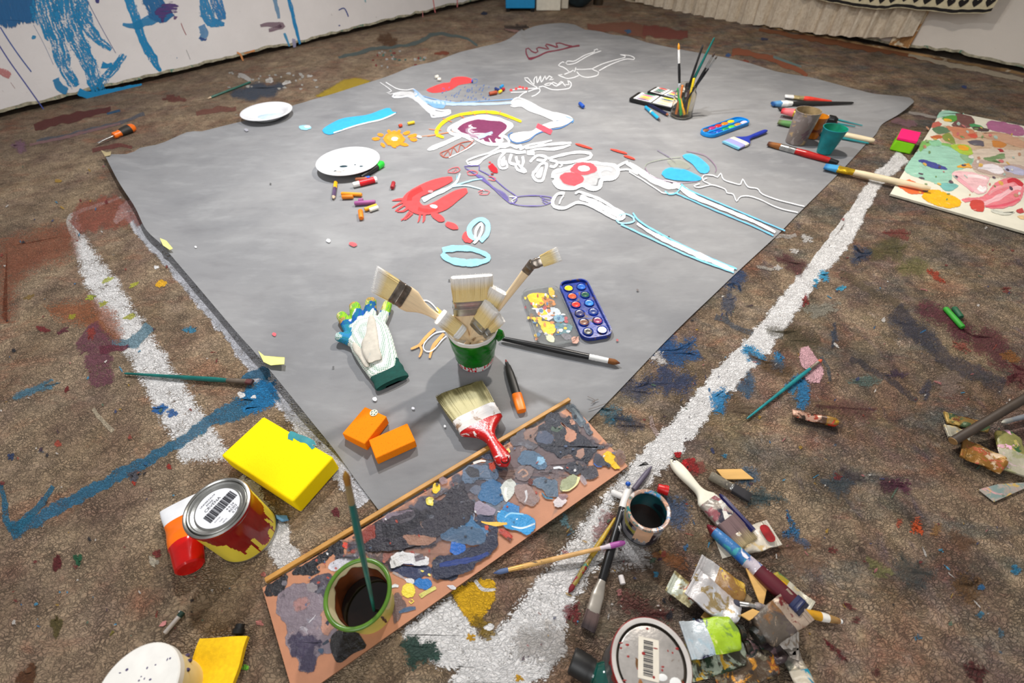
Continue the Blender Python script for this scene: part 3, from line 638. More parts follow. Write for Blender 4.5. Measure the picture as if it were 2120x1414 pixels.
# sun
cb(345, 855, 58, 41, S(238,146,30), .97); cb(345, 850, 40, 22, S(246,176,70), .7); cb(347, 855, 20, 11, S(255,238,205), 1)
for x, y, a, rx in [(235,855,0,24),(262,830,.2,18),(315,812,.9,13),(373,815,-.9,15),(422,819,-.3,22),(460,836,-.2,28),(465,860,.1,22),(405,890,.15,26),(340,897,.6,18),(275,892,.8,16)]: cb(x, y, rx, 9, S(238,146,30), .95, a)
cs([(430,855),(520,840),(620,826),(720,808)], [3,3,5,5], S(222,160,120), .8, .6); cs([(485,848),(515,840)], 9, WT, .9)
# skull
cf([(700,800),(760,745),(830,725),(900,718),(980,730),(1050,755),(1070,775),(1040,805),(1010,835),(1020,870),(980,885),(930,880),(880,868),(830,850),(780,830)], S(226,220,226), .8, .5)
cf([(735,795),(770,765),(830,742),(890,735),(950,738),(1010,752),(1040,775),(1035,795),(1000,822),(985,840),(1008,852),(990,858),(975,850),(965,862),(975,878),(955,880),(935,850),(925,852),(940,880),(915,884),(895,855),(880,862),(895,880),(870,872),(850,850),(810,830),(760,815)], S(120,50,88), .92, .5)
cs([(770,790),(830,760),(900,752),(960,760)], 26, S(150,70,110), .6, .9); cs([(800,780),(850,770),(890,775)], [14,20,10], S(225,205,215), .8, .6)
cb(855, 810, 62, 36, S(170,140,160), .7); cb(855, 808, 48, 28, WT, 1); cb(850, 808, 10, 6, S(120,125,135), 1)
cs([(860,850),(910,830),(955,815)], [20,24,12], S(170,188,215), .95)
cs([(835,872),(790,845),(740,832),(700,822),(680,802),(700,780),(760,745),(830,725),(900,716),(980,730),(1050,755),(1072,775),(1045,800),(1012,832),(1040,850),(1052,880),(985,890),(930,887),(880,872),(840,852)], [20,18,22,20,22,18,20,18,24,22,20,20,22,20,20,20,18,22,18,16], WT, .97)
cf([(550,925),(580,900),(660,870),(740,835),(765,838),(705,870),(650,895),(590,922)], WT, .95); cs([(555,928),(640,900),(700,870),(760,845)], 7, WT)
BR = S(170, 84, 66)
cs([(840,866),(760,880),(680,922),(628,945),(668,970),(760,932),(832,872)], 5, BR, .95); cs([(640,940),(645,965),(680,930),(690,960),(710,908),(738,942),(755,890),(790,918)], 5, BR, .9); cs([(680,972),(780,925),(850,880)], 7, WT, .9)
YE = S(240, 206, 24)
cs([(655,848),(625,838),(605,815),(640,760),(720,715),(830,695),(920,690),(1000,700),(1070,725),(1132,750)], [12,22,20,16,15,17,17,16,15,13], YE, 1, .3)
cs([(610,820),(608,845)], 12, YE)
for P in [[(555,795),(640,803)], [(640,728),(705,752)], [(738,705),(782,728)], [(808,680),(855,718)], [(908,672),(920,708)], [(1002,678),(988,712)], [(1062,712),(1042,736)], [(545,840),(690,815)]]: cs(P, 4, S(232,130,80), .9, .4)
# raised arm
cf([(1065,640),(1100,612),(1160,625),(1240,665),(1310,692),(1380,708),(1440,735),(1400,750),(1350,758),(1320,740),(1250,702),(1180,680),(1130,652),(1085,658)], WT, .5, .5); cs([(1060,650),(1085,658),(1130,652),(1180,682),(1250,705),(1330,742),(1355,760),(1405,745),(1445,742),(1430,720),(1380,705),(1310,690),(1240,662),(1160,620),(1100,603),(1065,632)], 10, WT, .97)
cf([(1440,742),(1380,775),(1300,792),(1220,822),(1180,852),(1100,876),(1060,852),(1065,830),(1120,815),(1190,810),(1240,780),(1330,748)], WT, .85, .45); cs([(1450,740),(1380,785),(1290,802),(1220,828),(1170,868),(1100,882),(1058,860),(1050,830),(1080,815)], 4.5, S(66,126,196), .9)
cs([(1340,745),(1390,742),(1420,735)], 7, S(150,165,185), .6); cs([(1080,850),(1150,835),(1220,805)], 9, S(205,210,220), .7)
cs([(1400,715),(1450,738),(1440,760)], 4, S(80,150,210), .9); cs([(1222,773),(1260,790),(1318,816)], [28,32,28], S(226,78,94), .97)
# shoulder, ribs, spine
for P, w in [([(985,905),(1030,900),(1060,893),(1100,906),(1135,893)], [12,24,20,26,16]), ([(1120,920),(1180,892),(1250,880),(1320,865)], [20,14,14,10]), ([(1150,915),(1220,902),(1300,890),(1440,880)], [18,18,22,14]), ([(1180,930),(1240,918),(1330,918),(1435,893)], [16,20,22,12]),
             ([(1030,935),(992,985),(1000,1035),(1042,1030),(1030,985)], 16), ([(1070,945),(1058,1000),(1105,1012),(1112,985)], 20), ([(1095,960),(1110,1010),(1155,1058),(1105,1045),(1090,1005)], 18), ([(1135,960),(1142,1000),(1130,1040),(1160,1056)], 18),
             ([(1208,1065),(1250,1010),(1285,1012),(1272,1075),(1258,1112),(1222,1112),(1200,1080),(1212,1050)], 20), ([(1000,930),(1060,930),(1110,940),(1160,935)], 24), ([(1160,940),(1215,945)], 30), ([(1180,1000),(1225,960),(1280,965),(1270,990),(1220,985)], 18), ([(1300,985),(1350,1000),(1330,1030),(1300,1020)], 20),
             ([(1290,980),(1380,955),(1480,938),(1552,945),(1552,970),(1480,990),(1400,1003),(1340,1000)], [14,20,18,22,24,18,20,14]), ([(1360,1000),(1382,1018),(1360,1030)], 12), ([(1120,905),(1130,930)], 16), ([(1240,960),(1320,980)], 14)]:
    cs(P, w, WT, .97)
cf([(1000,985),(1025,960),(1030,1020),(1008,1025)], WT, .5, .5); cf([(1215,1085),(1250,1030),(1265,1030),(1250,1095)], WT, .4, .5)
cs([(1000,905),(930,942),(860,962),(792,992),(802,1012),(862,1012),(892,982),(950,950),(1040,920)], 11, WT, .95); cf([(800,1000),(870,985),(940,945),(1000,920),(960,945),(890,985),(850,1008)], WT, .5, .5)
# purple arm
PU = S(100, 88, 160)
cf([(838,1072),(890,1085),(960,1150),(1030,1190),(1055,1235),(1030,1228),(990,1182),(900,1122)], PU, .6, .9); cs([(775,1025),(870,1020),(868,1045),(940,1085),(1030,1160),(1102,1215),(1075,1252),(1030,1228),(900,1112),(780,1032)], 5, PU, .95)
cs([(1070,1222),(1120,1210),(1220,1205),(1310,1215),(1322,1240),(1250,1267),(1120,1265),(1062,1248)], 4.5, PU, .95)
for P in [[(1240,1208),(1280,1225),(1315,1230)], [(1250,1225),(1300,1248)], [(1255,1240),(1290,1262)], [(1270,1215),(1260,1240)]]: cs(P, 4, PU, .9)
cs([(1050,1210),(1100,1215),(1070,1235),(1080,1255)], 6, WT, .9)
cb(955, 1040, 32, 18, S(212,26,40), .97, .8, jit=.4); cb(935, 1000, 6, 4, S(200,40,50), .8); cb(950, 1072, 8, 4, S(120,20,30), .9)
# red head of hair
cf([(400,1220),(450,1170),(560,1117),(650,1092),(700,1090),(706,1113),(640,1150),(560,1188),(508,1214),(500,1240),(525,1266),(570,1256),(640,1218),(720,1175),(790,1160),(798,1183),(740,1232),(680,1282),(605,1312),(520,1322),(460,1308),(420,1278),(400,1250)], RED, .96, dry=.5)
for P_ in [[(415,1225),(370,1230),(330,1236)],[(405,1240),(370,1258),(330,1282)],[(415,1255),(380,1280),(350,1302)],[(430,1280),(400,1300),(358,1303)],[(445,1300),(415,1335),(385,1360)],[(460,1310),(430,1340),(402,1356)],[(505,1320),(500,1350),(490,1372)],[(530,1318),(530,1350),(520,1372)]]: cs(P_, [15, 11, 4], RED, .96)
cs([(440,1240),(450,1200),(520,1160)], 34, S(226,52,52), .7, .6); cs([(490,1285),(560,1300),(620,1285)], 22, S(230,60,60), .5, .6); cb(570, 1180, 14, 7, S(245,160,165), .8); cb(590, 1272, 22, 9, WT, .9, .2)
cs([(520,1235),(600,1195),(680,1160),(730,1120),(752,1066)], [26,24,20,14,8], S(226,240,248), 1); cs([(690,1150),(760,1130),(830,1110),(892,1100)], [12,9,8,5], S(160,212,236), .9); cs([(700,1150),(780,1142),(850,1156),(905,1175)], [10,8,7,6], S(190,226,242), .9); cs([(730,1110),(735,1075)], 5, LB, .8)
for P in [[(672,1055),(700,1035),(742,1030),(752,1046),(722,1064),(672,1060)], [(700,1050),(712,1058),(725,1040),(735,1055)], [(790,1062),(820,1050),(860,1060),(850,1076),(802,1076),(795,1060)], [(860,1187),(890,1170),(935,1180),(922,1196),(870,1196),(895,1180)], [(925,1085),(970,1097),(965,1112),(920,1102)], [(385,1345),(400,1355)], [(410,1345),(425,1355)]]: cs(P, 4, S(214,84,92), .95)
cb(614, 1338, 44, 18, RED, .97, .5); cb(700, 1390, 42, 18, RED, .97, .35); cb(968, 492, 11, 9, RED, .95, .8, PX, 1)
# pelvis with its red hearts
cf([(1330,1090),(1345,1060),(1440,1030),(1500,1008),(1620,1012),(1700,1025),(1720,1060),(1690,1090),(1600,1100),(1590,1140),(1500,1140),(1430,1155),(1350,1140)], WT, .35, .5)
cs([(1322,1100),(1330,1062),(1400,1040),(1440,1026),(1490,1006),(1560,1000),(1620,1008),(1700,1020),(1726,1055),(1705,1095),(1630,1105),(1610,1155),(1560,1160),(1500,1140),(1445,1162),(1360,1152),(1322,1110)], [22,26,24,22,22,24,22,28,26,30,30,30,34,26,24,26,20], WT, .98)
cs([(1630,1105),(1610,1060),(1650,1040),(1690,1050)], 18, WT, .95); cs([(1330,1070),(1350,1120),(1400,1150)], 20, WT, .9)
cb(1512, 1038, 74, 36, S(228,80,90), .97, -.05); cb(1512, 1038, 34, 16, WT, .95); cb(1520, 1040, 18, 8, S(190,190,195), .9); cb(1436, 1100, 68, 38, S(228,76,86), .97, .05); cb(1434, 1100, 15, 9, WT, .95)
# legs
cs([(1705,1035),(1760,1005),(1790,990)], [14,20,14], WT, .9); cs([(1720,1050),(1790,1045),(1850,1075)], [10,16,12], WT, .9); cs([(1770,1000),(1820,1030),(1900,1085),(1990,1130),(2060,1150),(2110,1140)], [22,40,40,48,50,30], WT, .62, .55)
cs([(1795,1000),(1850,1030),(1960,1098),(2050,1118),(2114,1130)], 8, WT, .95); cs([(1790,1055),(1880,1110),(1970,1168),(2010,1190),(2100,1190)], 8, WT, .95)
cs([(1392,380),(1412,390),(1440,408),(1500,433),(1560,458),(1606,481)], [10,10,7,7,6,5], WT, .95, .4, PX, 1); cs([(1376,395),(1386,402),(1402,398),(1412,382)], 3, LB, .9, .4, PX, 1); cs([(1410,380),(1424,392),(1480,416),(1560,450),(1626,478)], 2.6, S(110,190,235), .95, .4, PX, 1); cs([(1398,399),(1480,435),(1560,468),(1602,488)], 2.6, S(110,190,235), .95, .4, PX, 1)
cs([(1400,1190),(1352,1195),(1322,1240),(1332,1272),(1392,1282),(1442,1260),(1480,1247),(1545,1262),(1605,1292),(1660,1322),(1732,1352),(1762,1322),(1700,1282),(1620,1232),(1545,1202),(1482,1182),(1462,1200)], [20,24,22,22,20,22,20,18,20,20,24,24,20,20,20,18,14], WT, .98); cs([(1490,1212),(1560,1240),(1650,1285),(1745,1335)], [36,44,44,44], WT, .85, .4)
cs([(1392,1200),(1372,1230),(1362,1262)], 10, WT, .9)
cs([(1725,1330),(1770,1318),(1820,1340),(1825,1362),(1780,1375),(1730,1370),(1712,1345)], 9, S(150,208,238), .95); cs([(1310,440),(1330,462),(1400,501),(1470,534),(1526,557)], 3.4, S(120,198,238), .95, .4, PX, 1); cs([(1285,464),(1300,471),(1360,499),(1430,531),(1520,564)], 3.4, S(130,202,238), .95, .4, PX, 1); cs([(1318,462),(1360,488),(1430,521),(1520,560)], [4,9,11,7], WT, .75, .6, PX, 1)
# blue wing with thin outlines, chalk hand
cf([(1370,360),(1378,350),(1395,347),(1420,352),(1452,368),(1440,374),(1405,373),(1378,368)], SKY, .85, .3, PX); cf([(1413,322),(1430,318),(1450,328),(1468,345),(1465,357),(1450,357),(1435,340),(1422,331)], S(70,180,230), .85, .3, PX)
cs([(1360,310),(1385,325),(1400,338)], 1.4, S(120,110,140), .8, .5, PX, 1); cs([(1335,350),(1340,338),(1370,330),(1410,325)], 1.3, S(150,160,140), .7, .5, PX, 1); cs([(1420,312),(1460,322),(1482,345),(1480,358)], 1.4, S(140,110,140), .8, .5, PX, 1); cs([(1335,345),(1350,365),(1400,378),(1445,375)], 1.3, S(150,120,150), .8, .5, PX, 1); cb(1405, 340, 22, 9, S(176,182,160), .35, .2, PX, 1)
for P in [[(120,1130),(80,1145),(110,1155),(190,1140),(270,1165),(282,1187),(322,1197),(342,1240),(370,1210),(450,1215),(600,1280),(722,1310)], [(190,1140),(135,1112),(140,1080),(200,1080),(225,1092),(245,1068),(262,1105),(330,1130),(368,1135),(380,1103),(412,1150),(470,1162),(500,1195),(600,1232),(762,1272)], [(130,1110),(165,1095)]]: cs(P, 6, WT, .95, .5, z=z3)
# red dashes, blue leaves, scribbles near the bucket
for P, w in [([(1190,297),(1228,308)], 4), ([(1262,308),(1300,318)], 4), ([(1290,321),(1316,330)], 4)]: cs(P, w, S(226,66,50), .97, .4, PX, 1, taper=.3)
cs([(988,496),(974,488),(972,472),(984,458),(998,454),(1010,464),(1008,484),(994,500)], [8,10,9,9,9,10,11,9], S(150,212,238), .95, .4, PX, 1); cs([(984,494),(986,476),(996,462),(998,476),(990,494),(980,504)], 5, WT, .97, .3, PX, 1)
cs([(915,518),(940,514),(975,515),(1005,526),(1012,534),(1000,541),(965,544),(930,537),(914,524)], [10,13,11,9,9,13,15,13,10], S(142,208,234), .9, .45, PX, 1)
z6 = zz(700, 475, 2.977)
for P, w, c in [([(600,610),(545,660),(500,712),(445,738)], [14,24,22,8], S(226,150,60)), ([(655,640),(590,715),(562,795)], [16,22,10], S(226,150,60)), ([(500,705),(515,745),(498,790)], [16,14,8], S(226,150,60)), ([(600,480),(640,520)], [16,24], S(220,180,60))]: cs(P, w, c, .95, .6, z=z6)
for P in [[(510,440),(545,438),(580,460),(620,505)], [(665,625),(595,640),(532,700),(530,740),(560,752),(595,735),(640,680),(670,655)]]: cs(P, 6, WT, .95, .4, z=z6)
for x, y, rx, ry, c in [(730,505,8,4,(226,90,96)),(568,692,4,3,(226,90,100)),(680,498,4,3,(235,235,240)),(776,826,4,4,(235,235,240)),(868,283,5,2,(240,240,240)),(921,882,2,2,(240,240,240)),(405,511,2,1.5,(240,240,240)),(1278,704,2,2,(160,40,50)),(510,269,4,2,(170,170,180)),(560,380,1.5,1,(80,80,80)),(930,580,1.5,1.2,(60,60,60)),(1385,490,1.5,1,(60,60,60)),(690,760,1.5,1.5,(70,70,70)),(1320,600,2,1.5,(90,80,80)),(855,845,3,2,(235,235,240))]: cb(x, y, rx, ry, S(*c), .9, .3, PX, 1)
for P in [[(1240,826),(1225,832)], [(1215,820),(1232,829),(1222,836)], [(1256,835),(1218,848)]]: cs(P, 1.5, S(60,50,46), .9, .4, PX, 1)
# the sheet itself
cl.pad(); top = []
for i in range(NU+1):
    row = []; u = i/NU
    for j in range(NV+1):
        v = j/NV
        p = bF[i]*(1-v)+bR[i]*v+bL[j]*(1-u)+bT[j]*u-(bL[0]*(1-u)*(1-v)+bF[NU]*u*(1-v)+bL[NV]*(1-u)*v+bT[NV]*u*v)
        p = V((p.x, p.y, 0)); p.z = zc(p); row.append(p)
    top.append(row)
base = len(cl.v)
idt = [[cl.add(p) for p in r] for r in top]; idb = [[cl.add(p-V((0, 0, .0016))) for p in r] for r in top]
for i in range(NU):
    for j in range(NV):
        cl.face((idt[i][j], idt[i][j+1], idt[i+1][j+1], idt[i+1][j]), 0)
        cl.face((idb[i][j], idb[i+1][j], idb[i+1][j+1], idb[i][j+1]), 2)
rim = [(i, 0) for i in range(NU)]+[(NU, j) for j in range(NV)]+[(i, NV) for i in range(NU, 0, -1)]+[(0, j) for j in range(NV, 0, -1)]
for k in range(len(rim)):
    a, b = rim[k], rim[(k+1) % len(rim)]
    cl.face((idt[a[0]][a[1]], idb[a[0]][a[1]], idb[b[0]][b[1]], idt[b[0]][b[1]]), 2)
def canvas_material():
    s = NT('grey_canvas'); n = s.noise(2.3, 5, .55, dist=.4).outputs[0]; n2 = s.noise(7, 4, .6, off=(2, 5, 0), stretch=(1, 2.4, 1)).outputs[0]
    c = s.mix(s.ramp(n, .3, .7), S(118, 119, 122), S(146, 146, 147)); c = s.mix(s.ramp(n2, .52, .72, 0, .3), c, S(166, 167, 168)); c = s.mix(s.ramp(n2, .45, .25, 0, .35), c, S(104, 103, 106))
    f = s.noise(500, 2).outputs[0]; wv = s.noise(3.4, 3, .5, off=(9, 2, 0), dist=.3).outputs[0]; wv2 = s.noise(11, 3, .5, stretch=(1, 1.8, 1)).outputs[0]
    hh = s.math('ADD', s.math('MULTIPLY', wv, 1.0), s.math('ADD', s.math('MULTIPLY', wv2, .22), s.math('MULTIPLY', f, .012)))
    return s.fin(c, .85, 0, s.bump(hh, .55, .03), .25)
cl.build('drop_cloth', [canvas_material(), paint_material('canvas_paint', 300, .5, pw=.2, detail=5), M('canvas_edge', S(60, 54, 50), .9)], ang=60)
tag(bpy.data.objects['drop_cloth'], 'large grey canvas drop cloth spread on the floor with an unfinished skeleton painting', 'drop cloth')

# ------------------------------------------------------------------ shared materials
STEEL = M('steel', S(190, 190, 188), .28, 1, .15, 60); TIN = M('tin_plate', S(176, 176, 172), .33, 1, .2, 30, .25, 90); STEELD = M('paint_stained_steel', S(150, 140, 125), .45, .8, .3, 60, spots=[(S(210, 205, 200), 70, .58)])
BRASS = M('brass', S(214, 176, 40), .3, .7, .15, 80); BEECH = M('beech', S(226, 190, 146), .5, 0, .10, 30, streak=(1, 14, 14)); BLACK = M('black_lacquer', S(20, 20, 22), .3, 0, .3); WOODY = M('pale_wood', S(222, 204, 170), .5, 0, .1, 30, streak=(1, 14, 14))
TEAL = M('teal_lacquer', S(14, 104, 98), .35, 0, .2); TEAL2 = M('turquoise_lacquer', S(18, 128, 134), .35, 0, .2); REDL = M('red_lacquer', S(190, 24, 24), .3, 0, .2); WHITEP = M('white_plastic', S(236, 236, 234), .4, 0, .05)
HAIR = MV('bristle_fibre', .75, 0, .3, 60, (4, 60, 60), .08)
def lk(f, c0, c1): return tuple(a+(b-a)*f for a, b in zip(c0, c1))
def bristles(name, par, L, w, h, c0, c1, round_=False, hairs=0, tipf=.35, spread=1.0, tipw=None, ragged=.04, slant=0):
    """bundle with its root at x=L, ends near x=0; colour c0 at the root, c1 at the ends"""
    b = MB(); K = 12; tw = tipw if tipw is not None else spread
    st = []
    for i in range(K+1):
        t = i/K; x = L*(1-t); f = min(1, max(0, (t-(1-tipf))/tipf*1.35)); b.col = lk(f, c0, c1)
        if round_: k = (1+.12*math.sin(pi*t))*(1 if t < .45 else max(.10, 1-((t-.45)/.55)**1.7*(1-tw*.5)))
        else: k = 1+(tw-1)*t
        hh = h*(k if round_ else (1-.45*t)); ww = w*k
        n = 18; ring = []
        for j in range(n):
            a = 2*pi*j/n; sq = 2 if round_ else 5
            y = ww*math.copysign(abs(math.cos(a))**(2/sq), math.cos(a)); z = hh*math.copysign(abs(math.sin(a))**(2/sq), math.sin(a))
            ring.append(V((x+slant*y*t+(ragged*L*noise.noise((y*180, z*180, L*50)) if i == K else 0), y, z)))
        st.append(([p for p in ring], b.col))
    ids = None
    for r, c in st:
        b.col = c; cur = [b.add(p) for p in r]
        if ids:
            for j in range(len(r)): k2 = (j+1) % len(r); b.face((ids[j], ids[k2], cur[k2], cur[j]))
        ids = cur
    b.face(ids)
    for q in range(hairs):
        a = rnd.random()*2*pi; rr = math.sqrt(rnd.random()); y0 = (rnd.random()*2-1)*w if not round_ else w*rr*math.cos(a); z0 = (rnd.random()*2-1)*h*.95 if not round_ else h*rr*math.sin(a)
        ln = L*(.93+rnd.random()*.13); pr = None; r0 = .00035+.0004*rnd.random(); sd = rnd.random()*.12-.06
        for i, t in enumerate((0, .5, .85, 1)):
            k = 1+(tw-1)*t+ (.05*rnd.random() if i else 0); x = L-ln*t; c = lk(min(1, max(0, (t-(1-tipf))/tipf*1.35)), c0, c1); dv = .8+.35*((q*37) % 11)/11
            b.col = (min(1, c[0]*dv), min(1, c[1]*dv), min(1, c[2]*dv), 1); rad = r0*(1-.75*t); zc_ = z0*(1-.3*t)+sd*L*t*.12
            cur = [b.add((x+slant*y0*t, y0*k+rad*math.cos(u), zc_+rad*math.sin(u))) for u in (0, 2.1, 4.2)]
            if pr:
                for j in range(3): b.face((pr[j], pr[(j+1) % 3], cur[(j+1) % 3], cur[j]))
            pr = cur
    o = b.build(name, HAIR, par, ang=80); return o
def brush(label, A, B, hr=.004, bl=.02, fl=.025, bw=None, bh=None, hm=BLACK, fm=STEEL, c0=S(120, 80, 40), c1=None, bands=None, group=None, name='paint_brush', shape=None, hairs=0, upv=(0, 0, 1), roll=0, tipw=None, flath=None, cat='paint brush', tipf=.35, hole=False, ragged=.05, slant=0):
    """A = bristle end, B = handle end (axis heights included). flath: flat paddle handle of that half thickness"""
    mwm = frame(A, B, roll, upv); L = (B-A).length
    r = empty(name, label, cat, group=group, mat=mwm); flat = bw is not None
    bw = bw or hr*.92; bh = bh or hr*.92
    if bl > 0: bristles('bristles', r, bl, bw, bh, c0, c1 or c0, not flat, hairs, tipf, 1.0, tipw if tipw is not None else (1.04 if flat else .1), ragged, slant)
    if fl > 0:
        f = MB(); x = bl; k = fl
        if flat:
            f.tubex([(x-.001, bw*1.02, bh*1.05), (x+k*.08, bw*1.05, bh*1.12), (x+k*.16, bw*1.03, bh*1.08), (x+k*.45, bw*1.02, bh*1.1), (x+k*.5, bw*1.05, bh*1.16), (x+k*.55, bw*1.02, bh*1.1)]+([(x+k, bw*1.02, bh*1.1)] if flath else [(x+k*.8, (bw+hr)*.5, (bh+hr)*.52), (x+k*.95, hr*1.03, hr*1.03), (x+k, hr, hr)]), 22, sq=4 if flath else 2.6)
        else: f.tubex([(x-.0005, bw*1.03, bh*1.03), (x+k*.5, bw*1.08, bh*1.08), (x+k*.62, bw*1.16, bh*1.16), (x+k*.68, bw*1.06, bh*1.06), (x+k*.8, bw*1.16, bh*1.16), (x+k*.86, bw*1.08, bh*1.08), (x+k, hr, hr)], 16)
        f.build('ferrule', fm, r)
    h = MB(); x0 = bl+fl; HL = L-x0; mats = [hm]; mi = []
    if flath:   # paddle handle of a flat brush: wide shoulder, waist, swelling, hanging end
        sh = shape or [(0, 1.0), (.10, .98), (.2, .72), (.3, .42), (.42, .27), (.6, .26), (.8, .30), (.93, .26), (1, .08)]
        pts = catmull([(t*1000, w*bw*1000) for t, w in sh], False, 30)
        st = [(x0+HL*p.x/1000-.001*(i == 0), max(.001, p.y/1000), flath*(1 if p.x < 930 else max(.35, 1-(p.x-930)/110))) for i, p in enumerate(pts)]
    else:
        sh = shape or [(0, 1), (.06, 1.12), (.16, 1.25), (.3, 1.15), (.6, .85), (.9, .62), (.98, .55), (1, .3)]
        st = []
        for i in range(41):
            t = i/40; a = max(k for k in range(len(sh)) if sh[k][0] <= t+1e-9); b_ = min(a+1, len(sh)-1)
            f_ = 0 if a == b_ else (t-sh[a][0])/(sh[b_][0]-sh[a][0]); st.append((x0+HL*t, hr*(sh[a][1]+(sh[b_][1]-sh[a][1])*f_), hr*(sh[a][1]+(sh[b_][1]-sh[a][1])*f_)))
    if bands:
        mats = [m for _, m in bands]
        for q in st[:-1]:
            t = (q[0]-x0)/HL; k = 0
            while k < len(bands)-1 and t >= bands[k][0]: k += 1
            mi.append(k)
    h.tubex(st, 20, mi or 0, sq=2.6 if flath else 2.0)
    ho = h.build('handle', mats, r)
    if hole:
        e = MB(); xx = x0+HL*.93; e.lathe([(.0001, flath*.62), (bw*.11, flath*.64), (bw*.13, flath*.93), (bw*.16, flath*1.02), (bw*.17, flath*.8)], 18, o=(xx, 0, 0)); e.build('hanging_hole', M('dark_hole', S(46, 14, 12), .8), ho)
    return r
def stick(name, label, cat, A, B, r, mats, bands=None, group=None, prof=None, n=14, part=None):
    """pencils, pastels, sticks: one turned body; mats by band along A>B"""
    m = frame(A, B); L = (B-A).length; b = MB()
    prof = prof or [(0, .8), (.02, 1), (.98, 1), (1, .8)]
    st = []; mi = []
    ts = sorted(set([t for t, _ in prof]+[q for q, _ in (bands or [])][:-1]))
    for t in ts:
        a = max(k for k in range(len(prof)) if prof[k][0] <= t+1e-9); b_ = min(a+1, len(prof)-1)
        f = 0 if a == b_ else (t-prof[a][0])/(prof[b_][0]-prof[a][0]); k = prof[a][1]+(prof[b_][1]-prof[a][1])*f
        st.append((L*t, r*k, r*k))
    mats = mats if isinstance(mats, list) else [mats]
    for t in ts[:-1]:
        k = 0
        while bands and k < len(bands)-1 and t >= bands[k][0]-1e-9: k += 1
        mi.append(bands[k][1] if bands else 0)
    b.tubex(st, n, mi); o = b.build(name, mats); o.matrix_world = m; return tag(o, label, cat, group)
def quad(A, B, Cc, D, z):
    """frame of a rectangular thing from its four top corners in order; returns matrix, length, width"""
    a, b, c, d = [at(*q, z) for q in (A, B, Cc, D)]; o = a; x = ((b-a)+(c-d)); y = ((d-a)+(c-b)); Lx, Ly = x.length/2, y.length/2
    x.normalize(); y = (y-x*y.dot(x)).normalized(); zv = x.cross(y)
    if zv.z < 0: return quad(B, A, D, Cc, z)
    ctr = (a+b+c+d)/4; m = Matrix((x, y, V((0, 0, 1)))).transposed().to_4x4(); m.translation = V((ctr.x, ctr.y, 0)); return m, Lx, Ly
def rrect(lx, ly, r, n=6):
    P = []
    for cx, cy, a0 in ((lx/2-r, ly/2-r, 0), (-lx/2+r, ly/2-r, pi/2), (-lx/2+r, -ly/2+r, pi), (lx/2-r, -ly/2+r, 1.5*pi)):
        for i in range(n+1): a = a0+pi/2*i/n; P.append((cx+r*math.cos(a), cy+r*math.sin(a)))
    return P
def Mdirty(name, base, cols, scale=30, seed=0, rough=.5, cover=.5, metal=0, bump=.6):
    """surface crusted with old paint of several colours"""
    if name in _mc: return _mc[name]
    s = NT(name); n0 = s.noise(scale*.6, 4, .6, off=(seed, 1, 2)); c = s.mix(s.ramp(n0.outputs[0], .3, .7), base, tuple(q*.62 for q in base[:3])+(1,))
    for k, cc in enumerate(cols):
        n = s.noise(scale*(.7+.35*k), 4, .62, off=(seed*1.7+k*4.1, k*2.3+seed, k), dist=.7).outputs[0]; th = .62-.16*cover+.012*k
        c = s.mix(s.ramp(n, th, th+.045), c, cc)
    hh = s.noise(scale*3, 4, .6, off=(seed, 0, 0)).outputs[0]
    _mc[name] = s.fin(c, rough, metal, s.bump(hh, bump, .002)); return _mc[name]
ZC = .0055
# ------------------------------------------------------------------ tins
def tin(name, label, top_px, htop, r, hgt, body_fn, body_mats, lid=True, rimm=TIN, rseg=160, hseg=44):
    tc = at(*top_px, htop); root = empty(name, label, 'paint can', (tc.x, tc.y, 0)); b = MB(); hz = htop
    prof = [(r*.93, .001), (r*.985, .0), (r*1.012, .0015), (r*1.012, .004), (r*.985, .006)]
    b.lathe(prof, 64, 0, cap0=True); b.build('bottom_rim', rimm, root)
    b = MB(); n = rseg; ids = [[b.add((r*.985*math.cos(2*pi*j/n), r*.985*math.sin(2*pi*j/n), .006+(hz-.012)*i/hseg)) for j in range(n)] for i in range(hseg+1)]
    for i in range(hseg):
        for j in range(n): b.face((ids[i][j], ids[i][(j+1) % n], ids[i+1][(j+1) % n], ids[i+1][j]), body_fn(2*pi*(j+.5)/n, (i+.5)/hseg))
    return root, b, tc
LY = M('yellow_paint', S(226, 208, 70), .45, 0, .18, 18, .3, 60, streak=(1, 1, .25)); DKR = M('dark_red_paint', S(140, 10, 16), .14, 0, .12, 30)
nad = math.atan2(-1, .9)
def red_drip(a, t):
    """red enamel run down from the lid on the camera side"""
    best = 0
    for c, w, dp in ((-1.30, .30, .30), (-.95, .28, .72), (-.62, .22, .55), (-.35, .25, .99), (-.10, .20, .80), (.18, .16, .60), (.42, .22, .50), (-.72, .055, 1.0), (-.50, .06, .96), (-.25, .05, 1), (.02, .06, 1.0), (.25, .05, .88), (-1.06, .05, .85)):
        d = (a-c+pi) % (2*pi)-pi
        if abs(d) < w: best = max(best, dp*(1-(abs(d)/w)**3*.6))
    best = max(best, .075+.03*noise.noise((a*4, 1, 0)))
    best += .05*noise.noise((math.cos(a)*7, math.sin(a)*7, t*6))
    cross = (abs(t-.26-.12*a) < .035 or abs(t-.12-.1*a) < .03) and -1.0 < ((a+pi) % (2*pi)-pi) < .1
    return 1 if (1-t < best or cross) else 0
root, b, tc = tin('paint_can', 'closed paint can in yellow with dark red enamel running down, round barcode label on lid', (449, 1050), .105, .0455, .105, red_drip, None)
b.build('can_body', [LY, DKR], root)
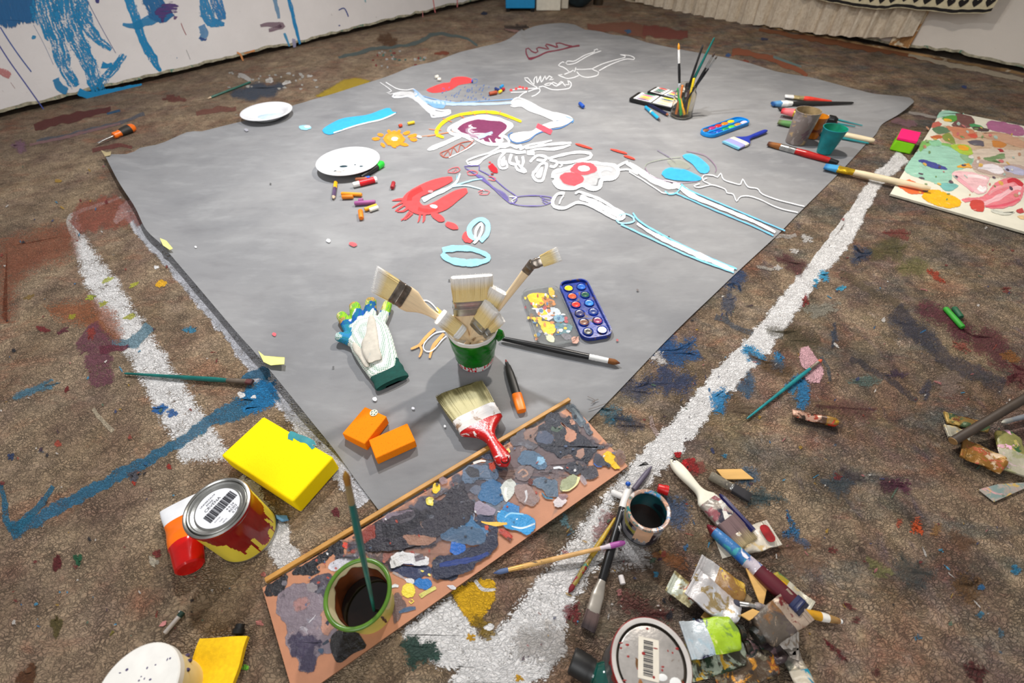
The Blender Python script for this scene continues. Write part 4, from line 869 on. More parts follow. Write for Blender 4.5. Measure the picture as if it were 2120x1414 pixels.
b = MB(); R = .0455; b.lathe([(R*.985, .098), (R*1.0, .1), (R*1.02, .1025), (R*1.0, .1055), (R*.95, .1065), (R*.91, .105), (R*.9, .1015), (R*.875, .1008)], 72, [1, 1, 1, 0, 0, 0, 0]); b.build('can_rim', [TIN, DKR], root)
b = MB(); b.lathe([(R*.895, .1025), (R*.885, .1052), (R*.86, .1062), (R*.83, .1058), (R*.80, .1028), (R*.72, .1012), (R*.71, .1018), (.0005, .1020)], 72, 0, cap1=True); lid = b.build('lid', TIN, root)
b = MB(); b.lathe([(R*.66, .1020), (R*.66, .1028), (.0004, .1030)], 64, 0, cap1=True)
tm_ = Matrix.Translation((0, 0, .1033)) @ Matrix.Rotation(math.radians(62), 4, 'Z')
for body, sz, y in (('UNIVERZALNI', .0040, .0215), ('EMAJL', .0044, .0165), ('CRVENA', .0068, .0105), ('9.9.24', .0052, -.0150), ('RD02', .0056, -.0205), ('0.75l', .0052, -.0260)):
    b.text(body, sz, tm_ @ Matrix.Translation((.010 if y < -.01 else 0, y, 0)), 1)
for body, sz, x, y in (('DATUM', .0028, -.012, -.015), ('TON', .0028, -.010, -.0205), ('NETO', .0028, -.008, -.0255)): b.text(body, sz, tm_ @ Matrix.Translation((x, y, 0)), 1)
a0 = len(b.v); x = -.020
for k in range(26):
    w = (.0006, .0012, .0018, .0008)[(k*7+k*k) % 4]; b.box((x, -.0105, 0), (x+w, .0055, .00015), 1); x += w+(.0005, .0009, .0006)[(k*5) % 3]
b.xf(tm_, a0)
b.build('barcode_label', [M('label_paper', S(238, 240, 246), .6, 0, .03), M('label_ink', S(36, 36, 44), .7)], lid, smooth=False)
def drip2(a, t):
    d = 1-t; e = .10+.22*max(0, noise.noise((math.cos(a)*2.3, math.sin(a)*2.3, 3)))+.35*max(0, noise.noise((math.cos(a)*6, math.sin(a)*6, 9)))**1
    return 1 if d < e else 0
GREYT = Mdirty('grey_tin_body', S(132, 132, 134), [S(170, 168, 166), S(96, 96, 100)], 22, 3, .4, .5, .4); REDT = M('glossy_red_enamel', S(156, 20, 24), .2, 0, .1)
root, b, tc = tin('paint_can', 'round paint can with red rim and a white barcode sticker on its grey spotted lid', (1348, 1372), .100, .0460, .1, drip2, None)
b.build('can_body', [GREYT, REDT], root); R = .0460
b = MB(); b.lathe([(R*.985, .093), (R*1.02, .096), (R*1.03, .099), (R*1.0, .1015), (R*.93, .1015), (R*.885, .1005), (R*.875, .096)], 72, [0, 0, 0, 1, 1, 2]); b.build('can_rim', [REDT, M('smeared_rim', S(206, 200, 194), .4, .1, .1, 40, spots=[(S(170, 30, 34), 30, .6)]), M('dirty_groove', S(58, 50, 40), .7, .3)], root)
LIDG = Mdirty('spotted_lid', S(196, 190, 184), [S(120, 84, 50)], 55, 5, .3, .05, .35, .3)
b = MB(); b.lathe([(R*.875, .096), (R*.83, .0955), (R*.815, .0985), (R*.79, .0990), (.0005, .0990)], 72, [1, 1, 0, 0], cap1=True)
for k in range(26): b.ell(((rnd.random()-.5)*.07, (rnd.random()-.5)*.07, .0990), (.0006+rnd.random()*.002, .0006+rnd.random()*.001, .0004), 8, 4, 2)
b.ell((.010, -.014, .099), (.006, .0035, .0006), 12, 4, 3); b.ell((.024, -.020, .099), (.007, .006, .0006), 12, 4, 3); b.ell((-.016, -.022, .099), (.003, .007, .0005), 10, 4, 4)
lid = b.build('lid', [LIDG, M('dirty_groove', S(58, 50, 40)), M('red_speck', S(150, 34, 30), .4), WHITEP, M('ochre_stain', S(150, 96, 44), .5)], root)
b = MB(); b.prism(rrect(.024, .042, .001), 0, .0006, 0)
x = -.0175
for k in range(24):
    w = (.0004, .0009, .0013, .0006)[(k*7+k*k) % 4]; b.box((-.006, x, .0006), (.005, x+w, .0008), 1); x += w+(.0005, .0009, .0006)[(k*5) % 3]
b.text('385 0012 74', .0022, Matrix.Translation((.0078, 0, .0007)) @ Matrix.Rotation(pi/2, 4, 'Z'), 1) if False else None
b.ell((-.006, .004, .0007), (.0022, .0018, .0004), 8, 4, 2); b.ell((.008, .012, .0007), (.003, .0007, .0004), 8, 4, 2); b.ell((.006, -.017, .0007), (.0015, .0015, .0004), 8, 4, 2)
b.xf(Matrix.Translation((-.002, .004, .0991)) @ Matrix.Rotation(-.22, 4, 'Z')); b.build('barcode_label', [M('old_label_paper', S(224, 216, 200), .6, 0, .06), M('label_ink', S(36, 36, 44)), M('red_speck', S(150, 34, 30))], lid, smooth=False)
# open tin
def drip3(a, t):
    if t < .07: return 2
    if 1-t < .06: return 1
    a = (a+pi) % (2*pi)-pi
    if -2.3 < a < -1.5 and t > .28+.2*noise.noise((a*9, 0, 0)): return 1
    if abs(t-.72+.1*math.sin(a*2)) < .10+.06*noise.noise((a*4, t*3, 0)) and not -1.5 < a < .4: return 3
    if abs(t-.5) < .12 and -2.9 < a < -2.2: return 2
    return 2 if noise.noise((math.cos(a)*3, math.sin(a)*3, t*2.4)) > .28 else 0
OPG = Mdirty('smeared_grey_tin', S(150, 150, 154), [S(196, 192, 190), S(90, 100, 120)], 26, 8, .35, .4, .2)
root, b, tc = tin('open_paint_can', 'small open paint can with multicoloured rim and dark brown paint inside', (1343, 1055), .068, .0325, .068, drip3, None, rseg=110, hseg=30)
b.build('can_body', [OPG, M('beige_drip', S(214, 170, 136), .4, 0, .15), M('navy_smear', S(26, 26, 40), .35), M('olive_print', S(150, 146, 60), .4, 0, .2)], root); R = .0325
b = MB(); b.lathe([(R*.985, .061), (R*1.02, .0635), (R*1.03, .0665), (R*.99, .0685), (R*.90, .068), (R*.85, .0665), (R*.845, .064)], 72, 0); b.build('can_rim', Mdirty('rim_paint', S(196, 160, 140), [S(40, 130, 180), S(226, 220, 216), S(40, 120, 120), S(222, 170, 140)], 40, 11, .3, .6, 0, .5), root)
b = MB(); b.lathe([(R*.845, .064), (R*.87, .05), (R*.88, .02)], 64, 0); b.build('inner_wall', M('teal_coated_inside', S(16, 76, 80), .3, 0, .35, 20, spots=[(S(12, 30, 40), 22, .6)]), root)
b = MB(); b.lathe([(R*.885, .022), (R*.6, .0208), (.0005, .0205)], 48, 0, cap1=True); b.build('paint_inside', M('dark_brown_paint', S(44, 26, 20), .25, 0, .4, 40), root)
# ------------------------------------------------------------------ enamel mug with murky water, brush inside
MC = at(741, 1228, .082); mz = .004
root = empty('enamel_mug', 'yellow enamel mug with green rolled rim half full of dark brown water', 'mug', (MC.x, MC.y, .0045)); hm_ = .0775
MUGY = M('yellow_enamel', S(214, 208, 90), .25, 0, .12, 14, spots=[(S(232, 226, 140), 26, .6)]); MUGI = M('cream_enamel', S(226, 214, 176), .25, 0, .06); GRN = M('green_enamel', S(86, 126, 42), .25, 0, .12)
b = MB(); b.lathe([(.0005, .0), (.030, 0), (.0335, .003), (.0362, .03), (.0418, hm_)], 64, 0, cap0=True)
for k in range(9): b.ell((.0385*math.cos(-.65)*1.0, .0385*math.sin(-.65)+.0006*math.sin(k*2), .068-k*.005), (.0018, .0014, .0036), 8, 5, 1)
b.build('mug_body', [MUGY, M('brown_drip', S(70, 36, 20), .4)], root)
b = MB(); b.lathe([(.0408, hm_), (.0352, .03), (.032, .004)], 64, 0); 
ids = len(b.v)
b.build('inner_wall', [MUGI], root)
# brown deposit clinging to one side of the inside
b = MB(); pr = None
for i in range(40):
    a = math.radians(40+i*5.2); hi = .028+.038*max(0, math.sin(pi*i/39))**.5*(1+.25*noise.noise((i*.3, 2, 0)))*(.75 if i > 24 else 1)
    rr = lambda z: .0318+(.0405-.0318)*max(0, (z-.004)/(hm_-.004))-.0006
    cur = [b.add((rr(z)*math.cos(a), rr(z)*math.sin(a), z)) for z in (.02, .02+(hi-.02)*.5, hi)]
    if pr:
        for j in (0, 1): b.face((pr[j], cur[j], cur[j+1], pr[j+1]))
    pr = cur
b.build('brown_deposit', M('brown_deposit', S(104, 52, 22), .35, 0, .4, 30), root)
b = MB()
for i in range(64):
    a = 2*pi*i/64
ring = [[V(((.0416+.0030*math.cos(p))*math.cos(2*pi*i/72), (.0416+.0030*math.cos(p))*math.sin(2*pi*i/72), hm_+.0026*math.sin(p))) for p in [2*pi*j/12 for j in range(12)]] for i in range(72)]
ring.append(ring[0]); b.rings(ring, 0, False, False); b.build('rolled_rim', GRN, root)
b = MB(); b.lathe([(.0338, .030), (.0005, .030)], 48, 0, cap1=True); b.build('paint_water', M('murky_water', S(24, 12, 8), .06, 0, .3), root)
base = V((MC.x+.010, MC.y-.012, .016)); tip = up_at(714, 974, base+V((.0, -.006, 0)))
brush('thin teal brush standing in the enamel mug, bristles upwards', tip, base, .0034, .022, .034, hm=TEAL, fm=M('dirty_ferrule', S(170, 150, 110), .4, .5), c0=S(160, 110, 40), c1=S(190, 140, 40))
# ------------------------------------------------------------------ palette board
BT = .0095
def bsurf(x, y, l): return at(x, y, BT+.0004+l*.00002)
bp = Paint(bsurf, 1)
BK = S(18, 20, 28); DB = S(32, 37, 51)
s6 = zz(540, 1100, 4.5025); s7 = zz(880, 820, 4.284); s8 = zz(700, 939, 2.977)
def bf(P, c, op=1, z=s7, dry=.85, streak=.0, jit=3.6, edge=6, **k): bp.fill(z(*P) if z else P, c, op, dry, streak, jit, edge, **k)
def bs(P, w, c, op=1, z=s7, s=4.284, dry=.7, streak=.6, **k): k.setdefault('jit', 1.0); bp.stroke(z(*P) if z else P, [q/s for q in w] if isinstance(w, list) else w/s, c, op, dry, streak, **k)
bf([(40,520),(45,600),(150,590),(230,540),(240,470),(235,400),(100,480)], BK, z=s6); bf([(290,390),(350,415),(430,405),(510,410),(545,375),(520,330),(590,280),(680,210),(700,270),(750,270),(780,200),(770,120),(740,80),(680,130),(560,210),(440,290)], BK, z=s6)
bf([(150,640),(190,570),(300,500),(430,480),(560,530),(640,560),(660,640),(650,760),(720,850),(690,960),(640,1010),(660,1130),(560,1150),(500,1230),(490,1290),(400,1320),(350,1290),(350,1190),(260,1120),(230,1020),(250,900),(200,830),(150,760)], S(128,116,126), .95, z=s6, jit=3, edge=6)
bf([(260,1010),(300,970),(420,960),(560,1040),(500,1100),(520,1180),(490,1290),(400,1315),(355,1285),(360,1190),(290,1130)], S(64,58,84), .75, z=s6, edge=18); bf([(300,700),(380,620),(440,640),(400,720),(320,740)], S(190,140,134), .6, z=s6, edge=14); bf([(560,820),(600,720),(680,760),(700,860),(620,960),(580,940)], S(190,140,120), .8, z=s6, edge=8)
bf([(440,480),(520,430),(640,390),(690,430),(640,520),(600,620),(560,580),(480,560)], S(70,68,82), .85, z=s6, edge=8); bp.blob(*s6((480,525))[0], 10, 9, S(150,142,146), .8); bp.blob(*s6((220,482))[0], 5, 5, S(120,116,124), .8)
bf([(650,990),(740,910),(860,900),(900,930),(980,1060),(970,1090),(860,1140),(740,1225),(690,1190),(650,1090)], S(22,18,22), 1, z=s6, jit=1, edge=2); bf([(600,860),(640,820),(630,890)], S(40,50,70), .9, z=s6); bs([(640,1010),(600,1040),(570,1060)], [40,30,14], S(50,60,76), .9, s6, 4.5)
bf([(615,350),(660,290),(740,250),(850,215),(920,215),(880,270),(800,310),(740,350),(660,375)], S(196,196,206), .95, z=s6); [bs([(350+k*11,905+k*9),(395+k*9,890+k*12),(445-k*5,925+k*10)], 4, S(222,218,226), .8, s6, 4.5, dry=.9) for k in range(6)]; bs([(445,845),(480,812),(500,790)], [6,4], S(220,216,224), .8, s6, 4.5); bs([(440,860),(490,810),(515,770)], 4, S(235,232,238), .9, s6, 4.5)
bf([(960,170),(1030,150),(1130,200),(1160,260),(1140,330),(1060,300),(1000,230)], S(80,66,72), .9, z=s6); bf([(1150,180),(1230,180),(1230,240),(1190,300),(1150,300)], S(206,120,100), .8, z=s6)
bf([(1220,260),(1260,210),(1340,195),(1420,200),(1480,215),(1550,240),(1520,270),(1560,300),(1520,330),(1400,300),(1300,300),(1215,310)], S(232,232,236), .97, z=s6); bf([(1255,270),(1290,210),(1340,215),(1360,250),(1420,270),(1460,310),(1380,310),(1300,295)], S(28,100,196), .97, z=s6); bs([(1360,280),(1430,250),(1520,220)], [40,40,24], S(110,104,116), .9, s6, 4.5)
bf([(1190,310),(1290,310),(1400,320),(1520,320),(1590,350),(1580,420),(1500,440),(1440,470),(1380,440),(1300,400),(1220,370)], S(40,52,88), .9, z=s6, edge=5); bs([(1220,380),(1300,420),(1360,450)], [20,30,20], S(180,178,186), .6, s6, 4.5)
bf([(1340,450),(1430,450),(1440,490),(1400,490)], S(226,226,232), .9, z=s6); bf([(1430,490),(1470,440),(1530,430),(1580,460),(1590,500),(1550,545),(1500,530),(1440,510)], S(26,108,180), 1, z=s6); bf([(1600,420),(1600,340),(1640,290),(1690,340),(1830,330),(1830,440),(1700,445),(1640,445)], S(30,36,56), 1, z=s6)
bf([(1335,500),(1390,490),(1440,540),(1420,600),(1370,615),(1330,590)], S(238,216,70), 1, z=s6); bs([(1480,610),(1560,560),(1640,520)], [44,40,30], S(214,206,110), .95, s6, 4.5); bs([(1380,640),(1400,670),(1425,650),(1395,630)], 12, S(238,216,90), .95, s6, 4.5); bs([(1200,525),(1250,505),(1295,520)], [20,30,14], S(225,232,240), .95, s6, 4.5)
bf([(1235,600),(1280,570),(1330,640),(1350,690),(1300,800),(1240,860),(1235,700)], S(110,88,86), .9, z=s6, edge=5); bs([(1280,760),(1360,730),(1450,715)], [20,50,26], S(60,90,122), .9, s6, 4.5)
for x, y, rx, ry, c in [(800,135,40,26,(206,60,34)),(850,180,32,18,(206,60,34)),(850,110,26,14,(180,54,40)),(930,30,28,26,(190,60,44)),(1410,200,22,16,(230,84,60)),(1640,262,26,12,(226,180,60)),(1570,405,14,10,(240,220,120)),(1505,370,14,7,(230,214,100)),(1720,350,24,22,(38,56,120)),(1780,520,40,16,(206,206,214)),(560,1110,24,20,(60,84,110)),(1690,1000,0,0,(0,0,0))]:
    if rx: bp.blob(*s6((x,y))[0], rx/4.5, ry/4.5, S(*c), .95, .3)
bf([(720,1130),(800,1075),(880,1020),(960,985),(1060,920),(1140,870),(1200,880),(1235,930),(1180,985),(1120,1020),(1060,1070),(1000,1110),(930,1160),(850,1150),(780,1160)], S(128,112,112), .38, z=None, jit=6, edge=16)
bf([(930,1000),(1010,955),(1080,910),(1160,860),(1215,890),(1240,925),(1200,965),(1130,990),(1060,1010),(1000,1040)], S(92,98,112), .45, z=None, jit=8, edge=12)
# thin smeared veils under the thicker paint
for i in range(46):
    t, u = rnd.random(), rnd.random(); a = V((700, 1150)).lerp(V((1160, 860)), t); c2 = a+V((20, 40)).lerp(V((75, 60)), t)*u*1.5
    bp.blob(c2.x, c2.y, 10+rnd.random()*26, 6+rnd.random()*12, S(*rnd.choice([(120,108,112),(86,84,96),(150,124,116),(70,84,104),(60,60,70),(110,126,144)])), .62, -.5+rnd.random()*.8, .95, .6, 0, edge=9)
# upper part of the board
bf([(1060,210),(1090,160),(1180,145),(1230,190),(1280,180),(1310,240),(1350,260),(1380,330),(1420,360),(1470,410),(1530,450),(1590,450),(1500,490),(1470,540),(1440,600),(1400,570),(1330,560),(1270,510),(1200,540),(1130,500),(1060,470),(1000,430),(970,390),(1000,330),(1020,260),(1080,250)], DB, .97, jit=3); bf([(1200,230),(1260,300),(1230,380),(1290,420),(1340,340),(1310,310),(1270,290)], S(190,136,112), .9); bf([(1285,215),(1320,210),(1330,250),(1300,250)], S(196,146,124), .9); bf([(1350,480),(1400,470),(1420,520),(1380,560),(1340,530)], S(170,134,120), .85)
bf([(1245,85),(1310,75),(1340,110),(1400,180),(1430,230),(1390,280),(1340,220),(1290,150)], S(82,96,108), .95); bs([(1300,100),(1350,160),(1400,230)], [20,24,16], S(130,146,156), .6)
bs([(1420,240),(1460,330),(1490,300)], [60,50,20], S(56,66,80), .9); bs([(1110,280),(1170,300),(1220,260)], [40,50,30], S(70,90,80), .8)
bf([(750,380),(800,340),(880,280),(900,330),(880,380),(930,400),(1000,440),(930,480),(860,440),(780,440)], S(92,90,98), .85, edge=5); bf([(880,330),(940,290),(1000,280),(980,330),(900,380)], S(150,122,112), .7)
bf([(1000,320),(1060,300),(1130,340),(1140,400),(1080,430),(1000,400)], S(76,86,108), .9); bf([(820,560),(860,490),(940,480),(1010,520),(1060,560),(1080,620),(1020,650),(930,620),(860,600)], S(78,106,132), .9, edge=5); bf([(1000,540),(1050,540),(1070,590),(1030,620),(995,600)], S(130,176,206), .95); bf([(800,680),(850,620),(940,620),(960,680),(900,740),(820,740)], S(120,108,110), .85, edge=6); bs([(820,690),(870,650),(910,690),(850,720)], 16, S(190,150,130), .7)
bf([(330,680),(360,620),(450,600),(560,620),(640,640),(660,720),(580,760),(480,740),(400,770),(340,740)], S(90,110,134), .88, edge=6); bf([(350,660),(400,620),(470,650),(480,710),(400,720)], S(60,62,70), .85, edge=6); bs([(420,600),(500,575),(550,578)], [24,24,14], S(224,218,212), .9); bf([(560,600),(610,580),(640,620),(600,660)], S(200,70,46), .95); bs([(700,500),(740,470),(750,510)], [16,26,14], S(244,206,110), 1); bf([(500,540),(560,520),(620,500),(640,540),(560,560)], S(60,70,92), .9)
bf([(470,880),(500,780),(580,740),(680,780),(700,880),(640,960),(560,940),(480,920)], S(52,100,142), .92, edge=6); bf([(400,840),(440,790),(480,800),(470,880)], S(110,120,140), .7, edge=6); bf([(680,790),(760,740),(810,790),(790,860),(720,940),(690,900)], S(206,210,204), .85, edge=5); bs([(720,800),(710,870),(735,930)], [30,24,14], S(236,238,228), .9); bf([(800,800),(880,780),(960,830),(1010,900),(960,980),(880,950),(820,900)], S(150,128,124), .85, edge=6); bs([(890,830),(900,900),(880,950)], [24,18,12], S(214,212,216), .8)
bf([(950,760),(1030,720),(1150,740),(1190,820),(1170,900),(1100,890),(1030,830)], S(92,112,132), .9, edge=5); bs([(1030,850),(1070,900),(1140,912)], [16,20,12], S(24,108,140), .95); bp.blob(*s7((936,760))[0], 5, 5.5, S(92,40,34), 1); bs([(1130,640),(1190,630),(1230,650)], [16,24,12], S(220,224,230), .9)
bf([(1240,650),(1280,580),(1380,600),(1400,660),(1370,700),(1290,690)], S(50,54,66), .97); bf([(1380,660),(1440,610),(1520,640),(1530,700),(1450,740),(1400,720)], S(62,62,72), .95); bs([(1370,700),(1400,740),(1430,790)], [40,50,30], S(176,166,172), .6); bf([(1490,560),(1510,510),(1580,530),(1650,590),(1640,630),(1560,620),(1495,610)], S(52,56,72), .97); bs([(1490,590),(1530,625),(1580,618)], 14, S(24,80,150), .95); bf([(1565,540),(1620,490),(1680,520),(1710,570),(1690,600),(1730,640),(1680,650),(1650,600),(1600,570)], S(240,190,20), 1); bp.blob(*s7((1730,560))[0], 10, 12, S(120,90,84), .6)
bf([(1200,790),(1230,740),(1310,710),(1350,720),(1340,790),(1270,840),(1205,835)], S(158,164,130), 1); bs([(1210,840),(1280,830),(1345,780),(1365,710)], [10,12,16,24], S(230,222,160), 1); bf([(1130,940),(1160,900),(1230,900),(1250,930),(1210,970),(1150,975)], S(216,206,208), .95); bp.blob(*s7((1225,890))[0], 9, 6, S(150,122,128), .8)
bf([(0,1040),(0,1230),(60,1240),(160,1200),(300,1100),(420,1000),(440,960),(400,920),(380,880),(340,800),(280,770),(220,830),(160,900),(60,980)], S(36,34,46), .97, jit=3); bp.blob(*s7((100,820))[0], 8, 9, S(242,200,30), 1); bp.blob(*s7((42,930))[0], 8, 9, S(240,220,90), 1); bp.blob(*s7((45,930))[0], 4, 5, S(246,236,150), 1); bs([(80,900),(150,850),(210,820)], [20,40,20], S(80,70,76), .9); bs([(225,790),(240,760),(255,790),(235,810)], 12, S(120,50,44), .9); bp.blob(*s7((160,750))[0], 9, 7, S(150,126,130), .7); bp.blob(*s7((310,660))[0], 0.1, .1, S(90,60,60), .7)
bf([(430,980),(480,930),(550,960),(620,1010),(600,1060),(500,1060),(440,1030)], S(150,140,158), .85, edge=5); bf([(220,1060),(300,990),(420,1000),(440,1080),(360,1180),(240,1150)], S(70,76,98), .6, edge=4); bs([(290,990),(380,985),(435,1050),(420,1130),(370,1190)], 8, S(170,176,190), .7); bf([(310,1020),(380,1000),(440,1090),(550,1160),(560,1260),(480,1310),(330,1190)], S(66,116,158), .85, edge=5); bs([(300,1130),(380,1230),(480,1315)], [6,9,5], S(214,222,232), .9)
bf([(620,1050),(470,1060),(440,1110),(560,1180),(620,1240),(640,1200),(630,1090)], S(44,58,84), .85, edge=5); bf([(640,1070),(700,1000),(820,1020),(920,1060),(990,1130),(980,1180),(920,1220),(820,1190),(700,1160)], S(46,146,206), 1); bf([(690,1000),(740,950),(830,980),(840,1030),(760,1030)], S(44,120,180), .95); bs([(700,1080),(760,1040),(880,1050)], [10,16,10], S(150,206,236), .9); bs([(760,1150),(860,1170),(980,1130)], [10,18,12], S(214,232,242), .95); bs([(630,1020),(680,1030)], 8, S(230,235,240), .9); bs([(800,1100),(830,1085)], 10, S(230,240,245), .9)
bs([(490,1110),(560,1130),(650,1135),(735,1130)], [10,30,36,20], S(240,188,70), 1); bf([(520,1140),(560,1150),(560,1190),(530,1180)], S(186,70,50), .9); bs([(650,1190),(710,1220),(775,1265)], [40,60,44], S(176,52,36), .97); bs([(720,1250),(770,1280)], [20,26], S(96,44,36), .95)
# lower middle
bf([(120,560),(160,500),(230,420),(330,370),(470,340),(560,400),(620,330),(700,260),(800,280),(840,310),(800,420),(700,470),(640,500),(540,540),(400,590),(300,600),(200,600)], S(40,38,50), .96, z=s8, jit=2); bf([(120,500),(180,450),(220,440),(230,510),(150,550)], S(140,54,44), .9, z=s8); bf([(270,400),(360,360),(470,350),(460,400),(330,440)], S(130,116,130), .75, z=s8, edge=4); bs([(380,420),(450,400),(480,370)], [14,20,8], S(190,180,190), .7, s8, 2.977)
bf([(280,420),(480,350),(580,360),(520,420),(400,500),(300,520)], S(40,40,50), .6, z=s8, edge=5); bf([(400,510),(480,500),(600,520),(560,560),(440,560)], S(186,140,118), .6, z=s8, edge=6)
bf([(580,740),(600,640),(700,620),(860,560),(900,500),(970,460),(980,560),(940,620),(860,670),(820,720),(700,760),(600,770)], S(30,36,60), .98, z=s8); bs([(620,690),(720,670),(840,650),(930,610)], [20,40,30,20], S(24,56,130), .8, s8, 2.977); bf([(690,600),(700,540),(760,530),(780,590),(720,620)], S(24,96,180), .95, z=s8); bf([(630,500),(740,450),(900,480),(880,560),(700,540)], S(70,100,130), .8, z=s8, edge=5)
bf([(320,660),(340,620),(400,600),(460,620),(470,650),(540,630),(560,660),(520,690),(420,680),(330,700)], S(228,228,232), .9, z=s8); bs([(470,660),(540,640)], 18, S(110,100,110), .8, s8, 2.977)
for i in range(70):
    t, u = rnd.random(), rnd.random(); a = V((600, 1180)).lerp(V((1170, 840)), t); c2 = a+V((18, 55)).lerp(V((80, 75)), t)*u*1.6
    bp.blob(c2.x, c2.y, .8+rnd.random()*3, .8+rnd.random()*2, S(*rnd.choice([(50,54,66),(220,220,222),(70,90,120),(160,60,46),(110,96,92),(40,44,56)])), .85, rnd.random()*3, n=8)
bp.pad()
tl, tr_, br, bl_ = at(543, 1217, BT), at(1186, 838, BT), at(1300, 965, BT), at(611, 1452, BT)
i0 = [bp.add(p) for p in (tl, tr_, br, bl_)]; i1 = [bp.add(V((p.x, p.y, .0055))) for p in (tl, tr_, br, bl_)]
bp.face(i0[::-1], 0); bp.face(i1, 0)
for j in range(4): bp.face((i0[j], i0[(j+1) % 4], i1[(j+1) % 4], i1[j]), 2)
HARD = M('brown_hardboard', S(186, 128, 96), .55, 0, .08, 30, .15, 500, spots=[(S(150, 110, 90), 12, .68)])
brd = bp.build('palette_board', [HARD, paint_material('palette_paint', 120, .28, bump=.9, ndist=.004, pw=.3, gain=4, detail=6, mixes=[(S(150,158,172), 46, .60, .35), (S(24,26,36), 38, .60, .6), (S(186,150,130), 60, .64, .5)]), M('board_edge', S(120, 82, 56), .8)], smooth=False)
tag(brd, 'long brown hardboard palette smeared with black, blue and grey paint', 'palette')
b = MB(); d_ = (at(1180, 828, BT)-at(553, 1203, BT)); a_ = at(551, 1206, BT); e_ = at(1181, 829, BT); nn = V((-d_.y, d_.x, 0)).normalized()
for p, q, zt in ((a_, e_, 0),):
    v8 = [p-nn*.001, q-nn*.001, q+nn*.0065, p+nn*.0065]
    lo = [b.add(V((k.x, k.y, .0055))) for k in v8]; hi = [b.add(V((k.x, k.y, BT+.004))) for k in v8]
    b.face(lo[::-1]); b.face(hi)
    for j in range(4): b.face((lo[j], lo[(j+1) % 4], hi[(j+1) % 4], hi[j]))
b.build('edge_strip', M('oiled_pine_strip', S(186, 136, 66), .5, 0, .2, 24, spots=[(S(50, 40, 34), 9, .66)]), brd, smooth=False, bevel=.001)

# ------------------------------------------------------------------ brushes lying about
def P(x, y, z=ZC+.004): return at(x, y, z)
FZ = .005
brush('teal handled round brush lying on the carpet left of the cloth', P(523,791,.008), P(258,773,.006), .0043, .014, .042, hm=TEAL, fm=M('dull_ferrule', S(120,108,96), .45, .6), c0=S(92,44,44), c1=S(60,30,34), bw=.0052, bh=.0045, group=None)
brush('thin teal brush with orange tip lying on the pink paint patch', P(1702,744,.006), P(1546,867,.005), .0034, .014, .032, hm=TEAL2, fm=STEELD, c0=S(206,90,60), c1=S(220,110,80))
brush('long glossy black brush with a white band beside the open watercolour box', P(1284,752,ZC+.007), P(1036,700,ZC+.008), .0062, .026, .040, hm=BLACK, fm=M('white_band', S(226,226,224), .35, 0, .05, 40, spots=[(S(60,110,180), 60, .68), (S(200,40,40), 70, .72)]), c0=S(126,74,22), c1=S(96,44,26), shape=[(0,1.0),(.3,1.15),(.7,1.0),(.97,.8),(1,.5)])
brush('short orange brown bristle brush with red handle, topmost of the two by the far cloth edge', P(1626,199,ZC+.009), P(1722,210,ZC+.006), .0075, .033, .040, bw=.014, bh=.005, hm=M('orange_red_handle', S(220,60,44), .35), fm=M('gold_stained_ferrule', S(200,180,130), .35, .6), c0=S(226,226,226), c1=S(240,240,242)) ['label'] = 'flat white bristle brush with short red handle near the far right cloth edge'
brush('long black handled brush with blue bristles and a white ferrule', P(1599,215,ZC+.010), P(1767,213,ZC+.006), .008, .036, .048, bw=.014, bh=.010, hm=M('matt_black_handle', S(34,32,32), .5), fm=WHITEP, c0=S(90,150,200), c1=S(24,84,150))
brush('dark red handled brush lying half under the pink bristled wooden brush', P(1610,224,ZC+.007), P(1734,255,ZC+.006), .0075, .028, .03, hm=M('dark_red_handle', S(104,18,20), .4), fm=M('black_ferrule', S(30,28,28), .4), c0=S(40,34,36), c1=S(24,22,24))
brush('fat wooden brush with pink bristles, gold ferrule and black end', P(1618,229,ZC+.021), P(1734,250,ZC+.021), .0125, .046, .042, bw=.0165, bh=.012, hm=BEECH, bands=[(.70, BEECH), (1, BLACK)], fm=BRASS, c0=S(236,120,126), c1=S(206,40,56), shape=[(0,1),(.5,1.05),(.68,1.1),(.72,1.25),(.9,1.2),(1,.6)])
for k, (a, b_, l) in enumerate([((1668,231),(1786,260),'thin turquoise brush handle, the upper of two beside the black ended brush'), ((1660,242),(1771,262),'thin turquoise brush handle, the lower of two beside the black ended brush')]):
    brush(l, P(*a, ZC+.003), P(*b_, ZC+.003), .0034, .02, .03, hm=TEAL2, c0=S(90,60,40), group='thin turquoise brushes on the cloth')
brush('long pale wooden brush with green bristles lying behind the two cups', P(1611,252,ZC+.010), P(1810,292,ZC+.009), .0105, .050, .045, bw=.014, bh=.009, hm=WOODY, fm=BRASS, c0=S(90,140,80), c1=S(96,110,70), shape=[(0,1),(.2,1.1),(.7,.95),(.97,.85),(1,.5)])
brush('turquoise brush lying beneath the pale wooden brush, by the teal cup', P(1655,268,ZC+.004), P(1799,297,ZC+.004), .0052, .02, .03, hm=TEAL2, c0=S(90,60,40))
brush('red handled brush with brown bristles in front of the two cups', P(1590,297,ZC+.009), P(1736,337,ZC+.008), .0098, .045, .052, bw=.0095, bh=.0095, hm=M('red_glossy_handle', S(170,20,18), .25, 0, .15), bands=[(.8, M('red_glossy_handle', S(170,20,18), .25)), (1, BLACK)], fm=STEEL, c0=S(140,84,30), c1=S(80,40,24), shape=[(0,1.0),(.25,1.2),(.7,.95),(.97,.7),(1,.5)])
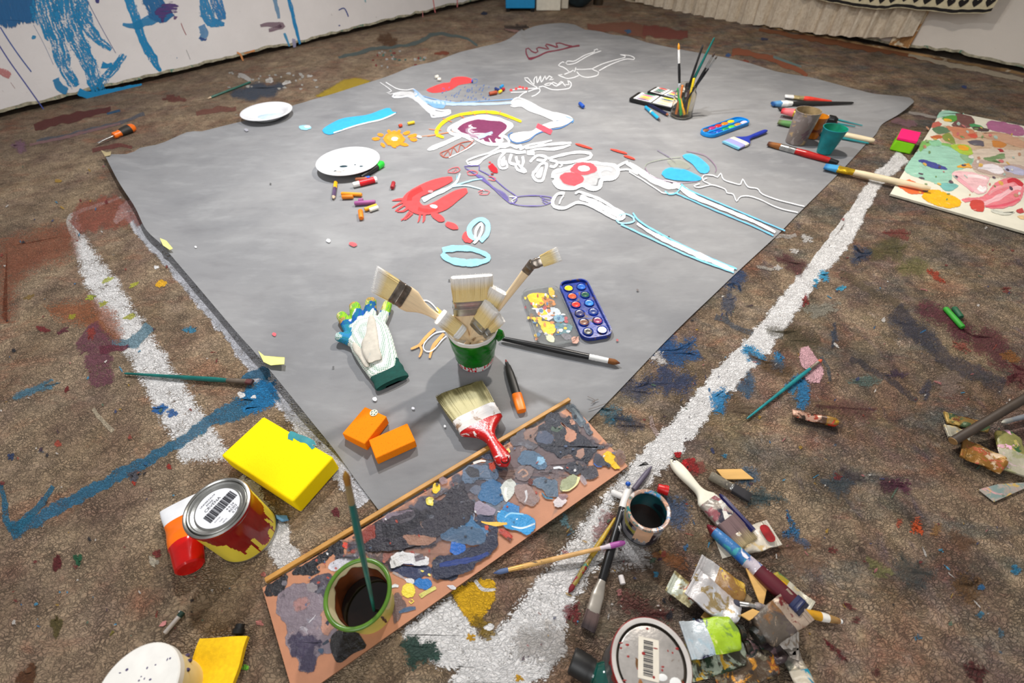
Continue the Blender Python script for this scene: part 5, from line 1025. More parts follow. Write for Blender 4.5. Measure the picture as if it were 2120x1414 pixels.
brush('pale wooden brush with blue bristles and gold ferrule resting on the painted board', P(1707,344,ZC+.010), P(1926,391,.024), .0095, .040, .048, bw=.016, bh=.008, hm=WOODY, fm=BRASS, c0=S(60,150,200), c1=S(30,110,170), shape=[(0,1),(.15,1.1),(.6,1.0),(.93,.85),(1,.5)])
brush('small wide flat brush with a blue handle beside the blue watercolour case', P(1512,301,ZC+.005), P(1588,270,ZC+.008), .008, .038, .020, bw=.036, bh=.006, hm=M('blue_plastic', S(28,52,160), .35), fm=M('cream_band', S(226,218,200), .4), c0=S(150,150,206), c1=S(120,190,220), flath=.006, hole=False, shape=[(0,.95),(.08,.9),(.2,.5),(.32,.25),(.6,.27),(.9,.24),(1,.08)])
# foreground brushes
PW = M('white_dipped', S(232,230,226), .4, 0, .06)
BKW = M('black_white_splashed', S(26,26,28), .35, 0, .2, 30, spots=[(S(226,224,222), 44, .60)])
brush('long black handled flat brush, white dipped end, on the carpet beside the open can', P(1217,1304,.006), P(1302,1008,.016), .0062, .024, .044, bw=.0095, bh=.005, hm=BKW, bands=[(.48, M('black_lacquer', S(20,20,22), .3)), (.74, BKW), (1, PW)], fm=M('champagne_ferrule', S(200,192,180), .3, .8), c0=S(96,76,72), c1=S(50,38,40), shape=[(0,1),(.2,1.1),(.7,1.0),(.8,1.15),(.97,1.0),(1,.6)], hairs=120, tipf=.6)
YD = Mdirty('yellow_crusted_handle', S(196,160,50), [S(150,120,40), S(170,160,60)], 40, 21, .4, .3)
brush('thin mustard brush crusted with paint under the long black brush', P(1177,1228,.005), P(1274,1072,.010), .0037, .014, .05, hm=YD, fm=Mdirty('crusted_ferrule', S(150,130,60), [S(50,110,90), S(140,24,40), S(226,196,40)], 60, 4, .4, .5), c0=S(120,24,30), c1=S(90,14,24))
brush('thin wooden brush with a purple dipped end crossing two other brushes', P(1021,1187,.005), P(1294,1123,.021), .0037, .024, .024, hm=BEECH, bands=[(.26, M('bare_dark_wood', S(206,160,90), .5, 0, .2, 30, spots=[(S(50,34,26), 50, .64)])), (.74, M('bare_wood_handle', S(212,166,104), .5, 0, .15)), (.84, M('lilac_dip', S(214,200,210), .4)), (1, M('purple_dip', S(170,84,160), .4))], fm=M('wood_tone_ferrule', S(206,160,90), .4, .4), c0=S(90,110,150), c1=S(60,80,130), shape=[(0,1),(.3,1.0),(.8,.8),(.86,1.2),(.97,1.1),(1,.6)])
stick('crayon', 'slim grey violet crayon leaning behind the open can', 'crayon', P(1349,966,.006), P(1312,1014,.006), .0046, M('grey_violet', S(92,86,104), .5), prof=[(0,.3),(.25,.9),(.3,1),(1,1)])
stick('chalk_stick', 'white chalk stick lying left of the open can', 'chalk', P(1266,1018,.006), P(1300,1034,.006), .0052, M('white_chalk', S(228,226,224), .8), prof=[(0,.75),(.06,1),(.94,1),(1,.75)])
stick('bottle_cap', 'small red cap lying behind the open can', 'cap', P(1362,1010,.010), P(1383,1016,.010), .0085, M('red_cap', S(206,20,24), .35), prof=[(0,.8),(.1,.85),(.6,.9),(.62,1),(1,1)], n=18)
b = MB(); b.ell((0, 0, .006), (.0045, .0042, .004), 12, 8); o = b.build('paint_pellet', M('blue_dab', S(24,90,190), .3)); o.matrix_world = Matrix.Translation(at(1299,1005,.019)); tag(o, 'tiny blue paint blob on the white dipped brush end', 'paint blob')
CREAMH = M('cream_painted_handle', S(232,228,210), .4, 0, .05, 60, spots=[(S(60,60,74), 90, .70)])
GREYSM = Mdirty('smeared_ferrule', S(170,160,150), [S(56,54,68), S(226,222,214), S(150,90,96)], 34, 14, .4, .5, .2)
brush('cream handled flat brush with smeared ferrule and greyed bristles', P(1549,1128,.010), P(1389,953,.012), .009, .046, .036, bw=.0185, bh=.007, hm=CREAMH, fm=GREYSM, c0=S(120,96,96), c1=S(170,152,112), flath=.0072, hole=True, hairs=500, tipf=.5, shape=[(0,1.02),(.06,.98),(.14,.62),(.24,.40),(.4,.42),(.62,.55),(.8,.56),(.92,.40),(1,.12)])
brush('worn grey brush stub with black bristles beside the wood chip', P(1553,1031,.008), P(1470,984,.008), .0075, .030, .004, hm=Mdirty('grey_worn_handle', S(130,122,106), [S(90,84,76), S(160,150,130)], 40, 17, .7, .4), c0=S(44,42,46), c1=S(26,26,30), bw=.0085, bh=.006, shape=[(0,1),(.5,1.05),(.95,1.1),(1,.9)])
stick('pencil', 'dark blue pencil lying along the cream handled brush', 'pencil', P(1490,1023,.006), P(1560,1099,.016), .0050, M('navy_lacquer', S(26,26,80), .3), prof=[(0,.35),(.1,.9),(.14,1),(1,1)], n=6)
MESSY = Mdirty('messy_handle', S(60,120,180), [S(28,96,180), S(226,220,226), S(60,150,160), S(70,20,40)], 26, 31, .3, .55)
brush('big paint spattered brush handle in blue, white and maroon across the tube pile', P(1664,1266,.034), P(1464,1088,.010), .0115, .006, .010, hm=MESSY, bands=[(.36, M('maroon_lacquer', S(84,22,34), .3, 0, .15, 30, spots=[(S(230,226,230), 60, .70)])), (.50, Mdirty('white_splashed_handle', S(206,196,206), [S(60,90,150), S(110,30,50), S(240,240,244)], 30, 6, .3, .5)), (.88, MESSY), (1, M('maroon_tip', S(110,26,40), .35, 0, .2, 30, spots=[(S(220,200,210), 60, .62)]))], fm=M('navy_ferrule', S(38,46,84), .4), c0=S(40,40,60), flath=.0085, bw=.0115, bh=.0085, shape=[(0,.98),(.25,1.05),(.5,.86),(.8,.78),(.93,.55),(1,.12)], hole=True)
brush('yellow handled brush end with a white band sticking out of the tube pile', P(1590,1250,.012), P(1743,1287,.007), .0052, .02, .02, hm=M('yellow_lacquer', S(206,150,30), .35, 0, .2), bands=[(.52, M('yellow_lacquer', S(206,150,30), .35)), (.68, M('white_ring', S(230,226,216), .5)), (.95, Mdirty('ochre_dirty', S(176,136,80), [S(140,100,60)], 50, 3, .5, .4)), (1, WHITEP)], c0=S(60,50,40), shape=[(0,1),(.5,1.2),(.62,1.15),(.9,.8),(1,.5)])
brush('grey stained brush lying through the middle of the tube pile', P(1512,1248,.020), P(1604,1263,.026), .0052, .012, .02, hm=Mdirty('grey_violet_handle', S(150,142,140), [S(90,84,100), S(200,196,190)], 40, 23, .5, .4), c0=S(60,60,76))
# right edge
stick('wooden_stick', 'dark brown stick crossing the crushed tubes at the right edge', 'stick', P(1972,914,.020), at(2180,790,.065), .0075, [M('dark_stick', S(62,50,40), .6, 0, .15), M('stick_end_grain', S(150,116,72), .7)], [(.004, 1), (1, 0)], prof=[(0,.9),(.004,1),(1,1.05)])
brush('fine pointed brush entering from the right edge behind the dark stick', P(2073,875,.010), P(2160,852,.012), .0045, .022, .03, hm=M('grey_mauve_handle', S(150,130,124), .5), fm=M('grey_blue_ferrule', S(120,124,130), .4), c0=S(140,140,136), c1=S(200,196,180))
# far carpet
SD = empty('screwdriver', 'orange and black handled screwdriver on the carpet near the left wall', 'screwdriver', mat=frame(at(202,296,.012), at(278,262,.016)))
Ls = (at(278,262,.016)-at(202,296,.012)).length
b = MB(); b.tubex([(0,.006,.0012),(.012,.005,.0028),(.02,.0032,.0032),(Ls*.44,.0032,.0032)], 12); b.build('shaft', STEEL, SD)
b = MB(); b.tubex([(Ls*.42,.010,.010),(Ls*.46,.013,.012),(Ls*.54,.011,.0105),(Ls*.60,.0135,.012),(Ls*.70,.0165,.015),(Ls*.86,.0185,.016),(Ls*.96,.016,.014),(Ls,.009,.009)], 16, [0,0,0,1,1,0,0]); b.build('handle', [M('orange_plastic', S(236,112,24), .35), M('black_rubber', S(40,36,30), .6)], SD)
stick('pencil', 'thin green pencil lying on the carpet by the left wall', 'pencil', P(430,204,.006), P(518,170,.006), .0046, [M('green_lacquer', S(30,90,76), .4), M('pencil_wood', S(206,180,150), .6)], [(.07, 1), (1, 0)], prof=[(0,.2),(.07,1),(1,1)], n=6)
stick('brush_stub', 'short white and dark green stick lying on the lower left carpet', 'stick', P(341,1311,.005), P(379,1267,.005), .0032, [M('white_stub', S(206,196,188), .5), M('dark_green_stub', S(30,60,50), .6)], [(.78, 0), (1, 1)], prof=[(0,.8),(.03,1),(.75,1),(.8,1.3),(1,1.2)])
# ------------------------------------------------------------------ wide red handled bristle brush
A_ = (P(900,831,ZC+.012)+P(1000,783,ZC+.012))/2
wb = brush('wide natural bristle brush with chipped white ferrule and red handle', A_, P(1050,964,.030), .012, .068, .030, bw=.043, bh=.0085, hm=Mdirty('red_chipped', S(204,20,20), [S(190,14,16), S(232,226,224), S(180,18,20)], 70, 2, .25, .24, 0, .2), fm=Mdirty('white_painted_ferrule', S(226,220,216), [S(200,194,186), S(150,120,96), S(236,232,230)], 30, 9, .5, .35, 0, .3), c0=S(204,196,150), c1=S(150,140,92), flath=.010, hole=True, hairs=1500, tipf=.45, ragged=.10, tipw=1.10, slant=.12, shape=[(0,1.02),(.05,1.0),(.13,.72),(.24,.42),(.36,.27),(.5,.24),(.68,.30),(.82,.34),(.92,.28),(1,.06)])
# chipped white collar between ferrule and the red grip
# ------------------------------------------------------------------ marker
mk = empty('marker_pen', 'black marker pen with orange end lying right of the green pot', 'marker', mat=frame(P(1047,745,ZC+.006), P(1080,851,ZC+.006))); Lm = (P(1080,851)-P(1047,745)).length
b = MB(); b.tubex([(Lm*.06,.0035,.0035),(Lm*.12,.0045,.0045),(Lm*.14,.0062,.0055),(Lm*.3,.0085,.0068),(Lm*.5,.0092,.0072),(Lm*.70,.0088,.007)], 18, sq=2.6); b.build('barrel', M('black_plastic', S(34,34,34), .45), mk)
b = MB(); b.tubex([(0,.0012,.0015),(Lm*.03,.0022,.002),(Lm*.062,.003,.003)], 10); b.build('felt_tip', M('red_brown_felt', S(120,44,36), .8), mk)
b = MB(); b.tubex([(Lm*.70,.0100,.0080),(Lm*.72,.0105,.0085),(Lm*.96,.0098,.0078),(Lm,.0088,.007)], 18, sq=3.2); b.build('cap', M('fluo_orange', S(255,128,16), .4, 0, .04), mk)
# ------------------------------------------------------------------ pastels and crayons
PCOL = {}
def pastel(label, a, b_, col, r=.0055, z=None, group=None, bands=None, mats=None, cat='pastel', name='oil_pastel', prof=None):
    z = (ZC+r if z is None else z)
    k = 'pastel_%d_%d_%d' % col if col else None
    m = mats or M(k, S(*col), .6, 0, .08)
    return stick(name, label, cat, at(*a, z), at(*b_, z), r, m, bands, group, prof or [(0,.8),(.05,1),(.95,1),(1,.8)], 16)
G1 = 'oil pastels around the paint speckled plate'
pastel('lilac oil pastel, long piece in front of the speckled plate', (734,421),(777,418), (156,84,140), .0068, group=G1); pastel('lilac oil pastel crumb behind the longer lilac one', (742,415),(752,414), (150,80,134), .006, group=G1)
pastel('orange oil pastel, longer of the two touching side by side', (707,401),(749,403), (240,150,24), .006, group=G1); pastel('orange oil pastel, shorter of the two touching side by side', (708,408),(731,407), (226,126,24), .0066, group=G1)
pastel('yellow orange oil pastel next to the small white one', (755,434),(780,425), (240,170,36), .006, group=G1); pastel('white oil pastel next to the yellow orange one', (765,435),(783,429), (240,238,226), .0062, group=G1)
pastel('bright orange oil pastel nearest the camera below the plate', (746,436),(748,452), (244,126,16), .0072, group=G1); pastel('dark red oil pastel stub right of the speckled plate', (815,378),(812,389), (160,30,40), .0066, group=G1)
pastel('brown oil pastel just behind the red and white paint stick', (736,372),(760,370), (150,84,48), .006, group=G1); pastel('blue crayon end peeping out behind the red and white paint stick', (756,369),(766,367), (40,96,190), .0055, group=G1)
pastel('red paint stick with white ends in front of the speckled plate', (731,383),(780,371), None, .0092, mats=[WHITEP, M('red_print', S(214,20,34), .4)], bands=[(.26, 0), (.9, 1), (1, 0)], cat='paint stick', name='paint_stick', prof=[(0,.8),(.03,.9),(.25,.95),(.26,1.05),(.97,1.05),(1,1)])
stick('pencil', 'short violet pencil with a yellow end below the speckled plate', 'pencil', at(690,411,ZC+.006), at(695,377,ZC+.006), .0062, [M('pencil_wood', S(206,180,150), .6), M('violet_lacquer', S(84,66,96), .4), M('yellow_end', S(244,176,24), .4)], [(.1, 0), (.62, 1), (1, 2)], prof=[(0,.25),(.1,1),(.97,1),(1,.7)], n=6)
m_ = empty('marker_pen', 'black marker pen with green end under the rim of the speckled plate', 'marker', mat=frame(at(748,366,ZC+.010), at(792,338,ZC+.010))); Lm = (at(792,338,ZC+.01)-at(748,366,ZC+.01)).length
b = MB(); b.tubex([(0,.005,.005),(Lm*.1,.0075,.007),(Lm*.5,.0105,.0098),(Lm*.72,.0105,.0098)], 16); b.build('barrel', M('black_plastic', S(34,34,34), .45), m_)
b = MB(); b.tubex([(Lm*.72,.0115,.0108),(Lm*.95,.0115,.0108),(Lm,.0095,.009)], 16, sq=2.8); b.build('cap', M('fluo_green', S(40,206,60), .4), m_)
G2 = 'oil pastels scattered on the painting'
pastel('yellow oil pastel lying above the painted sun', (844,256),(858,253), (226,186,30), .0058, group=G2); pastel('red oil pastel stub lying above the painted sun', (826,261),(832,259), (206,66,34), .006, group=G2)
pastel('blue oil pastel stub lying alone right of the raised painted arm', (1200,214),(1208,221), (24,76,170), .0075, group=G2); pastel('brown red oil pastel right of the painted rain', (1013,194),(1029,191), (156,66,34), .0078, group=G2)
pastel('navy oil pastel in the little heap right of the painted rain', (1025,183),(1037,188), (30,50,110), .006, group=G2); pastel('sky blue oil pastel in the little heap right of the painted rain', (1036,181),(1041,177), (30,140,200), .006, group=G2, z=ZC+.012)
pastel('yellow oil pastel in the little heap right of the painted rain', (1033,191),(1038,188), (236,200,40), .0062, group=G2); pastel('crimson oil pastel in the little heap right of the painted rain', (1039,186),(1044,184), (160,24,44), .0066, group=G2)
pastel('white oil pastel behind the red painted cloud, the left one', (901,160),(907,158), (226,222,210), .007, group=G2); pastel('white oil pastel behind the red painted cloud, the right one', (906,164),(913,164), (226,222,210), .007, group=G2); pastel('blue oil pastel crumb on the tip of the red painted cloud', (976,168),(979,168), (40,66,170), .0065, group=G2)
pastel('bright green wax crayon lying on the carpet at right', (1957,638),(1993,678), (44,146,40), .0058, z=.0065, cat='crayon', name='wax_crayon'); pastel('dark green short wax crayon next to the bright green one', (1975,637),(1990,657), (26,84,56), .0058, z=.0065, cat='crayon', name='wax_crayon')
pastel('stub of white chalk on the carpet by the dark flat brush', (1285,1191),(1290,1210), (228,222,220), .0042, z=.0045, cat='chalk', name='chalk_stick')
# ------------------------------------------------------------------ scraps
def scrap(name, label, cat, pts, z, th, m, group=None, curl=0):
    b = MB(); Q = [at(x, y, z) for x, y in pts]; c = sum(Q, V((0, 0, 0)))/len(Q)
    b.prism([(p.x-c.x, p.y-c.y) for p in Q], 0, th)
    if curl:
        for i, v in enumerate(b.v): b.v[i] = v+V((0, 0, curl*(((i*7) % 5)/4)))
    o = b.build(name, m, smooth=False, bevel=min(.0006, th*.3)); o.location = (c.x, c.y, z); return tag(o, label, cat, group)
TAPE = M('yellow_tape', S(234, 230, 140), .5, 0, .06)
scrap('masking_tape', 'pale yellow tape scrap on the cloth edge by the white line, upper one', 'tape', [(331,493),(345,499),(359,516),(352,518),(338,509)], .0335, .0006, TAPE, 'pale tape scraps', .002)
scrap('masking_tape', 'pale yellow tape scrap on the cloth edge, lower one near the glove', 'tape', [(535,727),(548,738),(590,741),(589,755),(561,757),(546,750)], .0325, .0006, TAPE, 'pale tape scraps', .002)
scrap('masking_tape', 'small beige tape scrap at the far left cloth corner', 'tape', [(209,311),(221,316),(231,315),(229,322),(218,325)], .030, .0008, M('beige_tape', S(176, 160, 120), .6), None, .002)
CHIP = M('pine_chip', S(214, 168, 96), .6, 0, .08, 20, streak=(1, 10, 10))
scrap('wood_chip', 'clean pine wood chip lying beside the grey brush stub', 'wood chip', [(1482,973),(1534,972),(1560,993),(1498,994)], .0015, .003, CHIP)
G3 = 'pine chips among the crushed tubes'
scrap('wood_chip', 'long pointed pine chip under the spattered big brush', 'wood chip', [(1543,1178),(1559,1160),(1566,1176),(1586,1222),(1579,1256),(1573,1254)], .020, .003, CHIP, G3); scrap('wood_chip', 'square pine chip in the middle of the tube pile', 'wood chip', [(1531,1274),(1557,1261),(1576,1269),(1550,1286)], .034, .003, CHIP, G3)
scrap('wood_chip', 'pine chip under the long white tube, left side of the pile', 'wood chip', [(1450,1278),(1458,1267),(1478,1282),(1466,1293)], .010, .003, CHIP, G3); scrap('wood_chip', 'small pine chip under the brown tube, right side of the pile', 'wood chip', [(1597,1308),(1621,1296),(1622,1319),(1600,1312)], .015, .003, CHIP, G3)
scrap('paint_flake', 'small blue paint flake on the carpet below the yellow sponge', 'paint flake', [(573,1068),(596,1069),(599,1078),(584,1081),(575,1076)], .0015, .005, M('blue_flake', S(96,150,190), .5, 0, .25, 60))
scrap('paint_flake', 'tiny pink paint flake beside the short white stick', 'paint flake', [(329,1297),(337,1287),(345,1285),(344,1293),(338,1297)], .0012, .001, M('pink_flake', S(214,140,136), .6))
scrap('painted_card', 'paint smeared card lying under the brushes right of the open can', 'card', [(1470,1092),(1490,1090),(1560,1098),(1572,1085),(1592,1118),(1545,1142),(1495,1157)], .0015, .0012, Mdirty('smeared_card', S(222,214,196), [S(196,176,130), S(236,230,220), S(150,110,80)], 26, 41, .6, .35, 0, .2))
scrap('painted_card', 'grey and pink paint crusted strip at the lower right edge', 'card', [(2024,1014),(2064,1003),(2120,999),(2120,1012),(2057,1040)], .003, .0015, Mdirty('crusted_strip', S(170,160,150), [S(120,140,136), S(196,150,150), S(190,160,90), S(110,120,110)], 30, 51, .6, .5))
# ------------------------------------------------------------------ sponges
def zs(top, bot):
    return max(.004, up_at(*top, at(*bot, 0)).z)
def block(name, label, cat, tops, zt, zb, mats, bev=.003, parts=None):
    m, lx, ly = quad(*tops, zt); m = m.copy(); m.translation.z = zb; b = MB(); n = 10
    b.box((-lx/2, -ly/2, 0), (lx/2, ly/2, zt-zb)); o = b.build(name, mats, bevel=bev, seg=3); o.matrix_world = m; return tag(o, label, cat), lx, ly
def foam(name, col, hole, sc, extra=None):
    s = NT(name); v = s.n('ShaderNodeTexVoronoi'); v.inputs['Scale'].default_value = sc; s.L(s.co, v.inputs['Vector'])
    n = s.noise(sc*1.7, 2).outputs[0]; msk = s.ramp(s.math('ADD', v.outputs['Distance'], s.math('MULTIPLY', n, .25)), .20, .30)
    c = s.mix(msk, hole, col); t = s.noise(18, 3).outputs[0]; c = s.mix(s.ramp(t, .4, .8, 0, .25), c, tuple(q*.8 for q in col[:3])+(1,))
    if extra:
        for k, (cc, ss, th) in enumerate(extra): c = s.mix(s.ramp(s.noise(ss, 3, .6, off=(k*3+1, 2, 1)).outputs[0], th, th+.03), c, cc)
    return s.fin(c, .85, 0, s.bump(s.math('ADD', msk, s.math('MULTIPLY', s.noise(600, 2).outputs[0], .4)), .5, .0015), .2)
YF = foam('yellow_foam', S(255, 226, 0), S(250, 214, 0), 420); OF = foam('orange_foam', S(250, 136, 8), S(176, 84, 10), 330)
YS, lx, ly = block('sponge', 'large bright yellow sponge block with a teal paint mark on one edge', 'sponge', [(545,862),(690,946),(605,1040),(457,942)], .043, .002, YF, .0035)
b = MB(); mi_ = YS.matrix_world.inverted()
pb = Paint(lambda x, y, l: mi_ @ at(x, y, .0433+l*.00002), 0)
pb.fill([(601,893),(597,908),(606,912),(607,906),(622,915),(631,916),(640,924),(646,931),(653,926),(645,920),(655,922),(650,913),(630,904)], S(40,140,150), .95, .5, 0, 1.5, 2)
po = pb.build('paint_mark', paint_material('sponge_mark', 200, .6), YS, smooth=False); po['label'] = 'teal paint mark'
O1, _, _ = block('sponge', 'orange sponge with a small round sticker on top', 'sponge', [(756,838),(801,866),(754,915),(707,901)], .030, .0062, OF, .002)
O2, _, _ = block('sponge', 'plain orange sponge leaning close to the first, without sticker', 'sponge', [(764,911),(840,876),(863,912),(776,949)], .028, .0062, OF, .002)
for q in (O1, O2): q['group'] = 'orange sponges on the cloth'
m_ = O1.matrix_world.inverted(); q = m_ @ at(774,855,.0302)
b = MB(); b.lathe([(.0075,0),(.0075,.0008),(.0005,.001)], 28, [1,0,0], o=q); b.text('e', .008, Matrix.Translation(q+V((0,0,.0012))), 1) if False else None
for k in range(5): b.ell(q+V((.0045*math.cos(k*1.26), .0045*math.sin(k*1.26), .001)), (.0012,.002,.0003), 8, 4, 1)
b.build('round_sticker', [M('sticker_green_white', S(206,210,190), .5), M('sticker_dark', S(70,90,70), .5)], O1)
PK = empty('sponge', 'square kitchen sponge with pink top layer and green foam below', 'sponge'); m, lx, ly = quad((1871,266),(1910,275),(1896,291),(1856,283), .048); PK.matrix_world = m
b = MB(); b.box((-lx/2, -ly/2, .002), (lx/2, ly/2, .038)); 
for i, v in enumerate(b.v):
    if v.z < .01: b.v[i] = V((v.x*1.12, v.y*1.12, v.z))
b.build('foam_body', foam('green_foam', S(120,190,24), S(96,160,20), 300), PK, bevel=.004); b = MB(); b.box((-lx/2-.001, -ly/2-.001, .038), (lx/2+.001, ly/2+.001, .048)); b.build('scouring_layer', M('pink_felt', S(240,10,110), .85, 0, .06, 60, .5, 400), PK, bevel=.002)
# yellow folded sponge cloth, bottom left
CL = empty('sponge_cloth', 'yellow folded cleaning cloth at the bottom edge', 'cleaning cloth'); m, lx, ly = quad((405,1326),(497,1316),(492,1430),(386,1430), .022); CL.matrix_world = m
for nm, z0, dx, dy in (('upper_fold', .0125, 0, 0), ('lower_fold', .003, .008, -.002)):
    b = MB(); n = 12; g2 = [[[b.add((-lx/2+lx*i/n+dx, -ly/2+ly*j/n+dy, z0+.008*k+.002*math.sin(i*.5)+(.0015*math.sin(j*.7)))) for j in range(n+1)] for i in range(n+1)] for k in (0, 1)]
    for i in range(n):
        for j in range(n):
            b.face((g2[0][i][j], g2[0][i][j+1], g2[0][i+1][j+1], g2[0][i+1][j])); b.face((g2[1][i][j], g2[1][i+1][j], g2[1][i+1][j+1], g2[1][i][j+1]))
    rim_ = [(i, 0) for i in range(n)]+[(n, j) for j in range(n)]+[(i, n) for i in range(n, 0, -1)]+[(0, j) for j in range(n, 0, -1)]
    for k in range(len(rim_)):
        a, c = rim_[k], rim_[(k+1) % len(rim_)]; b.face((g2[0][a[0]][a[1]], g2[0][c[0]][c[1]], g2[1][c[0]][c[1]], g2[1][a[0]][a[1]]))
    b.build(nm, M('yellow_cloth', S(250, 200, 10), .9, 0, .08, 200, .4, 500), CL, ang=60)
stick('bottle_cap', 'small black cap standing behind the yellow folded cloth', 'cap', P(492,1313,.008), P(498,1292,.009), .008, M('black_cap', S(20,20,20), .4), prof=[(0,1),(.5,1),(.55,.8),(1,.75)])
# ------------------------------------------------------------------ white tub, ink bottle
tb = at(283,1424,.088); T = empty('paint_tub', 'cream plastic tub with a speckled white lid at the bottom left', 'tub', (tb.x, tb.y, 0))
b = MB(); b.lathe([(.0005,.001),(.036,.001),(.038,.004),(.043,.08)], 48, 0)
for k in range(7): a = -.9+k*.35; b.ell((.0415*math.cos(a), .0415*math.sin(a), .03+.04*((k*37) % 10)/10), (.003, .0025, .0035), 8, 5, 1)
b.build('tub_body', [M('cream_plastic', S(236,222,180), .45, 0, .08, 30), M('violet_speck', S(80,70,110), .5)], T)
b = MB(); b.lathe([(.0435,.076),(.0455,.077),(.0455,.0865),(.044,.088),(.0005,.088)], 56, 0)
for k in range(22): b.ell(((rnd.random()-.5)*.06, (rnd.random()-.5)*.06, .088), (.0006+rnd.random()*.0016, .0006+rnd.random()*.0014, .0004), 8, 4, 1)
b.build('lid', [M('white_lid', S(240,238,232), .4, 0, .05), M('violet_speck', S(80,70,110), .5)], T)
IB = empty('ink_bottle', 'small dark green bottle with black cap lying beside the red rimmed can', 'bottle', mat=frame(at(1183,1366,.021), at(1262,1412,.022)))
b = MB(); st = [(.026,.013,.013),(.032,.013,.013),(.036,.017,.017),(.044,.0215,.0205),(.085,.0215,.0205),(.090,.019,.018)]; b.tubex(st, 28)
s = NT('green_glass_ink'); s.b.inputs['Coat Weight'].default_value = .8; g_ink = s.fin(S(10,74,66), .12, 0); b.build('glass_body', g_ink, IB)
b = MB(); b.tubex([(0,.0145,.0145),(.002,.0165,.0165),(.022,.0165,.0165),(.024,.0155,.0155),(.030,.0150,.0150)], 30, sq=2); b.build('cap', M('black_plastic', S(20,20,20), .35), IB)
b = MB(); pr = None
for i in range(14):
    a = .5+i*.11; cur = [b.add((x, .0218*math.cos(a), .0209*math.sin(a))) for x in (.052, .082)]
    if pr: b.face((pr[0], pr[1], cur[1], cur[0]))
    pr = cur
b.build('worn_label', M('worn_label', S(150,190,176), .5, 0, .2, 60, spots=[(S(30,90,80), 50, .58)]), IB)
# ------------------------------------------------------------------ plates
def plate(label, px, r, dabs):
    c = at(*px, .028); PT = empty('plate', label, 'plate', (c.x, c.y, .0068), 'white soup plates'); b = MB(); q = r
    b.lathe([(.0005,.003),(q*.50,.003),(q*.52,.0),(q*.56,.0),(q*.60,.005),(q*.70,.014),(q*.97,.021),(q,.0225),(q*1.0,.0245),(q*.98,.0252),(q*.72,.0185),(q*.64,.010),(q*.58,.0068),(.0005,.0062)], 72)
    o = b.build('dish', M('white_glaze', S(226,227,230), .18, 0, .02), PT)
    if dabs:
        b = MB()
        for x, y, rx, ry, k in dabs:
            d = V(((x-px[0]), 0, 0)); p = at(x, y, .014); rr = math.hypot(p.x-c.x, p.y-c.y)/q; z = .0064 if rr < .58 else .007+(rr-.58)/.4*.016
            b.ell((p.x-c.x, p.y-c.y, z), (rx*1.25, ry*1.25, .0022), 12, 4, k)
        b.build('paint_residue', [M('dark_teal_dab', S(40,66,76), .3), M('yellow_dab', S(236,216,90), .4), M('grey_ring_dab', S(180,176,172), .4), M('pale_blue_dab', S(206,228,240), .2)], o)
plate('white soup plate on the cloth edge near the left wall, almost clean', (552,231), .103, [(560,240,.045,.028,3)])
plate('white soup plate with dark paint specks and a dab of yellow', (721,334), .108, [(672,334,.006,.007,0),(671,350,.004,.003,1),(669,341,.003,.0025,1),(711,344,.012,.007,0),(735,341,.003,.0025,0),(748,344,.006,.004,0),(698,356,.014,.008,2),(712,353,.005,.003,2),(694,354,.005,.004,0)])

# ------------------------------------------------------------------ green pot with new brushes
BKb = at(985, 746, 0); BH = .098
POT = empty('paint_pot', 'white plastic pot thickly coated with green paint, holding new flat brushes', 'pot', (BKb.x, BKb.y, .0062))
rb, rt_ = .0385, .0515; pw_ = rt_
def rz(z): return rb+(rt_-rb)*z/BH
b = MB(); n = 120; K = 40; ids = [[b.add((rz(BH*i/K)*math.cos(2*pi*j/n), rz(BH*i/K)*math.sin(2*pi*j/n), BH*i/K)) for j in range(n)] for i in range(K+1)]
for i in range(K):
    for j in range(n): 
        t = (i+.5)/K; a = 2*pi*j/n
        b.face((ids[i][j], ids[i][(j+1) % n], ids[i+1][(j+1) % n], ids[i+1][j]), 1 if t < .24 and noise.noise((math.cos(a)*9, math.sin(a)*9, t*14)) > .12+.9*abs(t-.12) else 0)
b.face(ids[0][::-1]); b.lathe([(rt_, BH), (rt_+.0015, BH+.001), (rt_+.0005, BH+.0025), (rt_-.0015, BH+.0015), (rz(.01)-.002, .01), (.0005, .008)], n, 0)
b.build('pot_body', [WHITEP, M('red_print', S(200,30,40), .4)], POT)
b = MB(); n = 96; K = 26; ids = []
for i in range(K+1):
    row = []
    for j in range(n):
        a = 2*pi*j/n; lo = .015+.006*noise.noise((math.cos(a)*3, math.sin(a)*3, 1)); hi = BH-.010+.003*noise.noise((math.cos(a)*3, math.sin(a)*3, 5)); z = lo+(hi-lo)*i/K
        bl = .0013+.0012*noise.fractal((math.cos(a)*2.2, math.sin(a)*2.2, z*60), 1, 2, 3)+.0016*max(0, noise.noise((math.cos(a)*1.6+z*18, math.sin(a)*1.6, z*45)))
        if i in (0, K): bl = .0002
        row.append(b.add(((rz(z)+max(.0002, bl))*math.cos(a), (rz(z)+max(.0002, bl))*math.sin(a), z)))
    ids.append(row)
for i in range(K):
    for j in range(n): b.face((ids[i][j], ids[i][(j+1) % n], ids[i+1][(j+1) % n], ids[i+1][j]))
GP = M('wet_green_paint', S(4,110,14), .22, 0, .18, 40, .35, 90); b.build('green_paint_coat', GP, POT, ang=80)
b = MB()
st = [(-.002,.005,.020),(.004,.0065,.018),(.010,.006,.014),(.015,.004,.009)]
b.tubex(st, 14); hm_ = Matrix.Translation((rz(.075)*math.cos(-.1), rz(.075)*math.sin(-.1), .078)) @ Matrix.Rotation(-.1, 4, 'Z') @ Matrix.Rotation(-.25, 4, 'Y'); b.xf(hm_); b.build('paint_lump', GP, POT)
CR, WHT = S(246,222,158), S(255,253,250)
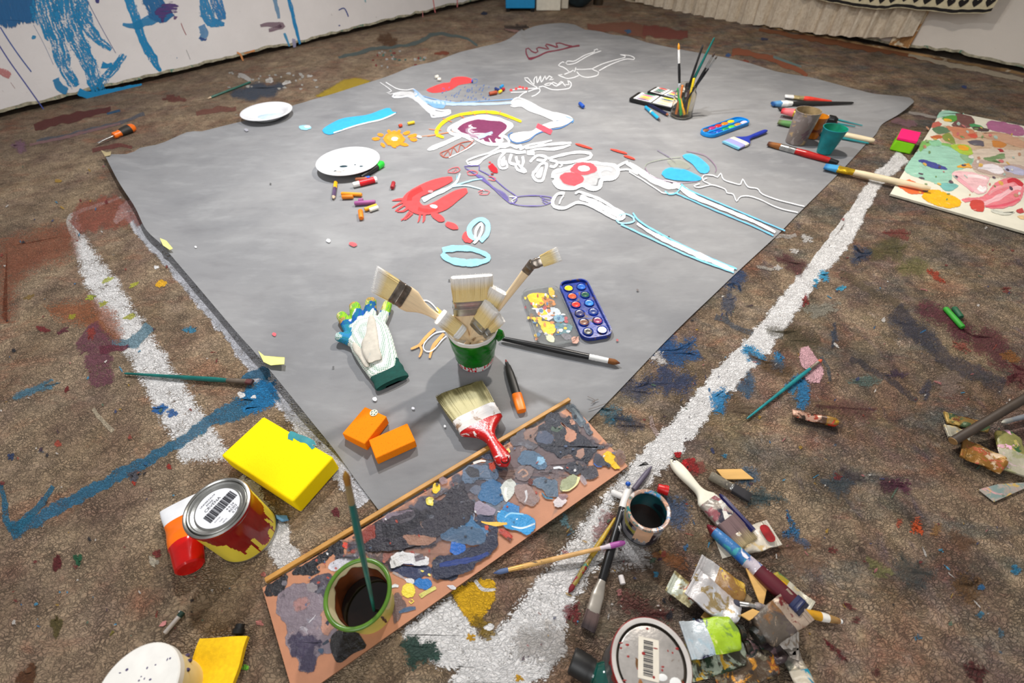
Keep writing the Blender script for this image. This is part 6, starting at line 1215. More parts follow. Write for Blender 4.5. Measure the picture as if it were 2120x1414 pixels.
NEWW = M('fresh_beech', S(246, 220, 180), .5, 0, .07, 30, streak=(1, 14, 14))
def potbrush(label, tip, foot, dz=.02, dxy=(0, 0), **k):
    """bristle tip seen at `tip`; the handle runs down to a foot inside the pot"""
    base = V((BKb.x+dxy[0], BKb.y+dxy[1], 0)); A = up_at(*tip, base); B = V((BKb.x+foot[0], BKb.y+foot[1], dz))
    return brush(label, A, B, cat='paint brush', group='new brushes in the green pot', hm=k.pop('hm', NEWW), fm=k.pop('fm', STEEL), c0=CR, c1=WHT, upv=(EYE-A), **k)
NEWB = dict(tipf=.5, ragged=.02)
STW = M('stamped_steel', S(150,140,130), .3, .9, .3, 90)
potbrush('angled flat brush with a long pale handle leaning far left out of the green pot', (776,578), (.030, .004), .035, bl=.038, fl=.026, bw=.0215, bh=.0085, hr=.01, flath=.0062, fm=STW, hairs=500, slant=-.35, shape=[(0,1.05),(.08,1.0),(.16,.62),(.28,.36),(.5,.32),(.75,.34),(.95,.26),(1,.1)], **NEWB)
potbrush('widest flat brush with a broad white tipped head at the back of the green pot', (977,572), (-.004, -.004), .02, (0, .014), bl=.052, fl=.032, bw=.037, bh=.009, hr=.012, flath=.0075, hairs=900, roll=-.12, **NEWB)
potbrush('radiator brush with a bent steel neck leaning far right out of the green pot', (1103,545), (-.026, -.004), .025, bl=0, fl=.022, bw=.0085, bh=.006, hr=.008, flath=.0055, fm=STW, shape=[(0,.95),(.2,.80),(.5,.72),(.8,.80),(1,.6)])
bb = bpy.data.objects[[o.name for o in bpy.data.objects if o.get('label', '').startswith('radiator')][0]]
A0 = up_at(1103,548,BKb); A1 = up_at(1126,541,BKb); A2 = up_at(1155,527,BKb)
t_ = MB(); mfr = bb.matrix_world.inverted()
mk_ = frame(A2+(A2-A1)*.08, A0, 0, EYE-A0); Lb = (A2+(A2-A1)*.08-A0).length
bo = bristles('bristles', bb, Lb*.66, .0105, .0075, CR, WHT, False, 300, .4, 1, 1.25, .03); bo.matrix_parent_inverse = Matrix.Identity(4); bo.matrix_local = mfr @ mk_
t_.tubex([(Lb*.64,.0092,.0062),(Lb*.80,.0092,.0062),(Lb*.82,.0098,.0068),(Lb*.98,.0085,.006),(Lb*1.05,.0075,.0055)], 20, sq=3.5); to = t_.build('bent_neck', STW, bb); to.matrix_local = mfr @ mk_
potbrush('flat brush with white tipped bristles in front, its short handle slanting left in the pot', (1018,634), (-.022, -.008), .045, (0, -.012), bl=.046, fl=.020, bw=.0175, bh=.009, hr=.009, flath=.006, hairs=500, roll=.35, **NEWB)
potbrush('round white tipped brush leaning left over the rim of the green pot', (912,656), (.02, -.004), .035, (0, -.010), bl=.042, fl=.014, bw=.0155, bh=.0145, hr=.010, fm=WHITEP, flath=.006, hairs=500, **NEWB)
potbrush('small flat brush low at the right inside the green pot', (1036,655), (-.016, -.012), .045, (0, -.016), bl=.036, fl=.020, bw=.0135, bh=.008, hr=.008, flath=.0055, hairs=350, roll=.3, **NEWB)
potbrush('medium brush with fluffy white tip behind the pale bent brush handle', (1032,600), (-.018, .006), .03, (0, .004), bl=.050, fl=.022, bw=.0165, bh=.010, hr=.009, flath=.006, hairs=400, **NEWB)
# ------------------------------------------------------------------ glove
GZ = .016
def gp(x, y, z=GZ): return at(x, y, z)
gm = MB(); spec = []
def gtube(pts, rad, fl=.8):
    Q = [gp(*q) for q in pts]; n = len(Q)
    R = []
    for i in range(n):
        d = (Q[min(n-1, i+1)]-Q[max(0, i-1)]).normalized(); sx = d.cross(V((0, 0, 1))).normalized(); sz = sx.cross(d)
        R.append([Q[i]+sx*rad[i]*math.cos(2*pi*j/14)+sz*rad[i]*fl*math.sin(2*pi*j/14) for j in range(14)])
    e0 = Q[0]-(Q[1]-Q[0]).normalized()*rad[0]*.2; e1 = Q[-1]+(Q[-1]-Q[-2]).normalized()*rad[-1]*.55
    R.insert(0, [e0+(p-Q[0])*.6 for p in R[0]]); R.append([e1+(p-Q[-1])*.62 for p in R[-1]])
    gm.rings(R)
gtube([(798,772,.014),(785,745,.015),(772,715,.016),(762,690,.017),(757,672,.016)], [.033,.040,.046,.047,.040], .42)
FING = [[(728,690),(716,668),(706,652,.022)], [(744,676),(738,652,.020),(734,632,.026)], [(765,668),(767,640,.020),(768,622,.030)], [(786,672),(797,648,.018),(803,628,.022)]]
for fpts, r in zip(FING, (.0125,.0135,.0135,.0115)): gtube(fpts, [r*1.15, r*1.08, r*.98], .85)
gtube([(752,712),(728,704),(712,699,.018),(700,697,.022)], [.021,.016,.0135,.012], .85)
go = gm.build('tmp', [GP], None); rm = go.modifiers.new('r', 'REMESH'); rm.mode = 'VOXEL'; rm.voxel_size = .0028; sm = go.modifiers.new('s', 'SMOOTH'); sm.iterations = 6; sm.factor = .5
ev = go.evaluated_get(bpy.context.evaluated_depsgraph_get()); me = bpy.data.meshes.new_from_object(ev); bpy.data.objects.remove(go)
G = empty('work_glove', 'white dotted work glove with blue stained fingertips and dark green cuff', 'glove', (gp(770,700).x, gp(770,700).y, 0))
ca = me.color_attributes.new('Col', 'FLOAT_COLOR', 'POINT')
tips = [(gp(706,652,.02), gp(728,690)), (gp(734,632,.02), gp(744,676)), (gp(768,622,.02), gp(765,668)), (gp(803,628,.02), gp(786,672))]; tt_ = (gp(700,697,.02), gp(752,712))
for i, v in enumerate(me.vertices):
    p = v.co; c = V((.80, .82, .78)); n = noise.noise(p*90); n2 = noise.noise(p*45+V((3, 1, 0)))
    dd = [(p-a).length for a, _ in tips]
    k = min(range(4), key=lambda q: dd[q]); t = dd[k]+n*.006
    if t < .034: c = V((.28, .52, .02)) if p.x > tips[k][0].x+.002 else V((.62, .60, .20)); 
    if t < .034 and n2 > .25: c = V((.55, .28, .08))
    if .030 < t < .052 and n2 > -.25 and k < 3: c = V((.012, .09, .38))
    if .030 < t < .040 and k == 3 and n2 > .1: c = V((.02, .10, .40))
    if (p-tt_[0]).length+n*.005 < .034: c = V((.03, .22, .44)) if n2 > -.3 else V((.5, .6, .6))
    ca.data[i].color = (c.x, c.y, c.z, 1)
    q = p-G.location; v.co = q; v.co.z = max(.0068, v.co.z)
s = NT('dotted_knit'); a = s.n('ShaderNodeAttribute'); a.attribute_name = 'Col'
vr = s.n('ShaderNodeTexVoronoi'); vr.inputs['Scale'].default_value = 260; vr.inputs['Randomness'].default_value = .12; s.L(s.co, vr.inputs['Vector'])
dm = s.ramp(vr.outputs['Distance'], .36, .42, 1, 0); sx = s.n('ShaderNodeSeparateXYZ'); s.L(s.co, sx.inputs[0])
c = s.mix(s.math('MULTIPLY', dm, .8), a.outputs['Color'], S(30,130,90))
s.fin(c, .85, 0, s.bump(s.noise(700, 2).outputs[0], .6, .001), .2); me.materials.clear(); me.materials.append(s.m)
me.polygons.foreach_set('use_smooth', [True]*len(me.polygons)); me.name = 'knit_hand'
o = bpy.data.objects.new('knit_hand', me); C.objects.link(o); o.parent = G
def patch(name, pts, zf, mat, th=.004, par=G, up=.022):
    """soft leather patch lying on the palm"""
    Q = catmull([tuple(q) for q in pts], True, 5); c = sum(Q, V((0, 0)))/len(Q); b = MB(); rings_ = []
    for f, dz in ((1.0, -.004), (.97, -.0005), (.8, .0016), (.5, .0024), (.2, .0027)):
        rings_.append([at(*(c+(q-c)*f), up+dz)-G.location for q in Q])
    b.rings(rings_, 0, True, True); return b.build(name, mat, par, ang=70)
patch('palm_patch', [(767,650),(776,660),(782,690),(786,722),(791,742),(776,748),(764,752),(752,735),(748,712),(757,690),(760,668)], 0, M('grey_suede', S(196,190,178), .95, 0, .1, 60, .3, 300, spots=[(S(130,160,170), 40, .70)]), up=.0365)
patch('thumb_patch', [(732,706),(748,715),(756,738),(766,756),(756,760),(744,742),(730,722)], 0, M('grey_suede', S(196,190,178), .95), up=.029)
b = MB(); a0, a1 = gp(790,750,.016), gp(813,793,.0125); d = (a1-a0).normalized(); sx_ = d.cross(V((0, 0, 1))).normalized(); R = []
for i in range(13):
    t = i/12; w = .034+.001*math.sin(i*1.3)-.002*(t < .1)+.001*t; hh = .0125-.003*t; R.append([a0.lerp(a1, t)+sx_*w*math.cos(2*pi*j/36)*(1+.012*math.sin(j*pi))+V((0, 0, 1))*(hh*math.sin(2*pi*j/36))-G.location for j in range(36)])
for f, k in ((.94, .75), (.9, .5)): R.append([(a0.lerp(a1, f)-G.location)+(p-(a1-G.location))*k for p in R[12]])
for r in R:
    for p in r: p.z = max(.0066, p.z)
b.rings(R, 0, True, True); b.build('knit_cuff', M('dark_green_knit', S(8,70,62), .9, 0, .15, 90, .6, 260, streak=(1,1,1)), G, ang=70)
# ------------------------------------------------------------------ open watercolour box
m, lx, ly = quad((1150,586),(1211,577),(1275,694),(1212,704), .012)
WB = empty('watercolour_box', 'open watercolour box, dark blue tray of round pans with its clear smeared lid', 'watercolour box', mat=Matrix.Translation((0, 0, .0060)) @ m)
if lx < ly: lx, ly = ly, lx; WB.matrix_world = WB.matrix_world @ Matrix.Rotation(pi/2, 4, 'Z')
xd = (WB.matrix_world.to_3x3() @ V((1, 0, 0)))
if xd.y > 0: WB.matrix_world = WB.matrix_world @ Matrix.Rotation(pi, 4, 'Z')      # +X now runs towards the camera
yd = (WB.matrix_world.to_3x3() @ V((0, 1, 0)))
yr = 1 if yd.x > 0 else -1                                                  # +yr*Y points right
def wavy(lx, ly):
    P = rrect(lx, ly, ly*.28, 8); return [(x, y*(1-.06*math.cos(x/lx*pi*4)*0)+0) for x, y in P]
def tray(name, par, lx, ly, mat, y0=0, base=.003, rim=.010, wall=.0035, m=None):
    o_ = wavy(lx, ly); i_ = wavy(lx-2*wall, ly-2*wall); b = MB(); n = len(o_)
    R = [[V((x, y+y0, z)) for x, y in P_] for P_, z in ((o_, 0), (o_, rim*.8), ([(x*.994, y*.99) for x, y in o_], rim), (i_, rim), (i_, base))]
    b.rings(R, 0, True, True); return b.build(name, mat, par, ang=50)
TB = Mdirty('blue_tray_plastic', S(16,52,150), [S(60,52,60), S(24,70,190), S(110,80,50)], 34, 13, .3, .22, 0, .2)
tr = tray('paint_tray', WB, lx, ly, TB)
WC = [[(236,200,20),(30,100,190)],[(190,80,40),(10,80,60)],[(210,40,20),(30,120,190)],[(40,40,90),(14,50,120)],[(110,64,44),(130,20,80)],[(44,44,44),(236,236,232)]]
for i in range(6):
    for j in range(2):
        x = -lx*.40+lx*.80*(i+.15+.05*j)/5.3; y = yr*(j-.5)*ly*.44; rr = ly*.165; b = MB(); cc = WC[i][j]
        b.lathe([(rr,.003),(rr,.0062),(rr*.92,.0068),(rr*.86,.0060),(rr*.80,.0052)], 32, 0, o=(x, y, 0)); b.lathe([(rr*.82,.0053),(rr*.45,.0046),(rr*.35,.0049),(.0005,.0046)], 32, 1, o=(x, y, 0), cap1=True)
        b.build('paint_pan', [TB, M('pan_%d%d' % (i, j), S(*cc), .25, 0, .18, 120, .2, 200)], tr)
s = NT('clear_lid_plastic'); s.b.inputs['Transmission Weight'].default_value = .93; s.b.inputs['IOR'].default_value = 1.12; LIDM = s.fin(S(250,252,252), .06, 0)
lidw = ly*1.28; ld = tray('clear_lid', WB, lx*.97, lidw, LIDM, -yr*(ly*.5+lidw*.5+.003), .0015, .008, .0022); ld['label'] = 'clear plastic lid smeared with yellow paint'
mi_ = WB.matrix_world.inverted()
lpn = Paint(lambda x, y, l: mi_ @ at(x, y, .0085+l*.00002), 0); z6 = zz(700, 475, 2.977)
YL = S(236,186,20)
for P_, c_ in [([(1165,410),(1200,395),(1260,395),(1300,410),(1290,440),(1250,470),(1215,480),(1190,450)], YL),([(1255,420),(1330,440),(1340,460),(1290,480)], S(190,120,60)),([(1220,490),(1280,490),(1330,520),(1300,560),(1240,530)], S(200,196,206)),([(1240,500),(1270,495),(1290,520),(1255,525)], YL),([(1310,480),(1350,490),(1370,520),(1330,530)], S(180,190,200)),([(1260,570),(1310,575),(1340,600),(1330,640),(1280,640),(1260,610)], YL),([(1340,580),(1400,580),(1440,600),(1420,640),(1370,640)], S(60,110,120)),([(1330,540),(1380,530),(1400,560),(1350,570)], S(110,150,170)),([(1375,650),(1410,640),(1440,660),(1410,680)], S(90,90,100)),([(1440,670),(1480,660),(1485,690),(1450,700)], S(196,140,120)),([(1300,360),(1330,380),(1325,420),(1305,400)], S(206,170,40)),([(1225,540),(1250,545),(1250,590),(1235,570)], S(210,180,60)),([(1280,650),(1320,650),(1330,690),(1290,680)], S(200,206,170))]:
    lpn.fill(z6(*P_), c_, .9, .6, .2, 1.8, 5)
for i in range(60):
    x, y = 1170+rnd.random()*230, 390+rnd.random()*290; x += (y-530)*.35; q = z6((x, y))[0]; lpn.blob(q[0], q[1], 1+rnd.random()*3.5, 1+rnd.random()*3, S(*rnd.choice([(236,190,30),(200,120,60),(60,110,150),(150,150,160),(170,60,70),(226,226,226),(120,90,60)])), .8, 0, .5)
lo = lpn.build('lid_paint', paint_material('lid_paint_smears', 240, .35, bump=.6, ndist=.002, pw=.5), ld, smooth=False); lo.matrix_parent_inverse = Matrix.Identity(4); lo['kind'] = 'stuff'
# ------------------------------------------------------------------ small blue oval watercolour case
m, lx, ly = quad((1452,276),(1480,246),(1548,248),(1526,281), .014); Ax = at(1461,277,.012); Bx = at(1540,249,.012)
WS = empty('watercolour_case', 'small light blue oval watercolour case with colourful pans', 'watercolour box', mat=frame(V((Ax.x, Ax.y, .0062)), V((Bx.x, Bx.y, .0062)))); Lx = (Bx-Ax).length; hw = .034
b = MB(); O_ = rrect(Lx+.02, hw*2, hw*.98, 12); I_ = rrect(Lx+.008, hw*2-.012, hw*.78, 12)
b.rings([[V((x+Lx/2, y, z)) for x, y in Pq] for Pq, z in ((O_, 0), (O_, .009), ([(x*.985, y*.97) for x, y in O_], .012), (I_, .012), (I_, .007))], 0, True, True); cs_ = b.build('case_tray', M('sky_blue_plastic', S(10,130,206), .35, 0, .1), WS, ang=50)
b = MB(); b.box((.012, -.004, .007), (Lx-.012, .004, .0115)); b.build('brush_slot', M('sky_blue_plastic', S(10,130,206), .35), WS, bevel=.002)
for i, (c1, c2) in enumerate([((130,84,60),(24,80,160)),((170,40,110),(24,70,170)),((214,40,40),(20,140,90)),((236,130,20),(90,200,50)),((240,206,20),(190,140,60)),((240,206,20),(236,206,226))]):
    for j, cc in ((1, c1), (-1, c2)):
        if i == 5 and j == 1: continue
        b = MB(); b.ell((Lx*(.02+.165*i+(.05 if j < 0 else .06)), j*.0175, .0085), (Lx*.075, .0105, .004), 18, 6); b.build('paint_pan', M('case_pan_%d%d' % (i, j), S(*cc), .35, 0, .1), WS)
# ------------------------------------------------------------------ black watercolour trays
def btray(label, q, cols, h):
    m, lx, ly = quad(*q, h+.006); r = empty('watercolour_tray', label, 'watercolour box', mat=Matrix.Translation((0, 0, .0062)) @ m)
    b = MB(); b.box((-lx/2, -ly/2, 0), (lx/2, ly/2, h)); b.build('tray', M('black_plastic_tray', S(18,18,20), .35), r, bevel=.004)
    xs = r.matrix_world.to_3x3() @ V((1, 0, 0)); fx = 1 if xs.x > 0 else -1; ys = (r.matrix_world.to_3x3() @ V((0, 1, 0))); fy = 1 if ys.y < 0 else -1
    for jr, row in enumerate(cols):
        n = len(row); b = MB(); y = fy*ly*((jr+.5)/len(cols)-.5)*.86
        b.box((-lx*.46, y-ly*.40/len(cols), h-.001), (lx*.46, y+ly*.40/len(cols), h+.0015)); ps = b.build('pan_strip', WHITEP, r, bevel=.001)
        for i, cc in enumerate(row):
            b = MB(); x = fx*lx*.92*((i+.5)/n-.5); b.ell((x, y, h+.0016), (lx*.36/n, ly*.30/len(cols), .0014), 18, 6); b.build('paint_pan', M('tray_pan_%d_%d_%d' % cc, S(*cc), .4, 0, .1), ps)
    return r
btray('front black watercolour tray beside the glass jar of brushes', [(1312,196),(1338,186),(1398,214),(1388,231)], [[(110,60,120),(236,140,30),(240,206,30),(230,90,140),(20,110,80)],[(240,200,150),(200,190,170),(240,170,120),(40,80,80),(226,226,60)]], .016)
btray('rear black watercolour tray half hidden behind the glass jar', [(1344,186),(1362,178),(1418,196),(1402,208)], [[(50,40,50),(20,100,80),(16,90,80),(206,60,50)],[(30,70,130),(244,190,40),(200,50,50),(70,50,60)]], .012)
stick('pencil', 'bright blue pen lying in front of the black watercolour tray', 'pen', at(1367,249,ZC+.006), at(1336,221,ZC+.006), .0062, [M('pen_tip', S(90,80,80), .4), M('cyan_barrel', S(24,160,206), .35), M('cyan_ring', S(206,220,190), .4)], [(.12, 0), (.55, 1), (.62, 2), (1, 1)], prof=[(0,.2),(.12,.75),(.16,1),(.97,1),(1,.7)])
stick('pencil', 'dark navy pencil pointing at the foot of the glass jar', 'pencil', at(1385,239,ZC+.006), at(1339,214,ZC+.006), .0058, [M('graphite', S(40,36,36), .4), M('brown_wood_cone', S(150,84,50), .6), M('navy_lacquer2', S(22,26,60), .3)], [(.03, 0), (.09, 1), (1, 2)], prof=[(0,.15),(.03,.35),(.09,1),(1,1)], n=6)
# ------------------------------------------------------------------ glass jar with brushes
JB = at(1408, 243, 0); JR = .043; JH = .118
JAR = empty('glass_jar', 'clear glass jar full of thin brushes and pencils', 'jar', (JB.x, JB.y, .0062)); b = MB()
b.lathe([(.0005,.0),(JR*.85,.0),(JR*.97,.004),(JR,.012),(JR,.078),(JR*.95,.088),(JR*.80,.098),(JR*.78,.102),(JR*.82,.104),(JR*.82,.116),(JR*.80,JH),(JR*.76,JH),(JR*.745,.104),(JR*.74,.100),(JR*.90,.087),(JR*.945,.078),(JR*.945,.014),(JR*.9,.007),(.0005,.006)], 56)
def glassm(name, col, rough=.03, ior=1.45, tr=1.0):
    s = NT(name); s.b.inputs['Transmission Weight'].default_value = tr; s.b.inputs['IOR'].default_value = ior; s.fin(col, rough, 0)
    lpth = None; return s.m
b.build('jar_glass', glassm('clear_glass', S(244,240,230)), JAR)
def jarb(tip, foot, z=.016, dy=0.0):
    base = V((JB.x, JB.y+dy, 0)); return up_at(*tip, base), V((JB.x+foot[0], JB.y+foot[1], z))
def jb(label, tip, foot, hr, c0, hm, dy=0, bl=.022, fl=.03, **k):
    A, B = jarb(tip, foot, .0175, dy); brush(label, A, B, hr, bl, fl, hm=hm, c0=S(*c0), cat='paint brush', group='brushes and pens in the glass jar', **k)
jb('tall brush with orange bristles and black and white handle, upright in the glass jar', (1405,89), (-.008,-.012), .0042, (226,150,30), BLACK, fl=.045, fm=WHITEP, bands=[(.36, BLACK), (.66, M('pale_blue_white', S(206,216,222), .4)), (1, M('light_blue_lacquer', S(110,160,220), .35))], dy=-.005)
jb('slim black brush leaning right in the jar, the leftmost black one', (1456,91), (-.004,.006), .0040, (40,36,36), BLACK, fl=.04, fm=M('black_ferrule', S(30,28,28), .4))
A, B = jarb((1479,78), (-.012, .012), .016, .01); stick('paint_brush', 'long teal brush handle end pointing up right out of the jar', 'paint brush', A, B, .0056, TEAL, prof=[(0,.35),(.02,.6),(.5,1),(1,1)])
jb('black brush with brown bristles and white ring leaning right in the jar', (1481,107), (-.010,-.010), .0040, (60,44,36), BLACK, fl=.038, fm=STEEL, bl=.018)
jb('thinnest black brush, lowest and furthest right of the jar', (1485,116), (-.014,.002), .0030, (60,50,44), BLACK, fl=.034, fm=STEEL, bl=.012)
for lab, tip, ft, r, c_ in [('green pencil in the glass jar, tallest of the coloured pencils', (1404,182), (-.006,-.022), .0055, (40,190,90)), ('orange pencil leaning left inside the glass jar', (1413,176), (-.024,-.012), .0050, (240,140,60)), ('yellow orange pencil in the middle of the glass jar', (1406,197), (.008,-.020), .0055, (240,176,20)), ('yellow pencil end showing at the right of the jar mouth', (1437,162), (.018,-.012), .0052, (236,206,30)), ('light blue pencil between the green and yellow ones in the jar', (1403,205), (.002,-.016), .0046, (110,160,226))]:
    A, B = jarb(tip, ft, .017, -.004); stick('pencil', lab, 'pencil', A, B, r, M('pencil_%d_%d_%d' % c_, S(*c_), .4), group='brushes and pens in the glass jar', prof=[(0,.8),(.03,1),(1,1)], n=8)
A, B = jarb((1424,172), (.010, .0), .017, .008); stick('marker_pen', 'thick black pen standing in the glass jar between the brushes', 'marker', A, B, .0085, BLACK, prof=[(0,.8),(.03,1),(1,.9)])
A, B = jarb((1426,188), (.014, -.012), .017, .0); stick('paint_brush', 'dark plum handle standing in the right half of the jar', 'paint brush', A, B, .0075, M('plum_handle', S(70,44,50), .45), prof=[(0,.6),(.1,1),(1,.8)])
# ------------------------------------------------------------------ cups
def cup(label, base, r0, r1, h, mo, mi, top=None):
    c = at(*base, 0); r = empty('plastic_cup', label, 'cup', (c.x, c.y, .0062), 'plastic cups on the cloth'); b = MB()
    b.lathe([(.0005,0),(r0,0),(r0*1.01,.002),(r1,h),(r1*1.03,h+.001),(r1*1.03,h+.003),(r1*.97,h+.003)], 44, 0); b.build('cup_wall', mo, r)
    b = MB(); b.lathe([(r1*.97,h+.003),(r0*.95,.003),(.0005,.003)], 44, 0); b.build('inner_wall', mi, r); return r
TC = M('teal_cup_plastic', S(10,134,140), .45, 0, .2, 30); 
cup('teal plastic cup, front right of the three cups', (1704,318), .024, .0385, .082, TC, M('green_stained_inside', S(14,130,100), .4, 0, .25, 30))
GC = Mdirty('murky_cup_plastic', S(140,128,122), [S(110,84,90), S(176,150,110), S(150,140,136)], 18, 61, .25, .35, 0, .2)
cup('greyish clear plastic cup stained with brown paint, left of the teal cup', (1645,297), .034, .042, .108, GC, M('murky_inside', S(150,130,96), .3, 0, .3, 30))
cup('small amber brown cup half hidden behind the greyish cup', (1677,286), .024, .029, .072, M('amber_plastic', S(196,110,24), .3, 0, .25, 24, spots=[(S(120,50,20), 12, .58)]), M('amber_inside', S(206,130,30), .3))
# ------------------------------------------------------------------ painted board at right
cbz = .010
cbs = Paint(lambda x, y, l: at(x, y, cbz+.0004+l*.00002), 1); z8 = zz(1840, 220, 5.439)
MINT = S(156,206,184); 
def kf(P_, c_, op=1, **k):
    k.setdefault('jit', 1.8); k.setdefault('edge', 4); k.setdefault('dry', .8); k.setdefault('streak', .6); cbs.fill(z8(*P_), c_, op, **k)
def ks(P_, w, c_, op=1, dry=.6, streak=.95): cbs.stroke(z8(*P_), [q/5.439 for q in w], c_, op, dry, streak, jit=.6)
kf([(930,500),(1040,450),(1200,430),(1400,430),(1523,470),(1523,820),(1250,800),(1000,740),(930,640)], S(226,208,190), .85, edge=14); kf([(560,260),(760,230),(1000,280),(1200,330),(1523,360),(1523,480),(1150,460),(950,480),(760,440),(600,400)], S(222,192,160), .7, edge=14)
kf([(605,50),(720,65),(850,80),(820,110),(700,130),(600,130),(545,130)], MINT); kf([(180,720),(300,540),(360,490),(420,450),(560,440),(720,460),(800,520),(940,560),(940,640),(850,700),(720,740),(700,840),(560,880),(430,830),(330,800)], MINT, jit=1.6); kf([(560,880),(640,860),(790,890),(720,940),(640,945)], S(120,186,180))
kf([(340,480),(380,400),(470,380),(560,400),(740,440),(740,470),(560,430),(420,450),(360,520)], S(130,190,100)); kf([(450,400),(560,380),(600,440),(480,440)], S(140,200,160))
kf([(760,90),(850,90),(940,130),(970,190),(900,240),(760,240),(700,210),(750,160)], S(112,66,62)); kf([(600,140),(680,100),(760,110),(765,150),(700,180),(640,165)], S(80,160,60)); ks([(610,150),(660,155),(720,160)], [24,34,16], S(236,180,40))
kf([(480,240),(500,190),(560,175),(600,200),(560,235)], S(200,100,84)); kf([(485,255),(560,232),(650,240),(700,275),(640,305),(540,300)], S(90,124,90)); kf([(470,345),(530,330),(610,345),(540,370)], S(196,100,50)); kf([(610,330),(680,300),(740,380),(750,420),(680,400),(610,370)], S(130,146,60))
kf([(650,230),(740,230),(880,250),(990,300),(1000,350),(900,360),(800,370),(730,330),(720,290)], S(206,130,96)); kf([(890,320),(970,310),(1000,345),(930,355)], S(214,84,60)); kf([(910,210),(960,195),(1040,220),(1070,240),(980,245)], S(60,150,90)); kf([(940,240),(1030,235),(1130,260),(1120,280),(1010,280)], S(74,50,50))
kf([(1100,200),(1160,165),(1300,190),(1460,220),(1523,260),(1523,330),(1420,330),(1300,290),(1200,280),(1120,250)], S(176,100,144)); kf([(1050,300),(1200,290),(1400,340),(1523,400),(1523,470),(1350,420),(1200,380),(1080,350)], S(206,160,130)); kf([(1160,390),(1280,400),(1330,430),(1290,470),(1180,450)], S(206,130,50)); kf([(1220,480),(1270,480),(1300,510),(1250,515)], S(170,30,44)); kf([(890,400),(980,385),(1070,395),(1075,450),(960,440)], S(90,84,98))
kf([(700,440),(760,425),(850,430),(930,470),(945,530),(880,550),(800,530)], S(170,200,60)); kf([(780,450),(850,440),(905,470),(890,495),(800,480)], S(240,170,30)); kf([(800,545),(900,560),(945,600),(930,640),(860,620)], S(140,180,140)); kf([(1060,590),(1180,560),(1300,530),(1305,580),(1200,600),(1260,635),(1150,620)], S(120,150,100))
kf([(940,680),(980,600),(1100,620),(1250,650),(1400,650),(1523,680),(1523,800),(1300,790),(1100,760),(1000,730)], S(190,166,156)); kf([(1290,690),(1400,680),(1523,720),(1523,775),(1380,750)], S(186,186,214)); kf([(1000,700),(1100,650),(1230,670),(1290,740),(1200,760),(1100,720)], S(240,232,236), jit=3)
kf([(330,610),(380,600),(520,640),(640,685),(660,705),(560,710),(440,670)], S(62,70,146)); kf([(770,680),(850,650),(900,640),(940,690),(870,690)], S(236,170,50)); cbs.blob(*z8((845,665))[0], 5, 1.6, S(70,60,90))
kf([(100,890),(170,840),(230,825),(300,860),(400,890),(465,910),(460,950),(400,980),(270,980),(160,940)], S(236,110,60)); kf([(375,1010),(440,950),(520,940),(640,970),(760,1030),(820,1080),(800,1120),(660,1140),(520,1110),(420,1060)], S(246,184,20), streak=.3)
kf([(705,760),(780,735),(900,740),(1040,770),(1140,800),(1100,880),(1100,960),(1000,980),(900,920),(780,830)], S(244,196,200)); ks([(740,780),(850,870),(960,960)], [40,44,30], S(236,170,180)); ks([(880,780),(990,790),(1110,820)], [24,36,20], S(250,232,232)); ks([(1000,900),(1060,940),(1100,900)], [50,60,40], S(250,238,238))
kf([(1100,980),(1200,870),(1330,810),(1420,815),(1510,880),(1523,960),(1480,1060),(1350,1130),(1150,1150),(1060,1090),(1000,1060),(860,1080),(820,1050),(900,1030),(1020,1030)], S(236,130,140)); ks([(1330,850),(1420,830),(1510,900)], [40,50,60], S(206,40,56)); ks([(1060,1100),(1250,1020),(1420,920),(1500,930)], [40,60,60,40], S(246,190,196)); ks([(1120,1000),(1200,930),(1330,890),(1420,880)], [30,40,40,30], S(240,160,166)); ks([(1080,1130),(1300,1110),(1480,1040)], [16,26,20], S(226,90,110))
kf([(920,1070),(1000,1050),(1075,1090),(1060,1180),(1000,1190),(930,1150)], S(206,70,60)); kf([(1430,1180),(1500,1150),(1523,1190),(1480,1200)], S(200,70,70)); kf([(1150,1160),(1300,1190),(1420,1190),(1380,1215),(1220,1210)], S(214,214,200)); kf([(1450,1240),(1523,1230),(1523,1270)], S(236,200,150))
for i in range(60):
    x, y = 350+rnd.random()*1170, 150+rnd.random()*900
    if y < 120+(x-600)*.16: continue
    q = z8((x, y))[0]; cbs.blob(q[0], q[1], 1+rnd.random()*5, .8+rnd.random()*2.5, S(*rnd.choice([(240,238,230),(180,206,196),(206,150,120),(90,70,90),(236,190,90),(120,150,90),(220,120,120)])), .85, rnd.random()*.8, .5, n=8)
cbs.pad(); qa = [at(1951,227,cbz), at(1843,401,cbz)]; ex1 = (at(2120,262,cbz)-qa[0]).normalized(); ex2 = (at(2120,477,cbz)-qa[1]).normalized(); ex = (ex1+ex2).normalized()
qq = [qa[0], qa[0]+ex*.62, qa[1]+ex*.62, qa[1]]
hi = [cbs.add(p) for p in qq]; lo_ = [cbs.add(V((p.x, p.y, .004))) for p in qq]; cbs.face(hi[::-1], 0); cbs.face(lo_, 0)
for j in range(4): cbs.face((hi[j], hi[(j+1) % 4], lo_[(j+1) % 4], lo_[j]), 2)
ob = cbs.build('art_board', [M('primed_panel', S(228,224,206), .55, 0, .05, 20), paint_material('impasto_paint', 160, .4, bump=.9, ndist=.004, pw=.4, detail=5, mixes=[(S(240,236,224), 30, .62, .5), (S(196,206,190), 44, .64, .4), (S(150,110,100), 52, .66, .4)]), M('panel_edge', S(206,200,180), .7)], smooth=False)
tag(ob, 'white panel covered with colourful mixed paint at the right edge', 'art board')
